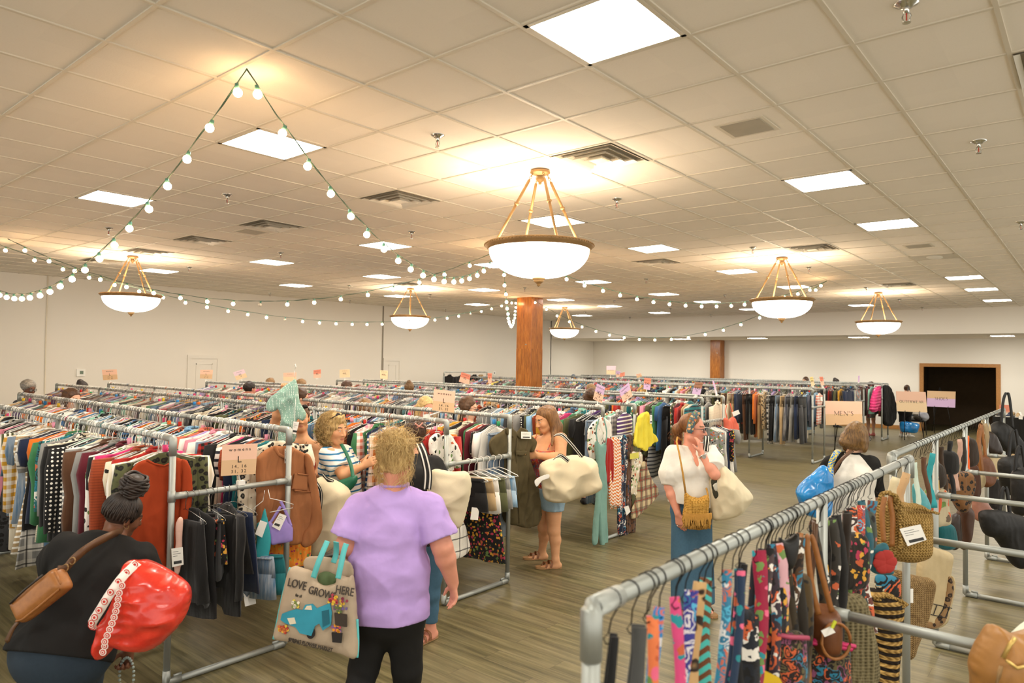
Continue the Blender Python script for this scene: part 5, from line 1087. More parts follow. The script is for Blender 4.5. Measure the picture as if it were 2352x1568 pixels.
# ---- woman in the raglan tee
J = dict(head=D_(1969, 1003, 6.2), nb=D_(1955, 1048, 6.18), sL=D_(1911, 1066, 6.18), sR=D_(1999, 1068, 6.14), che=D_(1955, 1098, 6.15), wai=D_(1957, 1148, 6.15), pel=D_(1957, 1195, 6.15), eL=D_(1890, 1122, 6.25), wL=D_(1910, 1165, 6.4), eR=D_(2010, 1135, 6.2), wR=D_(2000, 1180, 6.4),
         hL=D_(1940, 1205, 6.15), hR=D_(1974, 1205, 6.15), kL=D_(1940, 1310, 6.15), kR=D_(1976, 1310, 6.15), aL=D_(1940, 1400, 6.15), aR=D_(1976, 1400, 6.15))
for q in 'LR': J['a'+q][2] = .09; J['t'+q] = J['a'+q]+fw*.2
P8 = Person('woman in a white and black raglan tee, back turned, blue shopping bag on her shoulder', J, 'light', dict(hip=(.175, .13), waist=(.165, .125), chest=(.17, .125), ua=.055, fa=.04, nk=.05), .007, hd=RIGHT*.8+FWD*.5-UP*.18, hs=1.08,
            hands=[(J['wL'], dwn+FWD*.3, RIGHT, FWD, dict(curl=.4)), (J['wR'], dwn+FWD*.3, -RIGHT, FWD, dict(curl=.4))])
def m_raglan(c):
    t = NT('raglan white body black sleeves'); x = t.n('ShaderNodeTexCoord').outputs['Object']; d = t.n('ShaderNodeVectorMath', _operation='DOT_PRODUCT', i0=x, i1=tuple(RIGHT)).outputs['Value']
    z = t.n('ShaderNodeSeparateXYZ', Vector=x).outputs[2]; lim = t.math('MINIMUM', t.math('ADD', .06, t.math('MULTIPLY', t.math('SUBTRACT', c, z), .6)), .19); n = t.noise(x, 10, 3)
    t.set(t.mix(t.math('GREATER_THAN', t.math('ABSOLUTE', d), lim), lin('e8e3d8'), lin('22211f')), .88, 0, .2); t.bump(n.outputs[0], .3, .02); return t.m
o = P8.part('raglan_tee', P8.torso+[P8.arm_to('L', 1, .066, .062), P8.arm_to('R', 1, .066, .062)], MBLK, .014, .008, [(J['nb']+P8.up*.035, P8.up)], wr(71, .008, .003))
o.data.materials[0] = m_raglan(J['nb'][2]+.03-wloc(o)[2])
MB().tube([J['nb']+P8.up*.03+P8.ss*.07*math.cos(a)+np.cross(P8.up, P8.ss)*.06*math.sin(a) for a in np.linspace(0, 6.28, 25)], .009, 8).build('collar', MBLK, o, smooth=True)
P8.part('jeans', lg(P8)+P8.torso[:1], MJEAN, .012, .01, [(np.array([0, 0, .12]), (0, 0, -1))])
for q in 'LR': P8.part('shoe', P8.limb['o'+q], MSHOE, .008, .009)
L = P8.L; A = P8.ft['A']; MBOB = m_hair('brown bob with highlights', '33200f', '8a6636')
P8.hair(SHELL(P8, 1.06)+[e_(L(0, -.05, -.03), (.095, .075, .1), A, .04), e_(L(-.05, -.08, -.03), (.05, .045, .06), A, .03), e_(L(.078, -.015, -.04), (.022, .05, .095), A, .03), e_(L(-.078, -.02, -.04), (.022, .055, .095), A, .03), e_(L(-.03, -.115, -.06), (.05, .035, .045), A, .03)], MBOB, .0065, lambda P: wob(P, 85, 65, (1, 1, .2))*.0035+wob(P, 28, 66)*.004, curls(L(-.03, -.09, -.05), (.07, .05, .07), A, 14, .08, .002, 9, None, .005, 40, .8), [(L(0, .058, .02), nrm(P8.ft['f']-P8.ft['u']*.45))])
MB().ribbon([L(-.075, -.06, .03), L(-.055, -.1, .02), L(-.03, -.122, .012)], .012, A[2], .004).build('hair_clip', MSPEC, P8.o); P8.glasses()
MPNK = plain('coral shoe', 'c8706a', .6)
# ---- far shoppers: head and shoulders above the rails
def far(label, u, v, D, hx, tone='light', top='55585c', face=None, hair='round', h=.011, low=False, glasses=False, hs=1.05, bare=False):
    c = at_d(u, v, D); nb = c-np.array([0, 0, .17]); r = RIGHT if face is None else nrm(np.cross(face, UP)); f = nrm(-FWD if face is None else face)
    ss = nrm(np.cross(f, UP)); ss[2] = 0
    J = dict(head=c, nb=nb, sL=nb-ss*.17-[0, 0, .07], sR=nb+ss*.17-[0, 0, .07], pel=np.array([nb[0], nb[1], nb[2]-.52]))
    J['hL'] = J['pel']-ss*.08; J['hR'] = J['pel']+ss*.08
    for q, sg in (('L', -1), ('R', 1)):
        J['e'+q] = J['s'+q]+ss*sg*.05-[0, 0, .28]+f*.03; J['w'+q] = J['e'+q]+f*.2-[0, 0, .05]; J['k'+q] = np.array([*J['h'+q][:2], .5]); J['a'+q] = np.array([*J['h'+q][:2], .09]); J['t'+q] = J['a'+q]+f*.2
    P = Person(label, J, tone, None, h, hd=f-UP*.25, hs=hs, hands=[(J['wL'], f, -UP, ss, dict(curl=.4)), (J['wR'], f, -UP, -ss, dict(curl=.4))])
    P.part('top', P.torso+P.limb['uL']+P.limb['uR'], plain('top '+top, top, .85), .014, h+.001, [(nb, P.up)])
    P.part('shorts' if bare else 'trousers', lg(P)+P.torso[:1], CL['floral2'] if bare else MJEAN, .02 if bare else .012, h+.002, [(np.array([0, 0, .62 if bare else .12]), (0, 0, -1))], color='8a8a7a')
    for q in 'LR': P.part('shoe', P.limb['o'+q], MPNK if bare else MSHOE, .008, h+.001)
    L, A = P.L, P.ft['A']; ex = []
    if hair == 'long': ex = [c_(L(x, -.03, 0), L(x*1.3, -.02, -.26), .05, .03, .03) for x in (-.06, 0, .06)]
    if hair == 'bun': ex = [e_(L(0, -.08, .1), (.05, .05, .05), A, .02)]
    if hair == 'fluff': ex = [e_(L(0, -.03, .05), (.105, .115, .09), A, .03)]
    if hair == 'cap':
        P.part('cap', SHELL(P, 1.05)+[f_(L(0, .06, .065), L(0, .15, .05), A[0], .06, .008, .05, .006, .01)], plain('blue cap', '4a6076', .7), .004, h, [(L(0, 0, .045), -A[2])])
    P.hair(SHELL(P, 1.09)+ex, hx, h*.8, lambda Q: wob(Q, 60, 5)*.005, None, [(L(0, .05, .04), nrm(P.ft['f']-P.ft['u']*.6))])
    if glasses: P.glasses()
    return P
MGRY = m_hair('grey curly hair', '54504a', 'a8a298', (40, 40, 40)); MBLD = m_hair('blonde hair', '9a7440', 'e6c98c'); MBK = m_hair('black hair', '14110f', '3a2e26'); MTAN = m_hair('light brown hair', '5a4028', 'a8855a')
far('person with curly grey hair and glasses behind the far left racks', 66, 892, 11.4, MGRY, 'dark', '3c4048', RIGHT*.8-FWD*.3, 'fluff', glasses=True)
far('woman with long brown hair between the two front left rails', 165, 916, 8.6, MDBR, 'light', '2c2a2a', RIGHT*.85-FWD*.2, 'long')
far('person with dark hair and a tortoise clip by the far left rack end', 189, 893, 11.8, MBK, 'tan', '6a6a68', FWD, 'bun')
far('man with short black hair facing away in the middle of the racks', 574, 893, 12.2, MBK, 'pink', '38424e', FWD*.8+RIGHT*.5)
far('person with light brown hair, head just over the farther left rails', 621, 882, 14.6, MTAN, 'light', '7a4a3a', FWD)
far('person with light brown hair behind the peach size sign', 693, 885, 14.0, MTAN, 'light', '7a3a44', FWD*.5+RIGHT*.8)
far('woman with brown hair bending behind the raised green dress', 690, 914, 8.9, MDBR, 'light', '54463a', FWD*.4+RIGHT*.8, 'round')
far('woman with brown hair below the pale yellow size card', 798, 890, 13.2, MDBR, 'light', '4a4a52', FWD*.4+RIGHT*.6, 'long')
far('woman with hair tied up in a yellow scrunchie behind the white hangers', 940, 893, 13.0, m_hair('tied brown hair', '3a2818', '8a6a44'), 'light', '8a5a52', FWD, 'bun')
far('blonde woman looking down between the second and third racks', 978, 937, 8.0, MBLD, 'pink', '6b7a84', -FWD*.7+RIGHT*.5, 'long')
far('person with sandy hair, only the crown showing over the second rack', 838, 940, 8.4, MTAN, 'light', '7d6a5a', FWD)
far('woman with straight brown hair and glasses facing right past the women\'s size sign', 1076, 936, 8.3, m_hair('straight brown hair', '2e1d10', '64452a'), 'light', '4a3a34', RIGHT*.85-FWD*.1, 'long', .009, glasses=True)
far('man in a blue cap far back by the left corner', 1318, 868, 25.5, MGRY, 'pink', '5a6068', -FWD*.5+RIGHT*.4, 'cap', .014)
far('person with dark hair beside the man in the cap', 1352, 870, 25.5, MBK, 'tan', '3a3a3a', FWD, 'round', .014)
far('woman with sandy hair behind the lilac size cards', 1357, 897, 12.9, MTAN, 'light', '66605a', FWD, 'round', .012)
far('woman with long dark hair left of the first lilac size card', 1357, 912, 10.4, MDBR, 'light', '34383c', FWD, 'long')
far('woman with long brown hair in profile behind the rear racks', 1850, 874, 24.0, MDBR, 'light', '4a4c50', -RIGHT*.8-FWD*.4, 'long', .013)
far('woman with curly dark bun and headband behind the rear racks', 1921, 878, 24.0, MBK, 'light', '2f66a0', RIGHT*.8, 'bun', .013)

far('person standing behind the outerwear rack, bare legs showing below the coats', 2000, 886, 21.2, MDBR, 'light', '3a3a3a', FWD, 'round', .013, bare=True)
# ---------------------------------------------------------------- single garments at the rack ends
PX = np.array([1., 0, 0]); FH = -nrm([FWD[0], FWD[1], 0])          # towards the aisle / towards the viewer
def colr(o, c): o.color = lin(c); return o
def soft(name, px, p0, n, mat, R=.006, T=.02, w=.05, noise=.006, nsc=28, an=(1.4, .35, 1), seed=1, h=.008, parent=None, color=None, smooth=True, sm=1, bend=None, holes=()):
    pl = Plane(p0, n); V, F = slab(pl, pl.uv(px), R, T, w, h, noise, nsc, an, seed, bend, smooth, [pl.uv(q) for q in holes])
    if sm: V = smoothv(V, F, sm, .4)
    o = mk(name, V, F, mat, parent); o['_'] = 0; del o['_']
    if color: o.color = lin(color)
    return o
def tag_on(parent, px, p0, n, off=.03, lines=True):
    pl = Plane(p0, n); P = [pl.px(u, v, off) for u, v in px]
    t = MB().poly(P, n, .0012).build('price_tag', MTAG, parent)
    if lines:
        q = lambda a, b: P[0]+(P[1]-P[0])*a+(P[3]-P[0])*b+nrm(n)*.0012
        m = MB()
        for b, a0, a1, hh in ((.18, .12, .6, .02), (.3, .12, .8, .02), (.42, .12, .5, .02), (.7, .15, .85, .16)): m.poly([q(a0, b), q(a1, b), q(a1, b+hh), q(a0, b+hh)], n, .0004)
        m.build('print', MTAGP, t)
    return t
def strap(name, pts, w, side, mat, parent, th=.004, color=None):
    P = []; pts = [np.asarray(p, float) for p in pts]
    for i in range(len(pts)-1):
        p0, p1, p2, p3 = pts[max(i-1, 0)], pts[i], pts[i+1], pts[min(i+2, len(pts)-1)]
        for t in np.arange(6)/6: P.append(.5*((2*p1)+(-p0+p2)*t+(2*p0-5*p1+4*p2-p3)*t*t+(-p0+3*p1-3*p2+p3)*t**3))
    o = MB().ribbon(P+[pts[-1]], w, side, th).build(name, mat, parent, smooth=True)
    if color: o.color = lin(color)
    return o
MKNIT = CL['knit']; MPL = CL['plain']
CP = {c: plain('cloth '+c, c, .88, bump=(9, .25, .02), spec=.2) for c in ('9e3d1d', '9f6843', '544a32', 'e9d64a', 'e0705a', '7fa59a')}
# rust top
p0 = np.array([-4.61, 2.05, 1.2])
o = soft('shirt', [(334, 1056), (350, 1062), (374, 1068), (392, 1060), (400, 1050), (420, 1055), (432, 1064), (424, 1120), (418, 1220), (408, 1296), (372, 1304), (330, 1306), (300, 1290), (299, 1180), (296, 1100), (312, 1066)], p0, PX, CP['9e3d1d'], T=.024, w=.035, seed=3, noise=.018)
tag(o, 'rust orange crew neck top facing out at the near left rack end', 'shirt')
soft('sleeve', [(418, 1056), (434, 1066), (441, 1100), (440, 1150), (430, 1210), (418, 1262), (406, 1258), (414, 1180), (418, 1110)], p0+PX*.03, PX, CP['9e3d1d'], T=.02, seed=4, parent=o)
MB().tube([Plane(p0, PX).px(u, v, .022) for u, v in ((334, 1055), (350, 1064), (374, 1069), (392, 1062), (401, 1050))], .007, 6).build('neckband', CP['9e3d1d'], o, smooth=True)
# terracotta sweater
p0 = np.array([-4.62, 2.89, 1.2])
o = soft('sweater', [(624, 1026), (648, 1024), (666, 1026), (690, 1036), (712, 1052), (716, 1090), (712, 1160), (706, 1225), (690, 1246), (655, 1250), (620, 1244), (596, 1232), (592, 1150), (588, 1070), (592, 1048)], p0, PX, CP['9f6843'], T=.026, w=.035, seed=5, noise=.02)
tag(o, 'terracotta sweater with a patch pocket at the end of the near rack', 'sweater')
soft('sleeve', [(702, 1042), (716, 1056), (726, 1110), (736, 1180), (738, 1212), (726, 1238), (706, 1256), (694, 1252), (698, 1226), (712, 1196), (710, 1130), (703, 1080)], p0+PX*.035, PX, CP['9f6843'], T=.026, seed=6, noise=.012, parent=o)
pl = Plane(p0, PX); MB().tube([pl.px(u, v, .03) for u, v in ((626, 1024), (634, 1042), (650, 1050), (662, 1044), (668, 1026))], .013, 8).build('collar', CP['9f6843'], o, smooth=True)
soft('pocket', [(676, 1086), (708, 1090), (706, 1128), (668, 1124)], p0+PX*.036, PX, CP['9f6843'], R=.004, T=.008, w=.02, noise=0, parent=o, smooth=False)
MB().tube([pl.px(u, v, .048) for u, v in ((676, 1086), (708, 1090))], .006, 6).build('pocket_seam', CP['9f6843'], o, smooth=True); MB().tube([pl.px(u, v, .048) for u, v in ((668, 1124), (706, 1128))], .005, 6).build('pocket_seam', CP['9f6843'], o, smooth=True)
tag_on(o, [(646, 1029), (653, 1028), (653, 1062), (646, 1062)], p0, PX, .046)
o = soft('skirt', [(598, 1250), (700, 1246), (714, 1258), (708, 1296), (690, 1300), (672, 1308), (650, 1302), (630, 1312), (596, 1304)], p0-PX*.1, PX, CL['floral2'], T=.03, noise=.012, nsc=45, an=(1.5, .1, 1), color='e98a2a', seed=7)
tag(o, 'orange and white floral skirt below the terracotta sweater', 'skirt')
# olive coat
p0 = np.array([-4.34, 5.1, 1.15])
o = soft('coat', [(1160, 986), (1172, 980), (1186, 992), (1198, 984), (1208, 986), (1220, 1000), (1230, 1014), (1222, 1038), (1216, 1034), (1220, 1060), (1232, 1120), (1243, 1180), (1232, 1206), (1210, 1212), (1186, 1206), (1166, 1198), (1158, 1150), (1158, 1060), (1154, 1042), (1138, 1054), (1124, 1022), (1134, 1004)], p0, PX, CP['544a32'], T=.03, w=.04, seed=9, noise=.02, h=.007)
tag(o, 'olive shirt coat on the second rack end, the floral camisole woman reaching to it', 'coat')
pl = Plane(p0, PX)
for q in ([(1160, 984), (1176, 980), (1180, 1006), (1164, 998)], [(1184, 998), (1196, 980), (1208, 986), (1196, 1010)]): soft('collar', q, p0+PX*.034, PX, CP['544a32'], R=.004, T=.012, w=.02, noise=.002, parent=o, smooth=False)
soft('pocket_flap', [(1185, 1034), (1211, 1034), (1211, 1045), (1198, 1047), (1185, 1045)], p0+PX*.038, PX, CP['544a32'], R=.003, T=.006, w=.01, noise=0, parent=o, smooth=False)
MB().box(pl.px(1198, 1042, .048), (.004, .01, .01)).build('button', MBRASS, o); MB().tube([pl.px(u, v, .036) for u, v in ((1181, 1006), (1180, 1060), (1182, 1120), (1186, 1200))], .005, 6).build('placket', CP['544a32'], o, smooth=True)
tag_on(o, [(1188, 990), (1211, 991), (1211, 1007), (1188, 1006)], p0, PX, .05)
# white blouse with red flowers at the second rack's near end
p0 = np.array([-4.36, 4.26, 1.2])
o = soft('blouse', [(985, 1010), (1004, 994), (1016, 1000), (1028, 994), (1044, 1012), (1058, 1042), (1060, 1070), (1046, 1074), (1040, 1052), (1044, 1098), (1020, 1104), (996, 1096), (996, 1050), (986, 1044)], p0, PX, CL['floral'], T=.024, w=.03, noise=.018, seed=11, color='ece6da')
tag(o, 'white blouse with red flowers on the second rack near end', 'blouse')
o = soft('skirt', [(1038, 1206), (1062, 1196), (1078, 1240), (1076, 1268), (1048, 1284), (1030, 1280)], p0+[.0, .25, 0], PX, CL['plaid'], T=.02, noise=.01, color='ece6da', seed=12)
tag(o, 'white windowpane plaid skirt with flowers under the cream tote bag', 'skirt')
# sage jumpsuit and rose blouse on the third rack's near end
p0 = np.array([-4.42, 7.0, 1.0])
o = soft('blouse', [(1356, 980), (1372, 962), (1386, 958), (1400, 974), (1404, 1000), (1402, 1018), (1386, 1014), (1384, 1058), (1356, 1054), (1352, 1010)], p0-PX*.05, PX, CL['floral'], T=.022, w=.03, noise=.016, seed=13, color='ece6da')
tag(o, 'white rose print blouse hanging behind the sage jumpsuit', 'blouse')
o = soft('jumpsuit', [(1368, 1016), (1380, 1022), (1391, 1018), (1389, 1060), (1391, 1110), (1394, 1180), (1396, 1252), (1380, 1252), (1374, 1180), (1370, 1242), (1362, 1242), (1368, 1140), (1372, 1080)], p0+PX*.02, PX, CP['7fa59a'], T=.022, w=.03, noise=.016, seed=14, an=(1.6, .15, 1))
tag(o, 'long sage green jumpsuit hanging to the floor at the third rack end', 'jumpsuit'); pl = Plane(p0+PX*.02, PX)
for a in ([(1370, 1020), (1366, 990), (1372, 962)], [(1388, 1020), (1390, 990), (1384, 962)]): strap('shoulder_strap', [pl.px(u, v, .02) for u, v in a], .022, pl.x, CP['7fa59a'], o)
# yellow dress, third rack far end
p0 = np.array([-4.40, 7.92, 1.25])
o = soft('dress', [(1466, 960), (1473, 951), (1485, 945), (1490, 949), (1493, 966), (1497, 985), (1504, 1000), (1508, 1012), (1502, 1017), (1496, 1024), (1489, 1029), (1482, 1036), (1473, 1030), (1465, 1028), (1457, 1020), (1460, 1000), (1463, 982)], p0, PX, CP['e9d64a'], T=.02, w=.02, noise=.028, nsc=26, an=(1.5, .12, 1), seed=15)
tag(o, 'bright yellow pleated dress hanging out past the third rack post', 'dress'); tag_on(o, [(1484, 952), (1489, 952), (1489, 972), (1484, 972)], p0, PX, .055)
# coral camisole at the fourth rack end
p0 = np.array([-4.58, 10.95, 1.2])
o = soft('camisole', [(1665, 960), (1674, 964), (1683, 957), (1690, 968), (1695, 990), (1693, 1008), (1681, 1013), (1670, 1004), (1667, 985)], p0, PX, CP['e0705a'], T=.04, noise=.012, seed=16)
tag(o, 'coral pink camisole with a white tag on the fourth rack end', 'camisole'); pl = Plane(p0, PX)
for a in ([(1668, 962), (1664, 945), (1666, 930)], [(1682, 958), (1678, 940), (1674, 926)]): strap('shoulder_strap', [pl.px(u, v, .02) for u, v in a], .03, pl.x, CP['e0705a'], o)
tag_on(o, [(1670, 946), (1685, 940), (1689, 949), (1674, 956)], p0, PX, .08, False)
# pink puffer at the end of the outerwear rack
MPUF = NT('hot pink quilted nylon'); _z = MPUF.n('ShaderNodeSeparateXYZ', Vector=MPUF.coords()).outputs[2]; MPUF.set(lin('e0357a'), .4); MPUF.bump(MPUF.math('ABSOLUTE', MPUF.math('SINE', MPUF.math('MULTIPLY', _z, 38))), .8, .03)
p0 = np.array([-4.8, 21.95, 1.1])
o = soft('puffer_coat', [(2012, 892), (2020, 886), (2026, 892), (2027, 915), (2027, 942), (2019, 944), (2016, 930), (2010, 945), (2003, 943), (2005, 918)], p0, PX, MPUF.m, T=.08, w=.08, noise=.012, seed=17); tag(o, 'hot pink quilted puffer coat on the outerwear rack end', 'coat')
o = soft('coat', [(2028, 890), (2036, 884), (2044, 892), (2050, 912), (2055, 950), (2048, 976), (2030, 972), (2027, 930)], p0+[0.1, .7, 0], PX, MBLK, T=.07, w=.08, noise=.012, seed=18); tag(o, 'black coat hanging out past the outerwear rack post', 'coat')
# hung across the rack-end arms
aw = lambda y0, y1, n: [y0+(y1-y0)*(i+.5)/n for i in range(n)]
ra = random.Random(5)
for i, y in enumerate(aw(2.12, 2.5, 9)): hang(('skirt', 'shirt', 'skirt', 'shorts', 'skirt', 'skirt', 'skirt', 'shirt', 'skirt')[i], ('black', 'black', 'charcoal', 'black', 'black', 'charcoal', 'black', 'black', 'navy')[i], ('plain', 'plain', 'plain', 'floral2', 'plain', 'plain', 'plain', 'plain', 'plain')[i], (-4.55, y, 1.2), 1, '%s dark garment from the left post on the near rack end arm' % ORD(i), 'dark clothes on the near end arm', ra.uniform(-.4, .5), ra, True, 'wire hanger on the near rack end arm, one of its row', 1, tagp=.5)
for i, y in enumerate(aw(2.6, 2.72, 2)): hang('shorts', ('denim blue', 'teal')[i], ('denim', 'plain')[i], (-4.56, y, .86), 1, '%s hanging low at the middle of the near end arm' % ('blue denim shorts', 'teal shorts')[i], None, .5+.2*i, ra, False)
MTEAL = plain('teal sports knit', '2f9aa0', .7, bump=(20, .1, .01)); MLAV = plain('lavender sports knit', '9a86cc', .7, bump=(20, .1, .01)); MSKP = plain('shell pink knit', 'dcb4a4', .8)
p0 = np.array([-4.5, 2.66, .98]); nb_ = nrm(PX-np.array([0, .35, 0])); pl = Plane(p0, nb_)
o = soft('sports_bra', [(590, 1204), (598, 1196), (607, 1168), (612, 1180), (622, 1240), (611, 1292), (594, 1286), (586, 1272), (590, 1240)], p0, nb_, MTEAL, T=.02, noise=.004, seed=19); tag(o, 'teal sports top with a blank white tag on the near end arm', 'sports top'); tag_on(o, [(596, 1192), (612, 1198), (600, 1232), (584, 1224)], p0, nb_, .03, False)
p0 = np.array([-4.48, 2.78, .98]); pl = Plane(p0, nb_)
o = soft('sports_bra', [(613, 1205), (620, 1196), (632, 1206), (646, 1192), (654, 1182), (660, 1196), (672, 1210), (672, 1240), (668, 1243), (642, 1248), (622, 1250), (618, 1230)], p0, nb_, MLAV, T=.024, noise=.004, seed=20); tag(o, 'lavender sports bra with a printed price tag on the near end arm', 'sports bra')
for a in ([(616, 1206), (628, 1188), (644, 1162)], [(668, 1208), (658, 1180), (644, 1150)]): strap('shoulder_strap', [pl.px(u, v, .01) for u, v in a], .02, pl.x, MLAV, o)
tag_on(o, [(640, 1176), (656, 1182), (640, 1216), (622, 1206)], p0, nb_, .035)
for j, (dx, px) in enumerate(((0, [(608, 1126), (604, 1150), (586, 1164), (580, 1172)]), (.02, [(616, 1124), (620, 1144), (648, 1150), (674, 1158), (672, 1166), (620, 1176)]))): tag(MB().tube([Plane(p0+nb_*dx, nb_).px(u, v, 0) for u, v in px], .0025, 5).build('coat_hanger', MHANG, smooth=True), ('white wire hanger holding the teal sports top', 'white wire hanger holding the lavender sports bra')[j], 'coat hanger')
p0 = np.array([-4.46, 2.12, .95]); o = soft('bra', [(404, 1205), (412, 1188), (420, 1192), (418, 1230), (417, 1290), (410, 1318), (402, 1316), (399, 1290), (404, 1250)], p0, nb_, MSKP, T=.03, noise=.006, seed=21); tag(o, 'pale pink bra with a large price tag by the near left post', 'bra'); tag_on(o, [(392, 1256), (418, 1252), (420, 1292), (394, 1298)], p0, nb_, .045)
SH5 = [('black', 'plain'), ('tan', 'plain'), ('white', 'plain'), ('olive', 'plain'), ('grey', 'denim'), ('sky blue', 'denim')]
for i, y in enumerate(aw(4.5, 5.0, 6)): hang('shorts', *SH5[i], (-4.30, y, 1.2), 1, '%s shorts hanging on the second rack end arm' % SH5[i][0], 'shorts on the second end arm', .25+ra.uniform(-.15, .15), ra, True, 'white hanger of shorts on the second rack end arm', 0, tagp=1)
hang('skirt', 'black', 'floral2', (-4.32, 4.75, .93), 1, 'black lace garment drooping below the shorts', None, .2, ra, False)
for i, y in enumerate(aw(10.3, 10.85, 9)): hang('shirt', ('grey', 'white', 'black', 'white', 'grey', 'navy', 'black', 'white', 'grey')[i], ('floral', 'leopard', 'plain', 'stripe', 'plain', 'plain', 'floral2', 'plain', 'plain')[i], (-4.68, y, 1.2), 1, '%s garment from the left on the fourth rack end arm' % ORD(i), 'clothes on the fourth end arm', .2+ra.uniform(-.2, .2), ra, True, 'white hanger on the fourth rack end arm, one of its row', 0)
hang('shirt', 'coral', 'check', (-4.78, 16.42, 1.585), 0, 'coral checked shirt on the far post of the menswear rack', None, .1, ra, False)
for i, (c, yy) in enumerate((('black', 15.55), ('charcoal', 16.1), ('black', 16.7), ('tan', 17.0))): hang('jacket', c, 'plain', (-15.6, yy, 1.72), 1, '%s jacket, %s on the tall rail by the left wall' % (c, ORD(i)), 'jackets on the tall wall rail', .1*i, ra)
# scarves on the third rack's end arm
SCF = [(1398, 1012, 20, 'red', 'plain', 1108), (1412, 1012, 26, 'orange', 'zigzag', 1160), (1431, 1010, 22, 'navy', 'paisley', 1225), (1446, 1010, 22, 'brown', 'leopard', 1222), (1458, 1014, 16, 'olive', 'knit', 1180)]
for u, v, wd, c, p, vb in SCF:
    p0 = np.array([-4.44, 7.0+(u-1386)*.0104, 1.0]); m = MB(); pl = Plane(p0, PX)
    q = [(u-wd*.4, v), (u+wd*.4, v), (u+wd*.55, (v+vb)/2), (u+wd*.5, vb-3), (u+wd*.05, vb), (u-wd*.5, vb-6), (u-wd*.5, (v+vb)/2)]
    o = soft('scarf', q, p0, PX, CL[p], R=.008, T=.022, noise=.01, nsc=50, an=(1.5, .1, 1), color=PC[c], seed=u); tag(o, '%s %sscarf looped over the third rack end arm' % (c, PATN[p]), 'scarf', 'scarves on the third end arm')
    fr = MB()
    for k in range(9): a = pl.px(u-wd*.45+wd*.9*k/8, vb-5, .01); fr.tube([a, a-np.array([0, 0, .03]), a-np.array([0, .004*(k % 3-1), .07])], .003, 4)
    colr(fr.build('fringe', CL[p], o), PC[c])
p0 = np.array([-4.40, 7.62, 1.0]); MTARTAN = cloth('tan tartan', 'plaid', .9, '3a332c', '8a2f24')
o = soft('scarf', [(1472, 1072), (1482, 1060), (1492, 1090), (1512, 1130), (1500, 1150), (1456, 1190), (1448, 1176), (1462, 1140)], p0, PX, MTARTAN, T=.016, noise=.014, color='c9b48c', seed=31); tag(o, 'tan plaid wool shawl hanging slanted by the third rack end', 'shawl')
o = soft('top', [(1446, 1040), (1462, 1036), (1474, 1044), (1470, 1090), (1462, 1136), (1446, 1128), (1450, 1080)], p0-PX*.03, PX, CL['floral'], T=.025, noise=.008, color='d9cbb0', seed=32); tag(o, 'cream lace top with a yellow tag among the scarves', 'top')
MB().poly([Plane(p0, PX).px(u, v, .03) for u, v in ((1442, 1041), (1462, 1038), (1462, 1051), (1442, 1054))], PX, .001).build('price_tag', plain('yellow card', 'd8cf5a', .6), o)
tag(MB().poly([Plane(p0, PX).px(u, v, .02) for u, v in ((1430, 1163), (1440, 1160), (1445, 1174), (1436, 1183))], PX, .001).build('price_tag', MTAG), 'white price tag dangling among the dark scarves', 'price tag')
# green dress held up high
P4o = bpy.data.objects
p0 = at_d(655, 930, 6.12); MGRN = cloth('green floral dress', 'dots', 2.2, 'dfe8df'); MGRN = MGRN
o = soft('dress', [(672, 874), (678, 870), (684, 890), (688, 920), (700, 944), (703, 953), (696, 966), (684, 962), (680, 985), (677, 1012), (660, 1020), (640, 1016), (640, 985), (646, 962), (641, 940), (632, 944), (616, 944), (611, 932), (620, 914), (640, 898), (656, 884)], p0, FH, MGRN, T=.028, w=.05, noise=.024, seed=33, color='86a898', an=(1.3, .5, 1)); tag(o, 'sage green spotted dress held high on a hanger above the near rack', 'dress')
tag_on(o, [(678, 966), (691, 968), (684, 996), (674, 994)], p0, FH, .05)
MB().tube([Plane(p0, FH).px(682, 914, .04), Plane(p0, FH).px(680, 966, .05)], .002, 4).build('tag_string', MTAG, o)
tag(MB().tube([Plane(p0, FH).px(u, v, 0) for u, v in ((640, 900), (664, 882), (675, 872), (676, 858), (677, 848), (680, 842), (678, 836), (675, 840))], .0035, 6).build('coat_hanger', MHANG, smooth=True), 'white hanger of the green dress held above the rack', 'coat hanger')
# ---------------------------------------------------------------- size cards on the racks
CARD = {n: plain('card '+n, c, .7, var=.01) for n, c in dict(peach='eac0a6', sand='d8b48c', lilac='d3b3d6', coral='e08a70', cream='ecd0a8', brown='a5745a', yellow='e6d08a', pale='e9cfd8').items()}
MINK = plain('dark ink', '2a2622', .7)
def card(px, p0, n, top, bot, lines, lab, stem=None, frac=.5, cat='size sign', group='size cards on the racks'):
    pl = Plane(p0, n); P = [pl.px(u, v) for u, v in px]; nn = pl.n
    q = lambda a, b: (P[0]*(1-a)+P[1]*a)*(1-b)+(P[3]*(1-a)+P[2]*a)*b
    c = (P[0]+P[2])/2; o = empty('size_sign', c, lab, cat, group)
    MB().poly([q(0, 0), q(1, 0), q(1, frac), q(0, frac)], nn, .004).build('card_top', CARD[top], o); MB().poly([q(0, frac), q(1, frac), q(1, 1), q(0, 1)], nn, .004).build('card_bottom', CARD[bot], o)
    r = P[1]-P[0]; u = P[0]-P[3]; H = np.linalg.norm(u)
    for s, b, sz, sp in lines: text('lettering', s, MINK, o, q(.5, b), r, u, H*sz, spacing=sp, off=.001)
    if stem is not None:
        s0 = q(.5, .96); s1 = np.asarray(stem, float); MB().tube([s0-nn*.006, s0*.3+s1*.7-nn*.006, s1], .006, 6).build('stem', MWHT, o); MB().box(s1, (.035, .05, .03)).build('clip', MWHT, o)
    return o
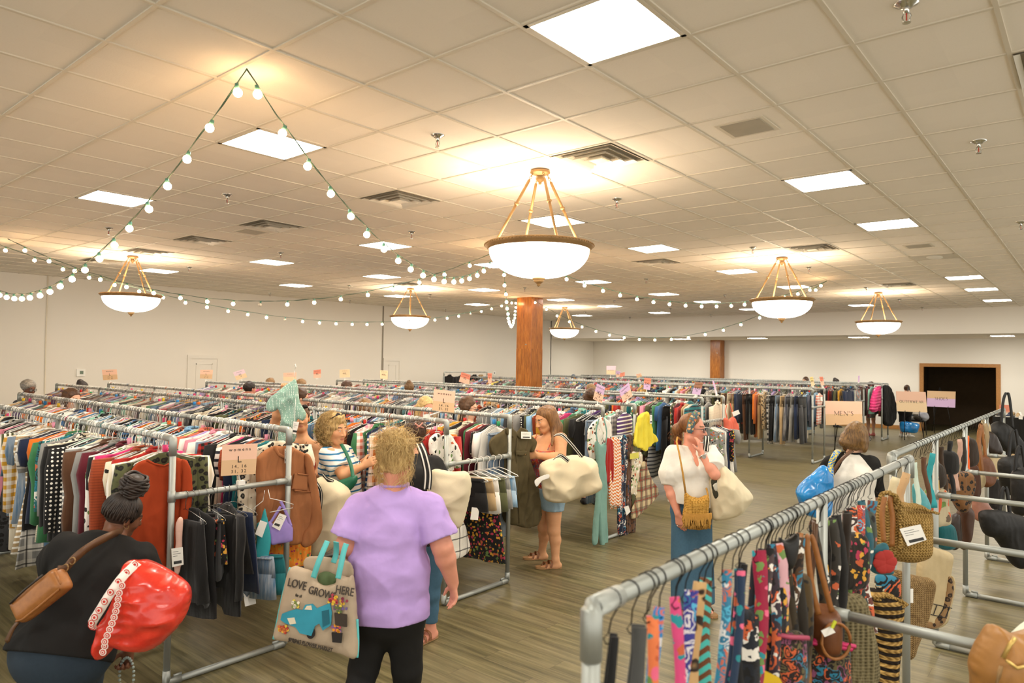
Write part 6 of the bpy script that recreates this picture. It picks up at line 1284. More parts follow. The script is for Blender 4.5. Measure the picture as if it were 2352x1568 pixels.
SZ = lambda L, *n: [('womens', .17, .15, 1.5), (L, .5, .3, 1.0)]+[(x, .72+.16*i, .15, 1.3) for i, x in enumerate(n)]
card([(511, 1022), (592, 1018), (587, 1088), (507, 1093)], (-4.5, 2.5, 1.35), PX-[0, .25, 0], 'peach', 'sand', SZ('L', '14, 16', '31, 32'), 'peach card reading womens L on the near rack end arm', (-4.55, 2.52, 1.23), .5)
card([(997, 893), (1046, 899), (1043, 948), (993, 942)], (-4.5, 4.26, 1.7), PX-[0, .4, 0], 'peach', 'sand', SZ('L', '14, 16', '31, 32'), 'peach card reading womens L above the second rack near rail', (-4.55, 4.26, 1.6), .55)
SC_ = [((234, 849, 268, 848, 270, 871, 237, 873), 5.10, 'peach', 'sand', SZ('L', '14, 16', '31, 32'), 'peach womens L card alone at far left by the thermostat'),
       ((460, 849, 489, 849, 487, 870, 459, 869), 7.0, 'peach', 'sand', SZ('L', '14, 16', '31, 32'), 'peach womens L card in front of the first flush wall door'),
       ((535, 855, 560, 847, 568, 866, 543, 873), 7.74, 'pale', 'cream', SZ('XL', '18'), 'tilted pale lilac XL card just right of the first wall door'),
       ((651, 856, 681, 855, 680, 876, 651, 874), 7.74, 'peach', 'cream', SZ('', ''), 'peach womens card partly behind the raised green dress'),
       ((720, 850, 737, 848, 737, 867, 720, 868), 10.15, 'coral', 'peach', SZ('XL'), 'small coral XL card right of the raised green dress'),
       ((780, 849, 803, 848, 804, 866, 780, 867), 10.15, 'cream', 'cream', SZ('4XL'), 'cream womens 4XL card on the left wall side'),
       ((873, 850, 891, 851, 890, 871, 873, 869), 10.95, 'cream', 'cream', SZ('4XL'), 'cream womens 4XL card in front of the second wall door'),
       ((1060, 854, 1081, 861, 1077, 883, 1054, 876), 10.15, 'coral', 'peach', SZ('XL'), 'tilted coral XL card by the tall wall rail'),
       ((1120, 857, 1130, 857, 1129, 880, 1121, 880), 10.95, 'coral', 'peach', SZ('L'), 'narrow coral card just left of the near oak post'),
       ((1371, 880, 1390, 889, 1383, 926, 1362, 916), 7.0, 'lilac', 'peach', SZ('XL', '18', '33, 34'), 'lilac and peach XL card on the third rack near rail'),
       ((1422, 897, 1444, 878, 1453, 909, 1431, 924), 7.74, 'lilac', 'peach', SZ('XL', '18', '33, 34'), 'tilted lilac and peach XL card on the third rack far rail'),
       ((1393, 840, 1415, 840, 1413, 860, 1393, 859), 19.05, 'pale', 'cream', [('womens', .5, .16, 1.5)], 'tall pale card standing above the far rear rails'),
       ((1415, 851, 1426, 853, 1423, 866, 1415, 866), 19.9, 'lilac', 'peach', SZ('XL'), 'small lilac card next to the tall pale rear card'),
       ((1424, 857, 1435, 854, 1435, 863, 1424, 866), 19.05, 'coral', 'coral', SZ('L'), 'small coral card turned sideways by the rear lilac card'),
       ((1461, 859, 1472, 857, 1475, 864, 1463, 868), 16.42, 'peach', 'sand', SZ('L'), 'small peach card tilted over the menswear rack'),
       ((1480, 867, 1496, 869, 1493, 896, 1478, 893), 10.15, 'coral', 'lilac', SZ('2XL', '20'), 'coral over lilac 2XL card on the fourth rack'),
       ((1597, 877, 1615, 878, 1608, 907, 1589, 904), 10.15, 'brown', 'lilac', SZ('3XL', '22'), 'brown over lilac 3XL card on the fourth rack near rail'),
       ((1636, 873, 1640, 875, 1649, 908, 1645, 911), 10.95, 'lilac', 'pale', [], 'narrow lilac card seen nearly edge on at the fourth rack'),
       ((1860, 866, 1867, 865, 1872, 884, 1864, 887), 16.42, 'yellow', 'cream', SZ('M'), 'pale yellow tilted card on the menswear far rail'),
       ((1882, 865, 1890, 865, 1894, 884, 1886, 885), 16.42, 'coral', 'peach', SZ('L'), 'coral card on the menswear far rail by the yellow one'),
       ((1971, 863, 1975, 862, 1974, 878, 1971, 880), 21.95, 'lilac', 'lilac', [], 'thin lilac card on the outerwear rack')]
for px, y, a, b, ln, lab in SC_:
    px = [(px[i], px[i+1]) for i in range(0, 8, 2)]; bm = ((px[2][0]+px[3][0])/2, (px[2][1]+px[3][1])/2); d = ray(*bm); p0 = EYE+d*(y/d[1]); card(px, p0, FH, a, b, ln, lab, (p0[0], y, (RZ if y < 12 else 1.6)+.02))
# ---------------------------------------------------------------- easel signs
def serif(body, o, c, r, u, H, mat=MINK):
    """Letters drawn as thick and thin strokes with serifs."""
    G = {'M': ([(0,0,0,1,1),(0,1,.5,.1,2),(.5,.1,1,1,1),(1,1,1,0,2)], 1.0, [(0,0),(1,0),(0,1),(1,1)]), 'E': ([(0,0,0,1,2),(0,1,.6,1,1),(0,.52,.5,.52,1),(0,0,.62,0,1)], .62, [(0,0),(0,1)]), 'N': ([(0,0,0,1,1),(0,1,.85,0,2),(.85,0,.85,1,1)], .85, [(0,0),(0,1),(.85,1)]),
         'S': ([(.55,.85,.4,1,1),(.4,1,.15,.97,1),(.15,.97,.05,.78,2),(.05,.78,.5,.4,2),(.5,.4,.5,.15,2),(.5,.15,.3,0,1),(.3,0,.02,.12,1)], .58, []), "'": ([(.05,1,.02,.75,2)], .1, []), 'O': ([], .9, []), 'U': ([(0,1,0,.3,2),(0,.3,.2,.02,2),(.2,.02,.5,.02,1),(.5,.02,.7,.3,1),(.7,.3,.7,1,1)], .7, [(0,1),(.7,1)]),
         'T': ([(.35,0,.35,1,2),(0,1,.7,1,1)], .7, [(.35,0)]), 'R': ([(0,0,0,1,2),(0,1,.4,.97,1),(.4,.97,.52,.76,2),(.52,.76,.4,.54,2),(.4,.54,0,.5,1),(.25,.52,.66,0,2)], .66, [(0,0),(0,1)]), 'W': ([(0,1,.3,0,2),(.3,0,.55,.9,1),(.55,.9,.8,0,2),(.8,0,1.1,1,1)], 1.1, [(0,1),(1.1,1)]), 'A': ([(0,0,.4,1,1),(.4,1,.8,0,2),(.16,.38,.64,.38,1)], .8, [(0,0),(.8,0)]), 'H': ([(0,0,0,1,2),(.75,0,.75,1,2),(0,.52,.75,.52,1)], .75, [(0,0),(0,1),(.75,0),(.75,1)])}
    r, u = nrm(r), nrm(u); n = np.cross(r, u); gap = .34; W = sum(G[ch][1]+gap for ch in body)-gap; x = -W/2
    for ch in body:
        st, w, sf = G[ch]; m = MB(); T = lambda a, b: c+(r*(x+a)+u*(b-.5))*H+n*.001
        if ch == 'O':
            st = []; q = [(.45+.43*math.cos(a), .5+.5*math.sin(a)) for a in np.linspace(0, 2*math.pi, 17)]; st = [(q[i][0], q[i][1], q[i+1][0], q[i+1][1], 1+abs(math.cos((i+.5)/16*2*math.pi))) for i in range(16)]
        for a0, b0, a1, b1, t in st:
            p, q = T(a0, b0), T(a1, b1); d = nrm(q-p); s = np.cross(n, d)*H*(.026 if t == 1 else .026*t+.012); m.poly([p-s, q-s, q+s, p+s], n, -.001)
        for a, b in sf: m.poly([T(a-.09, b-.02), T(a+.09, b-.02), T(a+.09, b+.02), T(a-.09, b+.02)], n, -.001)
        m.build('letter', mat, o); x += w+gap
MEASEL = plain('black easel tube', '1a1816', .4)
def easel(px, D, word, top, bot, frac, lab, y_text, lean=.12):
    p0 = at_d(sum(p[0] for p in px)/4, sum(p[1] for p in px)/4, D); n = nrm(FH+np.array([0, 0, lean])); pl = Plane(p0, n); P = [pl.px(u, v) for u, v in px]; q = lambda a, b: (P[0]*(1-a)+P[1]*a)*(1-b)+(P[3]*(1-a)+P[2]*a)*b
    o = empty('sign_board', (p0[0], p0[1], q(.5, 1)[2]), lab, 'sign', 'large gradient easel signs')
    MB().poly([q(0, 0), q(1, 0), q(1, frac), q(0, frac)], n, .006).build('board_top', CARD[top], o); MB().poly([q(0, frac), q(1, frac), q(1, 1), q(0, 1)], n, .006).build('board_bottom', CARD[bot], o)
    r = P[1]-P[0]; u = P[0]-P[3]; serif(word, o, q(.5, y_text), r, u, np.linalg.norm(u)*(.125 if len(word) > 6 else .17))
    e = empty('easel', (p0[0], p0[1], 0), 'black tripod easel holding the '+word+' sign', 'easel', 'black sign easels'); R_ = nrm([r[0], r[1], 0]); tp = q(.5, -.25)-n*.1
    for s in (-1, 1):
        ft = np.array([*(q(.5+.32*s, 1)+FH*.12)[:2], .005]); MB().tube([tp, q(.5+.24*s, 1)-n*.02, ft], .011, 8).build('leg', MEASEL, e, smooth=True); hk = q(.5+.24*s, 1.0); MB().tube([hk-n*.02, hk+n*.02, hk+n*.02+u*.06], .008, 6).build('hook', MEASEL, e)
    bk = np.array([*(p0-FH*.5)[:2], .005]); MB().tube([tp, bk], .011, 8).build('rear_leg', MEASEL, e, smooth=True)
easel([(1895, 920), (1980, 922), (1981, 974), (1897, 976)], 16.3, "MEN'S", 'peach', 'sand', .55, "peach and tan MEN'S sign standing before the menswear rack", .52)
easel([(2058, 898), (2126, 900), (2130, 947), (2060, 944)], 20.2, 'OUTERWEAR', 'peach', 'cream', .5, 'peach OUTERWEAR sign standing before the dark doorway', .5)
easel([(2130, 897), (2195, 899), (2194, 936), (2129, 933)], 22.5, 'SHOES', 'sand', 'lilac', .47, 'brown over lilac SHOES sign in front of the dark doorway', .48)
# ---------------------------------------------------------------- bags the shoppers carry
def m_canvas(name, c, v=.05):
    t = NT(name); n = t.noise(t.coords(), 5, 5, .6); n2 = t.noise(t.coords(), 220, 1); a = lin(c)
    t.set(t.ramp(n.outputs[0], [(.3, tuple(x*(1-v) for x in a[:3])+(1,)), (.7, a)]), .85, 0, .2); rg = t.ridged(t.coords(), 4.5, 2.5); t.bump(t.math('ADD', rg.outputs[0], t.math('MULTIPLY', n2.outputs[0], .02)), .6, .04); return t.m
MCAN = m_canvas('cream canvas', 'ded0b0')
def m_web():
    t = NT('black and white striped webbing'); uv = t.n('ShaderNodeTexCoord').outputs['UV']; return t.m
MWEBB = plain('black webbing', '22211f', .8); MWEBW = plain('white webbing', 'e8e2d4', .8)
def web(pts, w, side, parent, name='handle'):
    h = strap(name, pts, w, side, MWEBB, parent); s = nrm(side)
    for k in (-.27, .27):
        P = [np.asarray(p)+s*w*k for p in pts]; strap('stripe', P, w*.17, side, MWEBW, h, .0065)
    return h
def tote(px, D, lab, T=.13, seed=1, n=FH, w=.14, noise=.03, mat=None, name='tote_bag', cat='tote bag', nsc=14, an=(1, 1, 1)):
    p0 = at_d(*np.mean(px, 0), D); o = soft(name, px, p0, n, mat or MCAN, R=.012, T=T, w=w, noise=noise, nsc=nsc, an=an, seed=seed, h=.008); tag(o, lab, cat); return o, Plane(p0, n)
o, pl = tote([(724, 1108), (745, 1096), (776, 1106), (804, 1130), (800, 1180), (780, 1240), (740, 1272), (714, 1266), (716, 1190)], 5.7, 'cream canvas tote behind the terracotta sweater, striped handle', .12, 2)
web([pl.px(u, v, c) for u, v, c in ((724, 1086, .05), (734, 1100, .13), (745, 1118, .14), (746, 1140, .13), (742, 1170, .12))], .035, pl.x, o)
strap('shoulder_strap', [pl.px(u, v, c) for u, v, c in ((712, 992, -.55), (722, 1004, -.5), (727, 1040, -.45), (730, 1084, -.2))], .05, pl.x, MCAN, o)
web([pl.px(u, v, c) for u, v, c in ((742, 1092, .0), (756, 1100, .06), (768, 1106, .05))], .05, pl.y, o)
o, pl = tote([(980, 1112), (994, 1079), (1040, 1084), (1073, 1084), (1082, 1114), (1072, 1170), (1060, 1207), (1046, 1212), (1020, 1196), (990, 1152)], 4.95, 'cream canvas tote hanging behind the lilac tee on the right', .09, 3)
web([pl.px(u, v, c) for u, v, c in ((962, 1018, .0), (976, 1040, .07), (986, 1080, .09), (984, 1118, .09))], .06, pl.x, o)
o, pl = tote([(1239, 1072), (1258, 1056), (1290, 1050), (1326, 1045), (1367, 1058), (1375, 1090), (1381, 1122), (1331, 1144), (1289, 1152), (1253, 1147), (1244, 1111)], 6.8, 'wide cream canvas tote on the arm of the camisole woman', .15, 4)
web([pl.px(u, v, c) for u, v, c in ((1276, 1003, -.15), (1290, 998, .0), (1308, 1014, .06), (1336, 1048, .06))], .035, pl.x*.7+pl.y*.7, o); web([pl.px(u, v, c) for u, v, c in ((1270, 1050, .13), (1284, 1040, .17), (1303, 1054, .15))], .035, pl.x*.7+pl.y*.7, o)
tag(soft('paper_tag', [(1227, 1104), (1240, 1094), (1260, 1088), (1261, 1098), (1246, 1104), (1233, 1118)], pl.w(0, 0, .17), FH, MTAG, R=.002, T=.003, noise=0, sm=0, h=.005), 'curled white paper slip hanging in front of the wide tote', 'paper slip')
o, pl = tote([(1629, 1098), (1640, 1082), (1657, 1067), (1682, 1085), (1706, 1112), (1728, 1139), (1714, 1163), (1687, 1184), (1641, 1194), (1630, 1172)], 5.8, 'bulging cream canvas tote on the arm of the gauze blouse woman', .15, 5)
web([pl.px(u, v, c) for u, v, c in ((1621, 1036, -.0), (1626, 1008, -.02), (1634, 1010, -.12), (1642, 1060, -.1))], .045, pl.x, o)
it = soft('bag_opening', [(1634, 1100), (1650, 1096), (1658, 1112), (1654, 1138), (1644, 1146), (1637, 1128)], pl.w(0, 0, .085), FH, plain('dark clothes in the bag', '3c3a2c', .9), R=.004, T=.02, noise=.008, parent=o)
tag(soft('paper_bag', [(1638, 1112), (1652, 1106), (1656, 1114), (1646, 1128), (1640, 1124)], pl.w(0, 0, .1), FH, plain('pale receipt paper', 'c9c4b4', .7), R=.003, T=.01, noise=.006, nsc=60), 'crumpled white paper sticking out of the bulging tote', 'paper')
# crochet bag
MCRO = NT('mustard crochet'); _v = MCRO.n('ShaderNodeTexVoronoi', Vector=MCRO.coords(scale=(1, 1, 1.3)), Scale=62.0); _v.inputs['Randomness'].default_value = .25
MCRO.set(MCRO.ramp(_v.outputs['Distance'], [(0, lin('5e3f12')), (.22, lin('a5762c')), (.6, lin('c8994a'))]), .9, 0, .2); MCRO.bump(_v.outputs['Distance'], .9, .012); MROPE = plain('mustard yarn', 'b98a40', .9, bump=(80, .4, .004))
o, pl = tote([(1574, 1131), (1586, 1139), (1606, 1143), (1627, 1138), (1627, 1179), (1630, 1206), (1608, 1216), (1581, 1211), (1568, 1198), (1572, 1159)], 5.66, 'mustard crochet crossbody bag with fringe on the gauze blouse woman', .06, 6, w=.06, noise=.005, mat=MCRO.m, name='crochet_bag', cat='handbag')
m = MB(); rq = np.random.RandomState(2)
for k in range(34):
    u = 1567+1.85*k; a = pl.px(u, 1174+3*math.sin(k*.1), .062); m.tube([a, a+[0, 0, -.04]+pl.n*.014, a+pl.x*rq.uniform(-.012, .012)+[0, 0, -.085]+pl.n*.012, a+pl.x*rq.uniform(-.02, .02)+[0, 0, -.12]+pl.n*.006], [.0055, .0048, .0045, .005], 5)
m.build('fringe', MROPE, o, smooth=True); J7 = P7.J
MB().tube([pl.px(1575, 1134, .0), pl.px(1568, 1085, .0), at_d(1560, 1040, 5.74), at_d(1554, 1014, 5.83), at_d(1556, 1004, 5.93), at_d(1566, 1010, 6.06)], .008, 6).build('strap', MROPE, o, smooth=True); MB().tube([pl.px(1627, 1140, 0), pl.px(1629, 1125, -.08)], .008, 6).build('strap', MROPE, o, smooth=True)
# green belt bag
MGLE = plain('green leather', '176348', .45, bump=(30, .1, .01))
o, pl = tote([(776, 1106), (795, 1098), (817, 1091), (821, 1102), (814, 1116), (801, 1127), (788, 1120)], 5.78, 'small green leather crossbody bag on the striped tee woman', .05, 7, w=.05, noise=.004, mat=MGLE, name='belt_bag', cat='handbag')
strap('strap', [pl.px(812, 1094, .02), at_d(806, 1068, 5.86), at_d(795, 1040, 5.95), at_d(784, 1020, 6.05), at_d(778, 1014, 6.15)], .03, pl.x, MGLE, o)
# brown crossbody on the woman in black
MCOG = plain('cognac leather', '96602f', .4, bump=(40, .12, .006), var=.12); MCOGD = plain('dark brown leather', '5a3c24', .4, bump=(40, .12, .006))
n1 = nrm(FH+RIGHT*-.25+np.array([0, 0, .25]))
o, pl = tote([(33, 1383), (60, 1360), (110, 1320), (128, 1306), (141, 1307), (154, 1330), (158, 1345), (150, 1358), (100, 1398), (66, 1424), (53, 1427), (42, 1410)], 3.42, 'cognac leather crossbody bag at the bending woman\'s hip', .05, 8, n1, .05, .004, MCOG, 'crossbody_bag', 'handbag')
MB().tube([pl.px(u, v, .05) for u, v in ((44, 1384), (80, 1350), (118, 1319))], .006, 6).build('zipper', plain('dark zip', '2c241c', .4), o, smooth=True)
MB().tube([pl.px(u, v, .035) for u, v in ((52, 1424), (66, 1420), (102, 1392), (150, 1352), (153, 1338), (140, 1312))], .006, 6).build('piping', MCOG, o, smooth=True)
strap('strap', [pl.px(140, 1308, .02), at_d(150, 1305, 3.46), at_d(168, 1285, 3.5), at_d(195, 1262, 3.55), at_d(222, 1245, 3.62), at_d(252, 1230, 3.7), at_d(272, 1222, 3.84), at_d(290, 1222, 3.98)], .04, pl.y, MCOGD, o, .006)
for u, v, d in ((150, 1304, 3.45), (166, 1288, 3.48)): c = at_d(u, v, d); MB().tube([c+(pl.x*math.cos(a)+pl.y*math.sin(a))*.017 for a in np.linspace(0, 6.28, 16)], .0035, 6).build('ring', MBRASS, o, smooth=True)
strap('tassel', [pl.px(52, 1424, .02), pl.px(36, 1446, .02), pl.px(14, 1474, .0)], .02, pl.x, MCOGD, o); strap('tassel', [pl.px(54, 1426, .03), pl.px(44, 1440, .03), pl.px(22, 1472, .01)], .016, pl.x, MCOGD, o)
# red shopping bag with bullseye marks
MRBAG = NT('red woven plastic'); _n = MRBAG.noise(MRBAG.coords(), 11, 6, .65); MRBAG.set(MRBAG.ramp(_n.outputs[0], [(.3, lin('c2261a')), (.7, lin('e0402c'))]), .22, 0, .6); MRBAG.bump(MRBAG.ridged(MRBAG.coords(), 7, 5).outputs[0], .9, .05); MRED2 = plain('red print', 'c8281e', .4); MWPR = plain('white band', 'ece2d8', .5, var=.02)
o, pl = tote([(290, 1293), (310, 1288), (332, 1288), (370, 1306), (405, 1327), (426, 1348), (433, 1374), (428, 1400), (419, 1425), (400, 1448), (378, 1470), (345, 1490), (300, 1487), (262, 1483), (247, 1500), (233, 1513), (222, 1500), (218, 1484), (228, 1450), (234, 1428), (254, 1400), (272, 1366)], 3.42, 'crumpled red shopping bag with white bullseye marks, hung from an arm', .15, 9, w=.2, noise=.034, mat=MRBAG.m, name='shopping_bag', cat='shopping bag', nsc=16)
def bull(u, v, c, r, par, tilt=0):
    p = pl.px(u, v, c); q = pl.n
    for k, (r1, m_) in enumerate(((r, MWPR), (r*.72, MRED2), (r*.45, MWPR), (r*.22, MRED2))): MB().poly([p+q*(.0012*k)+(pl.x*math.cos(a)+pl.y*math.sin(a))*r1 for a in np.linspace(0, 2*math.pi, 20)[:-1]], q, .001).build('logo_ring', m_, par)
band = [(326, 1286, .04), (314, 1306, .12), (294, 1340, .155), (272, 1374, .15), (250, 1404, .13), (238, 1420, .09), (226, 1434, .02)]
hb_ = strap('handle', [pl.px(*b3) for b3 in band], .042, nrm(pl.x*.83-pl.y*.55), MWPR, o, .004)
for k in range(11):
    t = k/10*(len(band)-1)*.97+.1; i = min(int(t), len(band)-2); f_k = t-i; a = [band[i][j]*(1-f_k)+band[i+1][j]*f_k for j in range(3)]; bull(a[0], a[1], a[2]+.01, .0145, hb_) if 0 else None
    p = pl.px(a[0], a[1], a[2]+.012)
    for q_, (r1, m_) in enumerate(((.0155, MRED2), (.0115, MWPR), (.0065, MRED2))): MB().poly([p+pl.n*.0012*q_+(pl.x*math.cos(x)+pl.y*math.sin(x))*r1 for x in np.linspace(0, 2*math.pi, 18)[:-1]], pl.n, .001).build('logo_ring', m_, hb_)
for k in range(12): u, v = 319-37*k/11+5*math.sin(k*.4), 1322+146*k/11; bull(u, v, .168 if 0 < k < 10 else .15, .0165, o)
# beads on her wrist
m = MB(); pw = P1.J['wR']+dwn*.05
for k in range(26): a = 2*math.pi*k/26; m.ball(pw+np.array([0, 0, -.09])+RIGHT*math.cos(a)*.04+np.array([0, 0, 1])*math.sin(a)*.1+FH*.02, .0085, 8, 6)
tag(m.build('bead_necklace', plain('pale blue and amber beads', '8f9a94', .3), smooth=True), 'beaded necklace dangling from the bending woman\'s hand', 'necklace')
# tote printed with a truck
MTOT = m_canvas('weathered board print', 'b7a48c', .2); MAQ = plain('aqua trim', '5fbfc0', .6); n2 = nrm(FH+RIGHT*-.12+np.array([0, 0, .1]))
o, pl = tote([(668, 1304), (700, 1306), (726, 1318), (734, 1336), (770, 1340), (776, 1322), (800, 1326), (812, 1326), (820, 1420), (822, 1506), (780, 1500), (730, 1486), (680, 1474), (632, 1464), (640, 1420), (652, 1360)], 3.80, 'grey tote bag with a teal truck and LOVE GROWS HERE print', .05, 10, n2, .08, .007, MTOT)
soft('back_panel', [(700, 1282), (730, 1276), (770, 1282), (806, 1292), (810, 1330), (760, 1336), (726, 1326), (700, 1312)], pl.w(0, 0, -.06), n2, MTOT, R=.006, T=.01, noise=.004, parent=o)
soft('folded_cloth', [(730, 1322), (748, 1312), (768, 1320), (780, 1330), (768, 1350), (740, 1346)], pl.w(0, 0, -.02), n2, plain('olive cloth in tote', '4a5a38', .9, bump=(14, .4, .02)), T=.04, noise=.012, parent=o)
strap('trim', [pl.px(u, v, .012) for u, v in ((669, 1302), (652, 1366), (640, 1424), (631, 1466))], .014, pl.x, MAQ, o, .006); strap('trim', [pl.px(u, v, .012) for u, v in ((822, 1420), (824, 1470), (822, 1508))], .014, pl.x, MAQ, o, .006)
for a in ([(728, 1322, .05), (740, 1290, .06), (750, 1262, .05), (757, 1240, .03)], [(758, 1296, -.05), (764, 1276, -.05), (768, 1258, -.03), (772, 1244, .0)], [(784, 1324, .05), (790, 1296, .05), (796, 1262, .04), (800, 1246, .03)]): strap('handle', [pl.px(*q) for q in a], .03, pl.x, MAQ, o)
MPRINT = plain('charcoal print', '4a423a', .8); tx = lambda u, v, c=.056: pl.px(u, v, c)
for s_, u, v, sz, ang in (('LOVE', 692, 1337, .062, .17), ('GROWS', 748, 1357, .058, .2), ('HERE', 800, 1352, .062, .12), ('SPRING FLOWER MARKET', 722, 1474, .03, .16), ('for all', 696, 1362, .022, .15)):
    r_ = pl.x*math.cos(ang)-pl.y*math.sin(ang); text('lettering', s_, MPRINT, o, tx(u, v, .05), r_, pl.y*math.cos(ang)+pl.x*math.sin(ang), sz, off=.006, sx=.72, ext=.004)
MTRK = plain('teal truck print', '2f8fa6', .7, var=.18); MTRD = plain('dark print', '241f1c', .8); MTRW = plain('cream print', 'd8cdb4', .8)
def pr(name, px, mat, c): MB().poly([pl.px(u, v, c) for u, v in px][::-1], -pl.n, .008).build(name, mat, o)
pr('print_truck', [(660, 1402), (676, 1396), (690, 1392), (706, 1394), (712, 1382), (728, 1380), (738, 1390), (752, 1384), (768, 1378), (772, 1400), (770, 1428), (752, 1440), (744, 1424), (734, 1430), (726, 1452), (700, 1446), (690, 1432), (668, 1424), (656, 1416)], MTRK, .058)
pr('print_windscreen', [(711, 1392), (716, 1384), (726, 1383), (728, 1393)], MTRW, .060); pr('print_grille', [(672, 1412), (688, 1410), (692, 1424), (678, 1426)], MTRW, .060); pr('print_bed', [(750, 1396), (766, 1392), (768, 1424), (752, 1432)], plain('deep teal print', '1d5f70', .8), .060)
for u, v, r1, m_ in ((724, 1446, .03, MTRD), (664, 1406, .011, MTRW), (706, 1430, .011, MTRW)): MB().poly([pl.px(u, v, .062)+(pl.x*math.cos(a)*.8+pl.y*math.sin(a))*r1 for a in np.linspace(0, 6.28, 18)[:-1]], pl.n, .004).build('print_wheel' if m_ is MTRD else 'print_headlamp', m_, o)
rq = np.random.RandomState(8)
for (u0, v0, su, sv, cs, nn_) in ((690, 1380, 7, 7, ('d9c24a', '7a8a4a', 'e8e0c8'), 18), (662, 1438, 10, 8, ('d9b23a', 'a83a2a', 'c8703a'), 22), (774, 1370, 9, 10, ('d9702a', 'd9b23a', 'a83a4a'), 22), (786, 1392, 8, 8, ('d9c24a', '6a4a6a', '5a6a3a'), 16), (782, 1436, 9, 8, ('b84a5a', '7a5a8a', 'd9902a'), 18), (800, 1380, 8, 12, ('6a5a8a', 'c8a03a', '8a3a4a'), 14)):
    for ci, c in enumerate(cs):
        m = MB()
        for k in range(nn_//3): u, v = u0+rq.uniform(-su, su), v0+rq.uniform(-sv, sv); m.poly([pl.px(u, v, .063+.0004*ci)+(pl.x*math.cos(a)+pl.y*math.sin(a))*.008 for a in np.linspace(0, 6.28, 8)[:-1]], pl.n, .003)
        m.build('print_flowers', plain('flower print '+c, c, .8), o)
pr('print_crate', [(772, 1444), (796, 1446), (794, 1468), (774, 1466)], MTRD, .060); pr('print_barrel', [(778, 1400), (806, 1404), (806, 1432), (780, 1428)], plain('brown print', '3a3028', .8), .058)
# blue shopping bag on the raglan woman
MBLU = NT('glossy blue woven plastic'); _n = MBLU.noise(MBLU.coords(), 9, 5, .6); MBLU.set(MBLU.ramp(_n.outputs[0], [(.3, lin('0f6fb4')), (.7, lin('2690d8'))]), .2, 0, .6); MBLU.bump(MBLU.ridged(MBLU.coords(), 6, 5).outputs[0], .9, .05)
o, pl = tote([(1846, 1106), (1868, 1088), (1892, 1068), (1904, 1084), (1912, 1098), (1910, 1140), (1904, 1180), (1880, 1190), (1850, 1180), (1836, 1150), (1831, 1128)], 5.95, 'glossy blue shopping bag on the shoulder of the raglan tee woman', .12, 12, w=.16, noise=.018, mat=MBLU.m, name='shopping_bag', cat='shopping bag')
MBYW = cloth('blue and yellow woven strap', 'zigzag', 2.0, 'd9c24a'); strap('handle', [pl.px(1905, 1092, .03), at_d(1908, 1070, 6.02), at_d(1916, 1048, 6.06), at_d(1926, 1034, 6.14), at_d(1930, 1032, 6.25)], .05, pl.x, MBYW, o, color='2f72b8')
o = strap('bag_strap', [at_d(1908, 1100, 6.0), at_d(1922, 1070, 6.0), at_d(1940, 1048, 6.03), at_d(1958, 1034, 6.08)], .03, RIGHT, MCOGD, None, .005); tag(o, 'dark brown bag strap across the raglan woman\'s back', 'bag strap')
# ---------------------------------------------------------------- the bag rack on the right
MWIRE = plain('black wire', '1c1b1a', .35, .6)
XR = -.84
def rail_pt(u, x=XR, seg=((1370, 1405), (2090, 1058))):
    (u0, v0), (u1, v1) = seg; v = v0+(v1-v0)*(u-u0)/(u1-u0); p = at_plane(u, v, (x, 0, 0), PX); return np.array([x, p[1], RZ])
def rail_pt2(u): return rail_pt(u, -.95, ((2060, 1062), (2290, 938)))
def hook_mesh():
    m = MB(); R = RT+.003; m.tube([(R*math.sin(a), 0, R*math.cos(a)) for a in np.linspace(-2.2, 2.4, 14)]+[(.004, 0, -R-.02), (.0, 0, -.075), (-.012, 0, -.09), (-.004, 0, -.1), (.008, 0, -.094)], .0018, 6); return m
_hk = hook_mesh(); HKD = mesh_data('wire_hook', _hk.V, _hk.F, MWIRE)
rb = random.Random(21)
def hook(p, lab, grp):
    o = bpy.data.objects.new('wire_hook', HKD); COL.objects.link(o); o.location = p; o.rotation_euler = (rb.uniform(-.12, .12), rb.uniform(-.1, .1), rb.uniform(-.25, .25)); tag(o, lab, 'hook', grp); return o
def strip(u, vtop, wpx, ln, pat, col, lab, cat='scarf', grp=None, rp=rail_pt, th=.012, sway=.02, two=False, v2=None):
    p = rp(u); D = np.dot(p-EYE, FWD); w = 1.3*wpx*D/F_PX; z0 = at_d(u, vtop, D)[2]; side = nrm([-FH[1], FH[0], 0]); m = MB()
    for q in range(2 if two else 1):
        P = []; n = 14
        for i in range(n+1):
            t = i/n; P.append(p+side*(sway*math.sin(t*5+u)+(.25*w if two else 0)*(1 if q else -1)*t)+FH*(.012*math.sin(t*7+u*.3)+(q*.02))+[0, 0, z0-RZ-ln*t])
        m.ribbon(P, [w*(.82+.18*math.sin(i*1.1+u)**2)*(.62 if two else 1) for i in range(n+1)], side, th*.5)
    o = m.build('scarf' if cat == 'scarf' else cat.replace(' ', '_'), CL[pat] if pat in CL else pat, smooth=True); o.color = lin(PC.get(col, col)); tag(o, lab, cat, grp); return o
MDOT = cloth('bright floral silk', 'paisley', 1.8, '58b8d8', 'e8e4e0'); MLEOP = cloth('leopard silk', 'leopard', 1.0, 'f2ece0', '2a1c12'); MZIG = cloth('beaded zigzag', 'zigzag', 1.2, '48b0a8', '2a1c14'); MFL3 = cloth('large floral silk', 'floral', 1.2, '2a8a92', 'e86a8a')
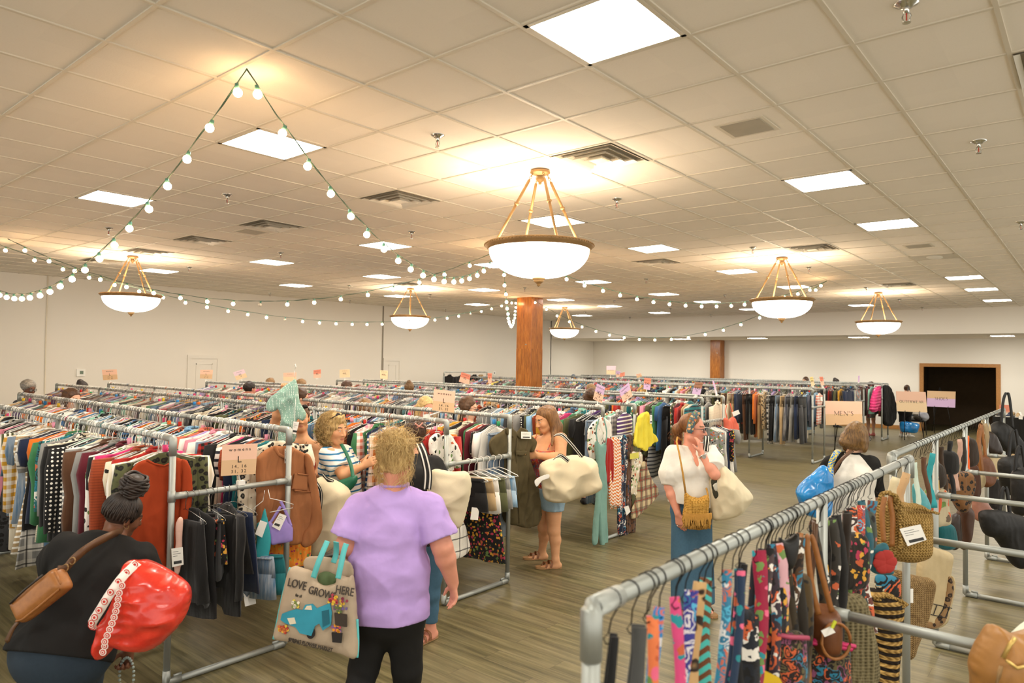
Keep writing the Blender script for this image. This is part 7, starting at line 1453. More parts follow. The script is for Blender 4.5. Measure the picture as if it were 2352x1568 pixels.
SEQ = [(1404, 1452, 26, .9, 'plain', 'black', 'black satin scarf, first beside the near bag rack post', 1), (1447, 1430, 40, .9, 'plain', '4a4a48', 'dark grey scarf, second from the near bag rack post', 1), (1484, 1416, 22, .9, MFL3, 'e07a4a', 'orange and cream floral silk scarf beside the grey one', 0),
       (1511, 1390, 22, .9, MDOT, '2a7fc0', 'blue spotted silk scarf on the near bag rack', 0), (1546, 1373, 21, .9, MFL3, 'd04a7a', 'pink and teal leaf print scarf', 0), (1573, 1352, 26, .9, MDOT, '3a3a8a', 'purple and white patterned scarf', 0), (1605, 1338, 27, .9, MLEOP, 'c09a68', 'leopard print scarf on the near bag rack', 0),
       (1631, 1328, 26, .9, MZIG, '6a4024', 'turquoise and brown beaded zigzag belt', 0), (1654, 1308, 18, .9, MDOT, '3a7a9a', 'blue and orange floral belt beside the zigzag one', 0), (1679, 1303, 24, .95, MFL3, '2a3a52', 'navy and white printed scarf', 1), (1706, 1290, 22, .8, 'plain', 'black', 'long black scarf in the middle of the near bag rack', 1),
       (1735, 1265, 26, .9, MFL3, '9a2440', 'crimson and cream print scarf', 0), (1756, 1262, 26, 1.0, 'floral2', '22242a', 'dark flowered bag strap by the crimson scarf', 0), (1784, 1247, 30, .5, MFL3, 'd8a8b0', 'pink and white floral strap', 0), (1815, 1250, 18, .9, 'leopard', '3a3020', 'bronze patterned bag strap', 0),
       (1845, 1222, 13, .62, MCOG, '000000', 'tan leather bag strap hanging from the near bag rail', 0), (1862, 1200, 10, .7, MCOGD, '000000', 'dark brown looped bag strap', 1), (1902, 1205, 14, .9, 'floral2', '2a2620', 'dark embroidered strap past the middle post', 0), (1920, 1190, 15, .8, 'leopard', '2e2a24', 'black and gold braided strap', 0), (1936, 1178, 14, .8, 'plain', '2a2018', 'espresso leather strap past the middle post', 0),
       (1952, 1172, 16, .6, 'floral2', '4a2a22', 'red flowered strap past the middle post', 0), (1968, 1160, 14, .6, MDOT, 'a84038', 'red and blue printed strap', 0), (1985, 1150, 15, .5, 'floral', '2f5a66', 'teal floral strap next to the straw basket', 0), (2058, 1095, 16, .3, 'plain', 'e0cfa8', 'cream bag strap behind the straw basket', 0), (2076, 1085, 16, .3, 'plain', 'c9a478', 'tan bag strap behind the straw basket', 0)]
EX = [(1744, 1262, 'floral2', '2a2a30', 'charcoal flowered'), (1762, 1256, 'floral', '4a3a3a', 'plum flowered'), (1772, 1250, 'paisley', '3a3038', 'violet paisley'), (1796, 1244, 'leopard', '4a3a24', 'bronze spotted'), (1806, 1240, 'floral2', '1e1c1a', 'black embroidered'), (1824, 1232, 'paisley', '503a28', 'rust paisley'), (1834, 1226, 'plain', '2a241c', 'coffee brown'),
      (1878, 1206, 'leopard', '3c3222', 'dark gold'), (1890, 1202, 'paisley', '2c2c2c', 'slate paisley'), (1910, 1192, 'floral', '34302a', 'olive flowered'), (1928, 1182, 'plain', '1c1a18', 'jet black'), (1944, 1174, 'leopard', '4a4030', 'khaki spotted'), (1960, 1166, 'paisley', '3a2a2a', 'maroon paisley'), (1976, 1158, 'floral2', '2c3a38', 'bottle green flowered'), (1994, 1148, 'paisley', '6a3a30', 'brick paisley')]
SEQ += [(u, v, 18, .8 if u < 1850 else .62, p_, c, n_+' strap crowded among the bags on the near bag rail', 0) for u, v, p_, c, n_ in EX]
for i, (u, v, w, ln, pat, c, lab, two) in enumerate(SEQ):
    strip(u, v, w, ln, pat, c, lab, 'scarf' if i < 14 and 'belt' not in lab and 'strap' not in lab else ('belt' if 'belt' in lab else 'bag strap'), None, two=bool(two))
    hook(rail_pt(u)-np.array([0, .0, 0]), 'black wire hook over the near bag rack rail, one of its row', 'hooks on the near bag rail')
for k in range(9):
    u = 1490+66*k+rb.uniform(-6, 6); hook(rail_pt(u), 'black wire hook over the near bag rack rail, one of its row', 'hooks on the near bag rail')
for k in range(30):
    u = 2098+6.2*k+rb.uniform(-1, 1); hook(rail_pt2(u), 'black wire hook over the far bag rack rail, one of its row', 'hooks on the far bag rail')
SEQ2 = [(2104, 1062, 9, .45, 'plain', 'c9d8c8', 'mint strap at the start of the far bag rail'), (2128, 1050, 9, .45, 'plain', 'brown', 'brown strap at the start of the far bag rail'), (2139, 1040, 11, .4, MTEAL, '000000', 'bright teal strap on the far bag rail'), (2152, 1032, 8, .45, 'leopard', 'c9a04a', 'gold chain strap beside the teal one'), (2166, 1026, 9, .45, 'plain', '3a2a1c', 'dark leather strap right of the gold chain'),
        (2184, 1012, 9, .5, 'plain', 'black', 'black strap left of the orange one'), (2200, 1008, 9, .45, 'plain', 'c09a88', 'blush strap left of the orange one'), (2222, 1000, 9, .55, 'plain', 'f0641e', 'vivid orange strap on the far bag rail'), (2212, 1004, 8, .45, 'plain', '2c2620', 'black coffee strap behind the orange one'), (2252, 975, 9, .6, MCOG, '000000', 'cognac strap past the far rail post'), (2262, 972, 9, .5, 'plain', 'a08a68', 'taupe strap past the far rail post')]
for u, v, w, ln, pat, c, lab in SEQ2: strip(u, v, w, ln, pat, c, lab, 'bag strap', None, rail_pt2, .012, .015)
# bags: each stands in its own plane below the rail
def m_straw(name, a, b, sc=90, st=None):
    t = NT(name); s = t.n('ShaderNodeSeparateXYZ', Vector=t.coords()).outputs; w = t.math('SINE', t.math('MULTIPLY', s[2], sc*2.4)); x = t.math('ADD', s[0], s[1]); w2 = t.math('SINE', t.math('ADD', t.math('MULTIPLY', x, sc*1.6), t.math('MULTIPLY', w, 1.4))); n = t.noise(t.coords(), 40, 3)
    c = t.ramp(t.math('ADD', t.math('MULTIPLY', w2, .3), n.outputs[0]), [(.2, lin(a)), (.8, lin(b))])
    if st: c = t.mix(t.math('GREATER_THAN', t.math('FRACT', t.math('MULTIPLY', s[2], st[1])), .5), c, lin(st[0]))
    t.set(c, .9, 0, .2); t.bump(t.math('ADD', w, w2), .6, .006); return t.m
MSTR = m_straw('golden straw', '7d5f2c', 'b8975a', 170); MJUT = m_straw('brown jute', '6e5434', 'a88a5c', 220); MSTRP = m_straw('striped straw', '8a6a38', 'bb9858', 90, ('241c14', 26)); MNET = NT('olive crochet'); _v = MNET.n('ShaderNodeTexVoronoi', Vector=MNET.coords(scale=(1, 1, 1.2)), Scale=60.0); _v.inputs['Randomness'].default_value = .2
MNET.set(MNET.ramp(_v.outputs['Distance'], [(0, lin('2c281a')), (.25, lin('5e553c')), (.7, lin('877c5c'))]), .9, 0, .2); MNET.bump(_v.outputs['Distance'], .8, .01)
MQLT = cloth('quilted paisley flowers', 'paisley', 1.9, '8a4a6a', '6a6040'); MTROP = cloth('tropical print', 'floral', .55, 'c8603a', '6a5a4a'); MCIRC = cloth('ring print', 'paisley', .7, 'd8c8a0', '8a3a2a')
MLTH = {c: plain('leather '+c, c, .42, bump=(40, .15, .006)) for c in ('6a3e20', '4a2c18', '1a1816', '9a6a58', 'c0ab82', '2c2018', '4f9aa0')}
def bag(px, mat, lab, x=XR, T=.05, dx=0.0, n=None, color=None, cat='handbag', name='handbag', seed=1, noise=.006, R=.01, w=.06, h=.008, smooth=True, D=None):
    u, v = np.mean(px, 0); n = nrm(FH+np.array([.25, 0, 0])) if n is None else nrm(n)
    p0 = at_d(u, v, D) if D else at_plane(u, v, (x, 0, 0), PX); p0 = p0+n*dx
    o = soft(name, px, p0, n, mat, R=R, T=T, w=w, noise=noise, seed=seed, h=h, color=color, smooth=smooth); tag(o, lab, cat); return o, Plane(p0, n)
def loop(pl, o, pts, w, mat, c=0.0, name='handle', th=.005): return strap(name, [pl.px(u, v, c) for u, v in pts], w, pl.n*.3+pl.x, mat, o, th)
def rope(pl, o, pts, r, mat, c=0.0, name='handle'):
    P = [pl.px(u, v, c) for u, v in pts]; Q = []
    for i in range(len(P)-1): Q += [P[i]+(P[i+1]-P[i])*t for t in np.arange(5)/5]
    m = MB()
    for q in (0, 2.1, 4.2): m.tube([p+(pl.x*math.cos(i*.9+q)+pl.n*math.sin(i*.9+q))*r*.55 for i, p in enumerate(Q+[P[-1]])], r*.62, 6)
    return m.build(name, mat, o, smooth=True)
o, pl = bag([(1790, 1232), (1800, 1240), (1815, 1236), (1829, 1226), (1834, 1240), (1826, 1290), (1812, 1310), (1800, 1296), (1792, 1262)], MLTH['1a1816'], 'small black pouch near the middle of the bag rail', T=.025, dx=.03)
o, pl = bag([(1852, 1402), (1868, 1394), (1900, 1390), (1914, 1398), (1920, 1440), (1914, 1490), (1892, 1502), (1862, 1494), (1850, 1450)], MLTH['6a3e20'], 'brown leather bucket bag with long straps on the near bag rack', T=.09, dx=.09, seed=2)
loop(pl, o, [(1862, 1400), (1846, 1330), (1836, 1240), (1842, 1222), (1852, 1240), (1872, 1320), (1892, 1394)], .02, MCOG, .05); MB().tube([pl.px(1886+32*math.cos(a), 1450+40*math.sin(a), .09) for a in np.linspace(0, 6.28, 24)], .006, 6).build('piping', MCOG, o, smooth=True)
tag_on(o, [(1842, 1420), (1864, 1410), (1874, 1424), (1850, 1434)], pl.p0, pl.n, .12, False); MB().tube([pl.px(1862, 1412, .13), pl.px(1870, 1396, .13)], .006, 6).build('tag_tie', plain('yellow green tie', 'c8d02a', .5), o)
o, pl = bag([(1770, 1446), (1800, 1450), (1840, 1452), (1848, 1490), (1846, 1570), (1800, 1580), (1772, 1560), (1768, 1500)], MQLT, 'quilted floral wristlet bag left of the pink zipped one', T=.05, dx=.06, color='2c2420', seed=3)
MB().tube([pl.px(u, v, .04) for u, v in ((1770, 1446), (1800, 1452), (1842, 1454))], .008, 6).build('zipper', plain('dusty rose zip', 'b04a64', .5), o, smooth=True)
o, pl = bag([(1844, 1466), (1880, 1472), (1930, 1474), (1944, 1478), (1946, 1530), (1942, 1590), (1880, 1592), (1846, 1580), (1842, 1520)], MQLT, 'quilted floral bag with a hot pink zipper at the bottom edge', T=.06, dx=.12, color='241e1c', seed=4)
MB().tube([pl.px(u, v, .05) for u, v in ((1843, 1462), (1880, 1468), (1936, 1478), (1944, 1472), (1900, 1464), (1850, 1458))], .009, 6).build('zipper', plain('hot pink zip', 'd02a68', .4), o, smooth=True)
o, pl = bag([(1888, 1356), (1920, 1358), (1960, 1364), (1982, 1372), (2000, 1440), (2012, 1510), (2010, 1560), (1980, 1580), (1940, 1570), (1925, 1480), (1905, 1420)], MNET.m, 'large olive crochet shoulder bag on the near bag rack', T=.06, dx=.05, seed=5)
loop(pl, o, [(1900, 1360), (1880, 1270), (1866, 1210), (1876, 1198), (1890, 1230), (1914, 1360)], .03, MCOGD, .0)
o, pl = bag([(1985, 1372), (1990, 1356), (2020, 1352), (2056, 1366), (2066, 1376), (2064, 1440), (2056, 1520), (2050, 1580), (2014, 1584), (2010, 1500), (1996, 1430)], MSTRP, 'black and tan striped straw tote on the near bag rack', T=.08, dx=.0, seed=6)
rope(pl, o, [(1990, 1362), (2010, 1358), (2040, 1366), (2062, 1378), (2050, 1384), (2016, 1372), (1992, 1366)], .012, MSTR, .06, 'rim')
o, pl = bag([(2010, 1158), (2040, 1152), (2090, 1156), (2122, 1166), (2127, 1220), (2122, 1272), (2090, 1288), (2050, 1284), (2020, 1270), (2008, 1220)], MSTR, 'large golden straw basket bag with braided handles', T=.12, dx=.04, seed=7, w=.1)
rope(pl, o, [(2030, 1170), (2026, 1136), (2014, 1122), (2000, 1126), (1994, 1150)], .014, MSTR, .09); rope(pl, o, [(2026, 1250), (2030, 1200), (2026, 1150), (2014, 1126), (2004, 1122)], .014, MSTR, .14); rope(pl, o, [(2014, 1160), (2050, 1155), (2090, 1160), (2122, 1170)], .011, MSTR, .1, 'rim')
for q in ([(2010, 1240), (2012, 1180), (2006, 1140), (2012, 1126)], [(1992, 1230), (1988, 1170), (1994, 1130)]): loop(pl, o, q, .025, MCOG, .13, 'leather_strap')
tag_on(o, [(2018, 1198), (2064, 1188), (2078, 1222), (2036, 1236)], pl.p0, pl.n, .16)
o, pl = bag([(1984, 1240), (1992, 1252), (2016, 1252), (2036, 1248), (2042, 1290), (2050, 1316), (2020, 1318), (2000, 1310), (1986, 1280)], plain('petrol blue canvas', '2f6672', .8), 'petrol blue bag with a big red flower beneath the straw basket', T=.03, dx=.1, seed=8)
m = MB()
for a in range(6): c = pl.px(2018+11*math.cos(a), 1284+14*math.sin(a), .045); m.ball(c, (.04, .03, .008), 10, 6, np.array([pl.x, pl.y, pl.n]))
m.build('flower_print', plain('red flower', 'a8302a', .8), o, smooth=True)
o, pl = bag([(2014, 1322), (2040, 1320), (2062, 1326), (2066, 1350), (2062, 1370), (2034, 1368), (2014, 1360)], MCIRC, 'dark zip pouch printed with a cream ring medallion', T=.03, dx=.09, color='1e1a18', seed=9)
o, pl = bag([(2058, 1312), (2080, 1316), (2110, 1324), (2142, 1334), (2134, 1390), (2120, 1440), (2104, 1480), (2094, 1505), (2074, 1508), (2066, 1440), (2060, 1370)], MJUT, 'brown jute tote hanging beneath the straw basket', T=.06, dx=.0, seed=10); tag_on(o, [(2066, 1342), (2076, 1342), (2076, 1374), (2066, 1374)], pl.p0, pl.n, .075, False)
o, pl = bag([(2130, 1254), (2160, 1262), (2184, 1272), (2182, 1300), (2178, 1340), (2186, 1320), (2190, 1350), (2180, 1400), (2170, 1430), (2140, 1442), (2112, 1430), (2116, 1380), (2108, 1320), (2116, 1280)], plain('cream leather', 'b8a47c', .5, bump=(20, .15, .01)), 'cream leather tote with black line pattern and leopard trim', T=.05, dx=-.06, seed=11)
soft('leopard_trim', [(2178, 1322), (2188, 1334), (2190, 1360), (2180, 1400), (2168, 1432), (2140, 1444), (2114, 1434), (2112, 1426), (2140, 1424), (2160, 1400), (2172, 1362)], pl.w(0, 0, .045), pl.n, MLEOP, R=.004, T=.012, noise=0, parent=o, color='8a6a44')
m = MB()
for q in ([(2130, 1380), (2172, 1390)], [(2124, 1404), (2160, 1412)], [(2138, 1382), (2130, 1404)], [(2156, 1386), (2142, 1408)], [(2166, 1390), (2156, 1412)]): m.tube([pl.px(u, v, .056) for u, v in q], .003, 5)
m.build('line_print', MINK, o)
bag([(2098, 1112), (2112, 1118), (2128, 1140), (2136, 1166), (2130, 1178), (2112, 1172), (2100, 1150)], MLTH['4f9aa0'], 'seafoam leather clutch left of the tropical print bag', -.95, .03, .0, seed=12)
o, pl = bag([(2126, 1128), (2150, 1124), (2172, 1126), (2176, 1160), (2180, 1200), (2160, 1208), (2140, 1210), (2130, 1180)], MTROP, 'tropical print canvas bag with an orange bird on the far bag rack', -.95, .04, .02, color='b8aa8c', seed=13)
m = MB(); m.ball(pl.px(2140, 1150, .045), (.05, .1, .01), 12, 8, np.array([pl.x, pl.y, pl.n])); m.ball(pl.px(2138, 1138, .047), (.03, .03, .012), 10, 6, np.array([pl.x, pl.y, pl.n])); m.build('bird_print', plain('orange bird print', 'c85a34', .8), o, smooth=True)
bag([(2180, 1086), (2200, 1082), (2228, 1086), (2236, 1110), (2230, 1140), (2222, 1170), (2206, 1176), (2190, 1150), (2182, 1116)], CL['leopard'], 'leopard print handbag on the far bag rack', -.95, .06, .0, color='7a5430', seed=14)
bag([(2234, 1092), (2250, 1082), (2262, 1094), (2260, 1116), (2240, 1124), (2232, 1110)], MLTH['c0ab82'], 'small tan bag right of the leopard print handbag', -.95, .03, .03, seed=15)
o, pl = bag([(2240, 1056), (2256, 1046), (2272, 1052), (2284, 1080), (2282, 1110), (2262, 1118), (2246, 1100)], MLTH['6a3e20'], 'caramel brown handbag at the far rail post', -.95, .05, .02, seed=16); loop(pl, o, [(2248, 1054), (2250, 1000), (2253, 972), (2258, 1000), (2264, 1050)], .03, MCOG)
bag([(2262, 1038), (2280, 1032), (2296, 1040), (2300, 1080), (2290, 1100), (2270, 1090)], MLTH['c0ab82'], 'taupe slouchy bag behind the caramel handbag', -.95, .05, -.05, seed=17)
bag([(2238, 1142), (2256, 1144), (2270, 1160), (2278, 1176), (2264, 1188), (2246, 1196), (2236, 1180)], MLTH['9a6a58'], 'dusty rose suede bag hanging low on the far bag rack', -.95, .05, .04, seed=18)
bag([(2204, 1170), (2220, 1160), (2234, 1176), (2232, 1210), (2226, 1240), (2212, 1262), (2200, 1240), (2198, 1200)], MLTH['4a2c18'], 'dark brown slouchy bag with a gold chain on the far bag rack', -.95, .05, .02, seed=19)
bag([(2184, 1190), (2200, 1180), (2206, 1230), (2200, 1256), (2186, 1260), (2180, 1220)], MLTH['2c2018'], 'black coffee shoulder bag next to the gold chain bag', -.95, .05, .0, seed=20)
o, pl = bag([(2254, 1000), (2270, 990), (2286, 1000), (2300, 1030), (2296, 1044), (2272, 1040), (2258, 1024)], MLTH['2c2018'], 'dark espresso bag near the end of the far bag rail', -.95, .05, .0, seed=21); loop(pl, o, [(2262, 1000), (2256, 974), (2262, 962), (2272, 980), (2274, 1000)], .03, MLTH['c0ab82'])
for j, (px, m_, c, lab, x_) in enumerate((([(1738, 1340), (1770, 1330), (1800, 1338), (1806, 1440), (1800, 1590), (1740, 1590), (1734, 1450)], 'floral2', '1f2022', 'dark flowered tote behind the crimson scarf', XR), ([(1796, 1330), (1830, 1322), (1858, 1330), (1862, 1460), (1850, 1590), (1806, 1590), (1798, 1450)], 'leopard', '4c3c22', 'bronze spotted tote behind the tan bucket bag', XR),
        ([(1690, 1400), (1720, 1392), (1740, 1400), (1742, 1500), (1736, 1590), (1690, 1590), (1686, 1490)], 'paisley', '23262c', 'slate paisley tote at the bottom of the near bag rack', XR), ([(1896, 1240), (1930, 1226), (1970, 1222), (1990, 1240), (1992, 1320), (1976, 1352), (1920, 1350), (1898, 1330)], 'floral2', '2a241e', 'espresso embroidered bag behind the straps past the post', XR),
        ([(1956, 1180), (1984, 1170), (2004, 1180), (2008, 1240), (1996, 1262), (1966, 1258), (1956, 1220)], 'floral', '3a4038', 'olive flowered bag squeezed left of the straw basket', XR), ([(2148, 1206), (2170, 1200), (2190, 1210), (2196, 1250), (2180, 1262), (2156, 1254)], 'plain', '14555a', 'deep teal bag hanging low on the far bag rack', -.95), ([(2132, 1068), (2150, 1062), (2164, 1072), (2168, 1110), (2150, 1122), (2134, 1112)], 'plain', '2f261e', 'coffee leather bag above the tropical print bag', -.95),
        ([(2164, 1040), (2180, 1034), (2196, 1044), (2198, 1082), (2182, 1090), (2166, 1080)], 'plain', '1f1d1b', 'black leather bag left of the orange strap', -.95), ([(2216, 1082), (2236, 1066), (2246, 1080), (2250, 1130), (2236, 1150), (2220, 1140)], 'plain', '4a2c1c', 'chestnut bag behind the leopard print handbag', -.95), ([(2208, 1010), (2226, 1004), (2240, 1016), (2244, 1060), (2226, 1072), (2210, 1058)], 'plain', '33281f', 'umber bag under the orange strap', -.95), ([(2270, 1108), (2290, 1100), (2304, 1116), (2300, 1160), (2280, 1168), (2268, 1140)], 'plain', '231f1c', 'black slouchy bag behind the rose suede bag', -.95))):
    bag(px, CL[m_], lab, x_, .05, -.07, seed=60+j, color=c)
# black luggage and bags on the right hand rail
for j, (px, lab, D) in enumerate((([(2296, 1060), (2330, 1046), (2360, 1050), (2360, 1130), (2330, 1140), (2304, 1120)], 'black backpack on the right rail of the far bag rack', 7.0), ([(2252, 1180), (2280, 1170), (2330, 1180), (2360, 1200), (2360, 1290), (2330, 1300), (2290, 1240), (2262, 1225)], 'black duffel bag hung low at the right rail', 6.0),
                                   ([(2270, 990), (2290, 968), (2320, 980), (2345, 1010), (2360, 1040), (2320, 1040), (2286, 1020)], 'black satchel slanting beyond the espresso bag', 8.4), ([(2326, 1090), (2360, 1080), (2360, 1170), (2330, 1176)], 'black canvas shoulder bag at the right rail', 6.6))):
    o, pl = bag(px, plain('black nylon', '1b1a19', .6, bump=(12, .3, .02)), lab, T=.1, w=.12, noise=.015, seed=30+j, D=D, n=FH, cat='bag', name='shoulder_bag')
    u0, v0 = np.mean(px, 0); loop(pl, o, [(u0-14, v0-20), (u0-8, v0-90), (u0+4, v0-100), (u0+14, v0-20)], .03, MLTH['1a1816'])
# tan handbag in the foreground
o, pl = bag([(2242, 1570), (2236, 1530), (2248, 1490), (2262, 1466), (2280, 1440), (2294, 1438), (2330, 1458), (2370, 1450), (2420, 1440), (2430, 1600), (2330, 1640), (2250, 1630)], plain('camel leather', 'a3733c', .42, bump=(30, .15, .008)), 'camel leather handbag with a gold zip in the near right corner', T=.1, w=.12, noise=.01, seed=40, D=2.3, n=FH)
MB().tube([pl.px(u, v, .085) for u, v in ((2262, 1486), (2278, 1456), (2290, 1440))], .007, 6).tube([pl.px(u, v, .11) for u, v in ((2258, 1484), (2280, 1500), (2310, 1494), (2370, 1468))], .006, 6).build('zipper', plain('brass zip', 'c8a860', .35, .6), o, smooth=True)
MB().tube([pl.px(u, v, .11) for u, v in ((2246, 1496), (2240, 1520), (2234, 1540), (2238, 1562))], .006, 6).build('zip_pull', MBRASS, o, smooth=True)
o, pl = bag([(2316, 1470), (2340, 1448), (2380, 1420), (2420, 1420), (2420, 1480), (2350, 1480)], MTROP, 'green and pink floral bag at the right edge above the camel one', T=.05, seed=41, D=2.55, n=FH, color='e0e4d0')
tag_on(o, [(2306, 1436), (2340, 1396), (2372, 1388), (2352, 1440), (2326, 1462)], pl.p0, pl.n, .12, False)
tag(MB().poly([Plane(at_d(1765, 1560, 2.2), FH).px(u, v) for u, v in ((1732, 1580), (1752, 1538), (1790, 1556), (1810, 1590))], FH, .004).build('yellow_card', plain('yellow card', 'd8b21e', .5)), 'yellow card sticking up at the bottom by the scarves', 'card')
tag(MB().poly([Plane(at_d(1358, 1530, 1.56), nrm(FH-RIGHT)).px(u, v) for u, v in ((1349, 1500), (1364, 1494), (1366, 1560), (1358, 1570))], FH, .002).build('price_tag', MTAG), 'white tag hanging left of the near bag rack post', 'price tag')
o = rack  # (name kept free)
# ---------------------------------------------------------------- far right: shoe table, chair, shoppers by the doorway
tb = empty('shoe_table', (-.7, 20.8, 0), 'long table under a black cloth with shoes on it', 'table')
TX0, TX1, TY0, TY1, TZ = -1.95, .5, 20.4, 21.2, .94
m = MB(); P = []
per = [(TX0, TY0, 'x', TX1), (TX1, TY0, 'y', TY1), (TX1, TY1, 'x', TX0), (TX0, TY1, 'y', TY0)]
pts = [(TX0+(TX1-TX0)*t, TY0) for t in np.linspace(0, 1, 30)]+[(TX1, TY0+(TY1-TY0)*t) for t in np.linspace(.05, 1, 12)]+[(TX1-(TX1-TX0)*t, TY1) for t in np.linspace(.03, 1, 30)]+[(TX0, TY1-(TY1-TY0)*t) for t in np.linspace(.05, .95, 11)]
n_ = len(pts); cx, cy = (TX0+TX1)/2, (TY0+TY1)/2; V = []; F = []
for z, k in ((TZ, 0), (TZ-.02, .01), (.45, .03), (.02, .05)):
    for i, (x, y) in enumerate(pts): d = nrm([x-cx, (y-cy)*2.5, 0]); r_ = k*(1+.8*math.sin(i*1.9)); V.append((x+d[0]*r_, y+d[1]*r_, z))
for a in range(3): F += [(a*n_+i, a*n_+(i+1) % n_, (a+1)*n_+(i+1) % n_, (a+1)*n_+i) for i in range(n_)]
F.append(tuple(range(n_-1, -1, -1))); m.add(V, F); m.build('tablecloth', MBLACK, tb, smooth=False)
def shoe_mesh():
    V, F = sdf([f_((-.11, 0, .05), (-.04, 0, .055), (0, 1, 0), .034, .04, .036, .045, .02), f_((-.02, 0, .035), (.11, 0, .024), (0, 1, 0), .04, .034, .036, .02, .03), sub(e_((-.085, 0, .1), (.04, .024, .045), None, .01))], .007, clips=[(np.array([0, 0, .008]), (0, 0, -1))]); return V, F
SV, SF = shoe_mesh(); so = MB()
out = [(-.15, -.02), (-.15, .02), (-.1, .042), (0, .04), (.09, .05), (.14, .03), (.15, 0), (.14, -.03), (.09, -.05), (0, -.04), (-.1, -.042)]
so.poly([(x, y, .016) for x, y in spline(out, 3)], (0, 0, 1), .016); SHD = mesh_data('shoe', SV, SF, CL['plain']); SOD = mesh_data('sole', so.V, so.F, MWHT, False)
rs = random.Random(4); SHC = ['black', 'navy', 'tan', 'white', 'orange', 'brown', 'grey', 'black', 'charcoal', 'red']
for i in range(22):
    c = SHC[i % 10]; o = bpy.data.objects.new('shoe', SHD); COL.objects.link(o); row = i // 11; x = TX0+.12+.185*(i % 11)+rs.uniform(-.02, .02); o.location = (x, TY0+.16+.38*row, TZ+.002); o.rotation_euler = (0, 0, rs.uniform(-.5, .5)-1.5)
    o.material_slots[0].link = 'OBJECT'; o.material_slots[0].material = CL['plain']; o.color = lin(PC[c]); o.scale = (1, 1, 1.1); s = bpy.data.objects.new('sole', SOD); COL.objects.link(s); s.parent = o
    tag(o, '%s shoe on the black table, %s row, %s from the doorway side' % (c, ('front', 'back')[row], ORD(i % 11)), 'shoe', 'shoes on the black table')
for i in range(6):
    o = bpy.data.objects.new('shoe', SHD); COL.objects.link(o); o.location = (TX0+.2+.2*i, TY0-.25, .002); o.rotation_euler = (0, 0, rs.uniform(-2, -1)); o.material_slots[0].link = 'OBJECT'; o.material_slots[0].material = CL['plain']; c = ('white', 'tan', 'white', 'black', 'grey', 'pink')[i]; o.color = lin(PC[c]); s = bpy.data.objects.new('sole', SOD); COL.objects.link(s); s.parent = o
    tag(o, '%s shoe on the floor before the black table, %s from its left end' % (c, ORD(i)), 'shoe', 'shoes on the floor by the table')
px = [(2296, 929), (2320, 930), (2319, 949), (2295, 948)]; card(px, at_plane(2308, 941, (0, 20.9, 0), (0, 1, 0)), FH, 'coral', 'peach', [], 'coral price card standing on the shoe table', None, .8, 'card', None)
px = [(2340, 948), (2349, 948), (2349, 957), (2340, 956)]; tag(MB().poly([at_plane(u, v+6, (0, 20.37, 0), (0, 1, 0)) for u, v in px], FH, .003).build('price_tag', MTAG), 'small white card on the front of the shoe table', 'price tag')
# woman in blue by the doorway
J = dict(head=D_(2083, 893, 21.0), nb=D_(2080, 907, 21.0), pel=D_(2079, 941, 21.0)); s0 = RIGHT*.9+fw*.1
for q, sg in (('L', -1), ('R', 1)):
    J['s'+q] = D_(2079, 910, 21.0)+s0*sg*.18; J['h'+q] = J['pel']+s0*sg*.09-[0, 0, .04]; J['k'+q] = J['h'+q]-[0, 0, .36]+s0*sg*.03; J['a'+q] = np.array([*(J['k'+q]+s0*sg*.02)[:2], .09]); J['t'+q] = J['a'+q]+s0*.2
    J['e'+q] = J['s'+q]-[0, 0, .26]+s0*sg*.06; J['w'+q] = J['e'+q]+fw*.2+[0, 0, .12]
PB = Person('woman in a blue shirt and black shorts by the doorway', J, 'light', dict(hip=(.2, .15), waist=(.18, .14), chest=(.18, .13)), .011, hd=fw*.8+RIGHT*.5, hands=[(J['wL'], fw, -UP, RIGHT, dict(curl=.5)), (J['wR'], fw, -UP, -RIGHT, dict(curl=.5))])
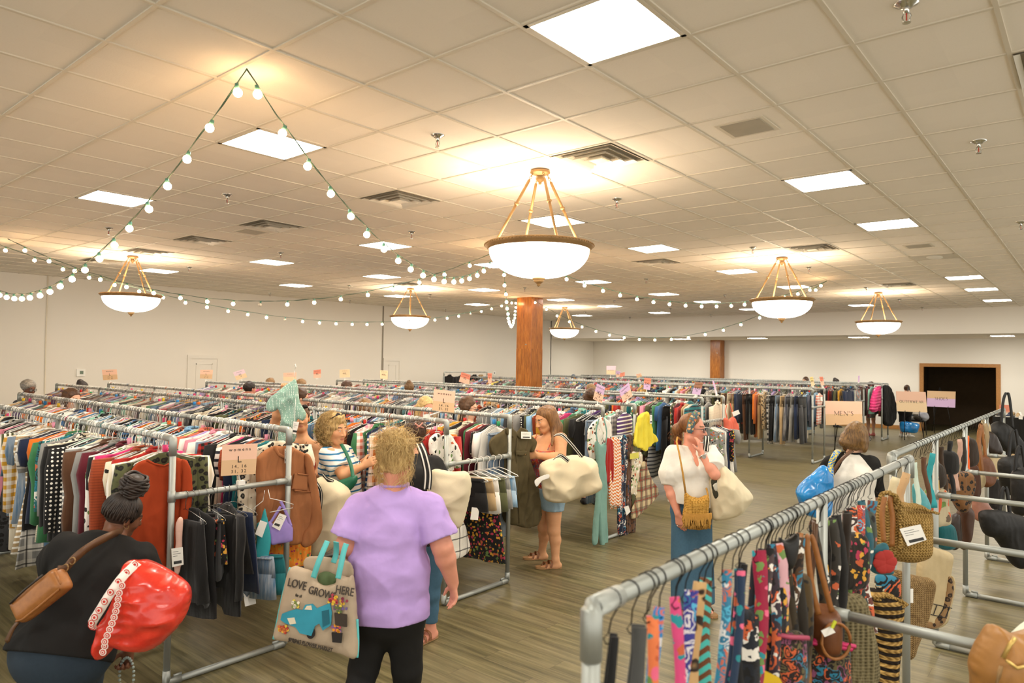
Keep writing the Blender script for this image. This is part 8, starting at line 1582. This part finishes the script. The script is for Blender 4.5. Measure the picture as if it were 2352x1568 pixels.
PB.part('shirt', PB.torso[1:]+PB.limb['uL']+PB.limb['uR'], plain('blue shirt', '2f6f9e', .8), .014, .012, [(J['nb']+PB.up*.03, PB.up)]); PB.part('shorts', PB.torso[:2]+PB.limb['tL']+PB.limb['tR'], MBLK, .02, .012, [(J['pel']+PB.up*.06, PB.up), (J['kL']+[0, 0, .03], (0, 0, -1))])
PB.hair(SHELL(PB, 1.0)+[e_(PB.L(0, -.09, .07), (.05, .05, .05), PB.ft['A'], .02)], MDBR, .009, lambda Q: wob(Q, 60, 5)*.005, None, [(PB.L(0, .05, .04), nrm(PB.ft['f']-PB.ft['u']*.6))])
for q in 'LR': PB.part('shoe', PB.limb['o'+q], MWSHOE, .01, .011)
# chair heaped with clothes, and a blue bag under it
ch = empty('chair', (*at_d(2105, 988, 21.4)[:2], 0), 'dark metal chair heaped with clothes before the doorway', 'chair'); c0 = np.array(ch.location); m = MB().box(c0+[0, 0, .46], (.46, .46, .05)).build('seat', MBLACK, ch)
for sx in (-1, 1):
    for sy in (-1, 1): MB().tube([c0+[sx*.2, sy*.2, .45], c0+[sx*.23, sy*.23, 0.01]], .013, 8).build('leg', MEASEL, ch)
MB().tube([c0+[-.2, .2, .46], c0+[-.2, .24, .9], c0+[.2, .24, .9], c0+[.2, .2, .46]], .013, 8).build('back_frame', MEASEL, ch)
for j, (dx, dz, c, sc) in enumerate(((-.12, .54, '8a8a86', (.2, .2, .09)), (.08, .56, '3a352c', (.2, .22, .1)), (.0, .66, 'a39a8c', (.2, .18, .08)), (.18, .6, '9a9aa0', (.14, .2, .16)), (-.16, .63, '5a6f80', (.12, .16, .08)))):
    V, F = sdf([e_(c0+[dx, -.02, dz], sc, None, .02)], .012, disp=lambda P: wob(P, 22, 60+j)*.02); tag(mk('garment', V, F, plain('heap '+c, c, .9, bump=(14, .4, .02))), 'folded garment heaped on the chair, %s of its pile' % ('left grey one', 'dark one', 'topmost beige one', 'right pale grey one', 'blue grey one')[j], 'garment', 'clothes heaped on the chair')
tote([(2068, 970), (2080, 968), (2098, 970), (2110, 974), (2108, 988), (2102, 994), (2084, 993), (2070, 990)], 20.6, 'glossy blue shopping bag on the floor under the chair', .16, 50, w=.2, noise=.02, mat=MBLU.m, name='shopping_bag', cat='shopping bag')
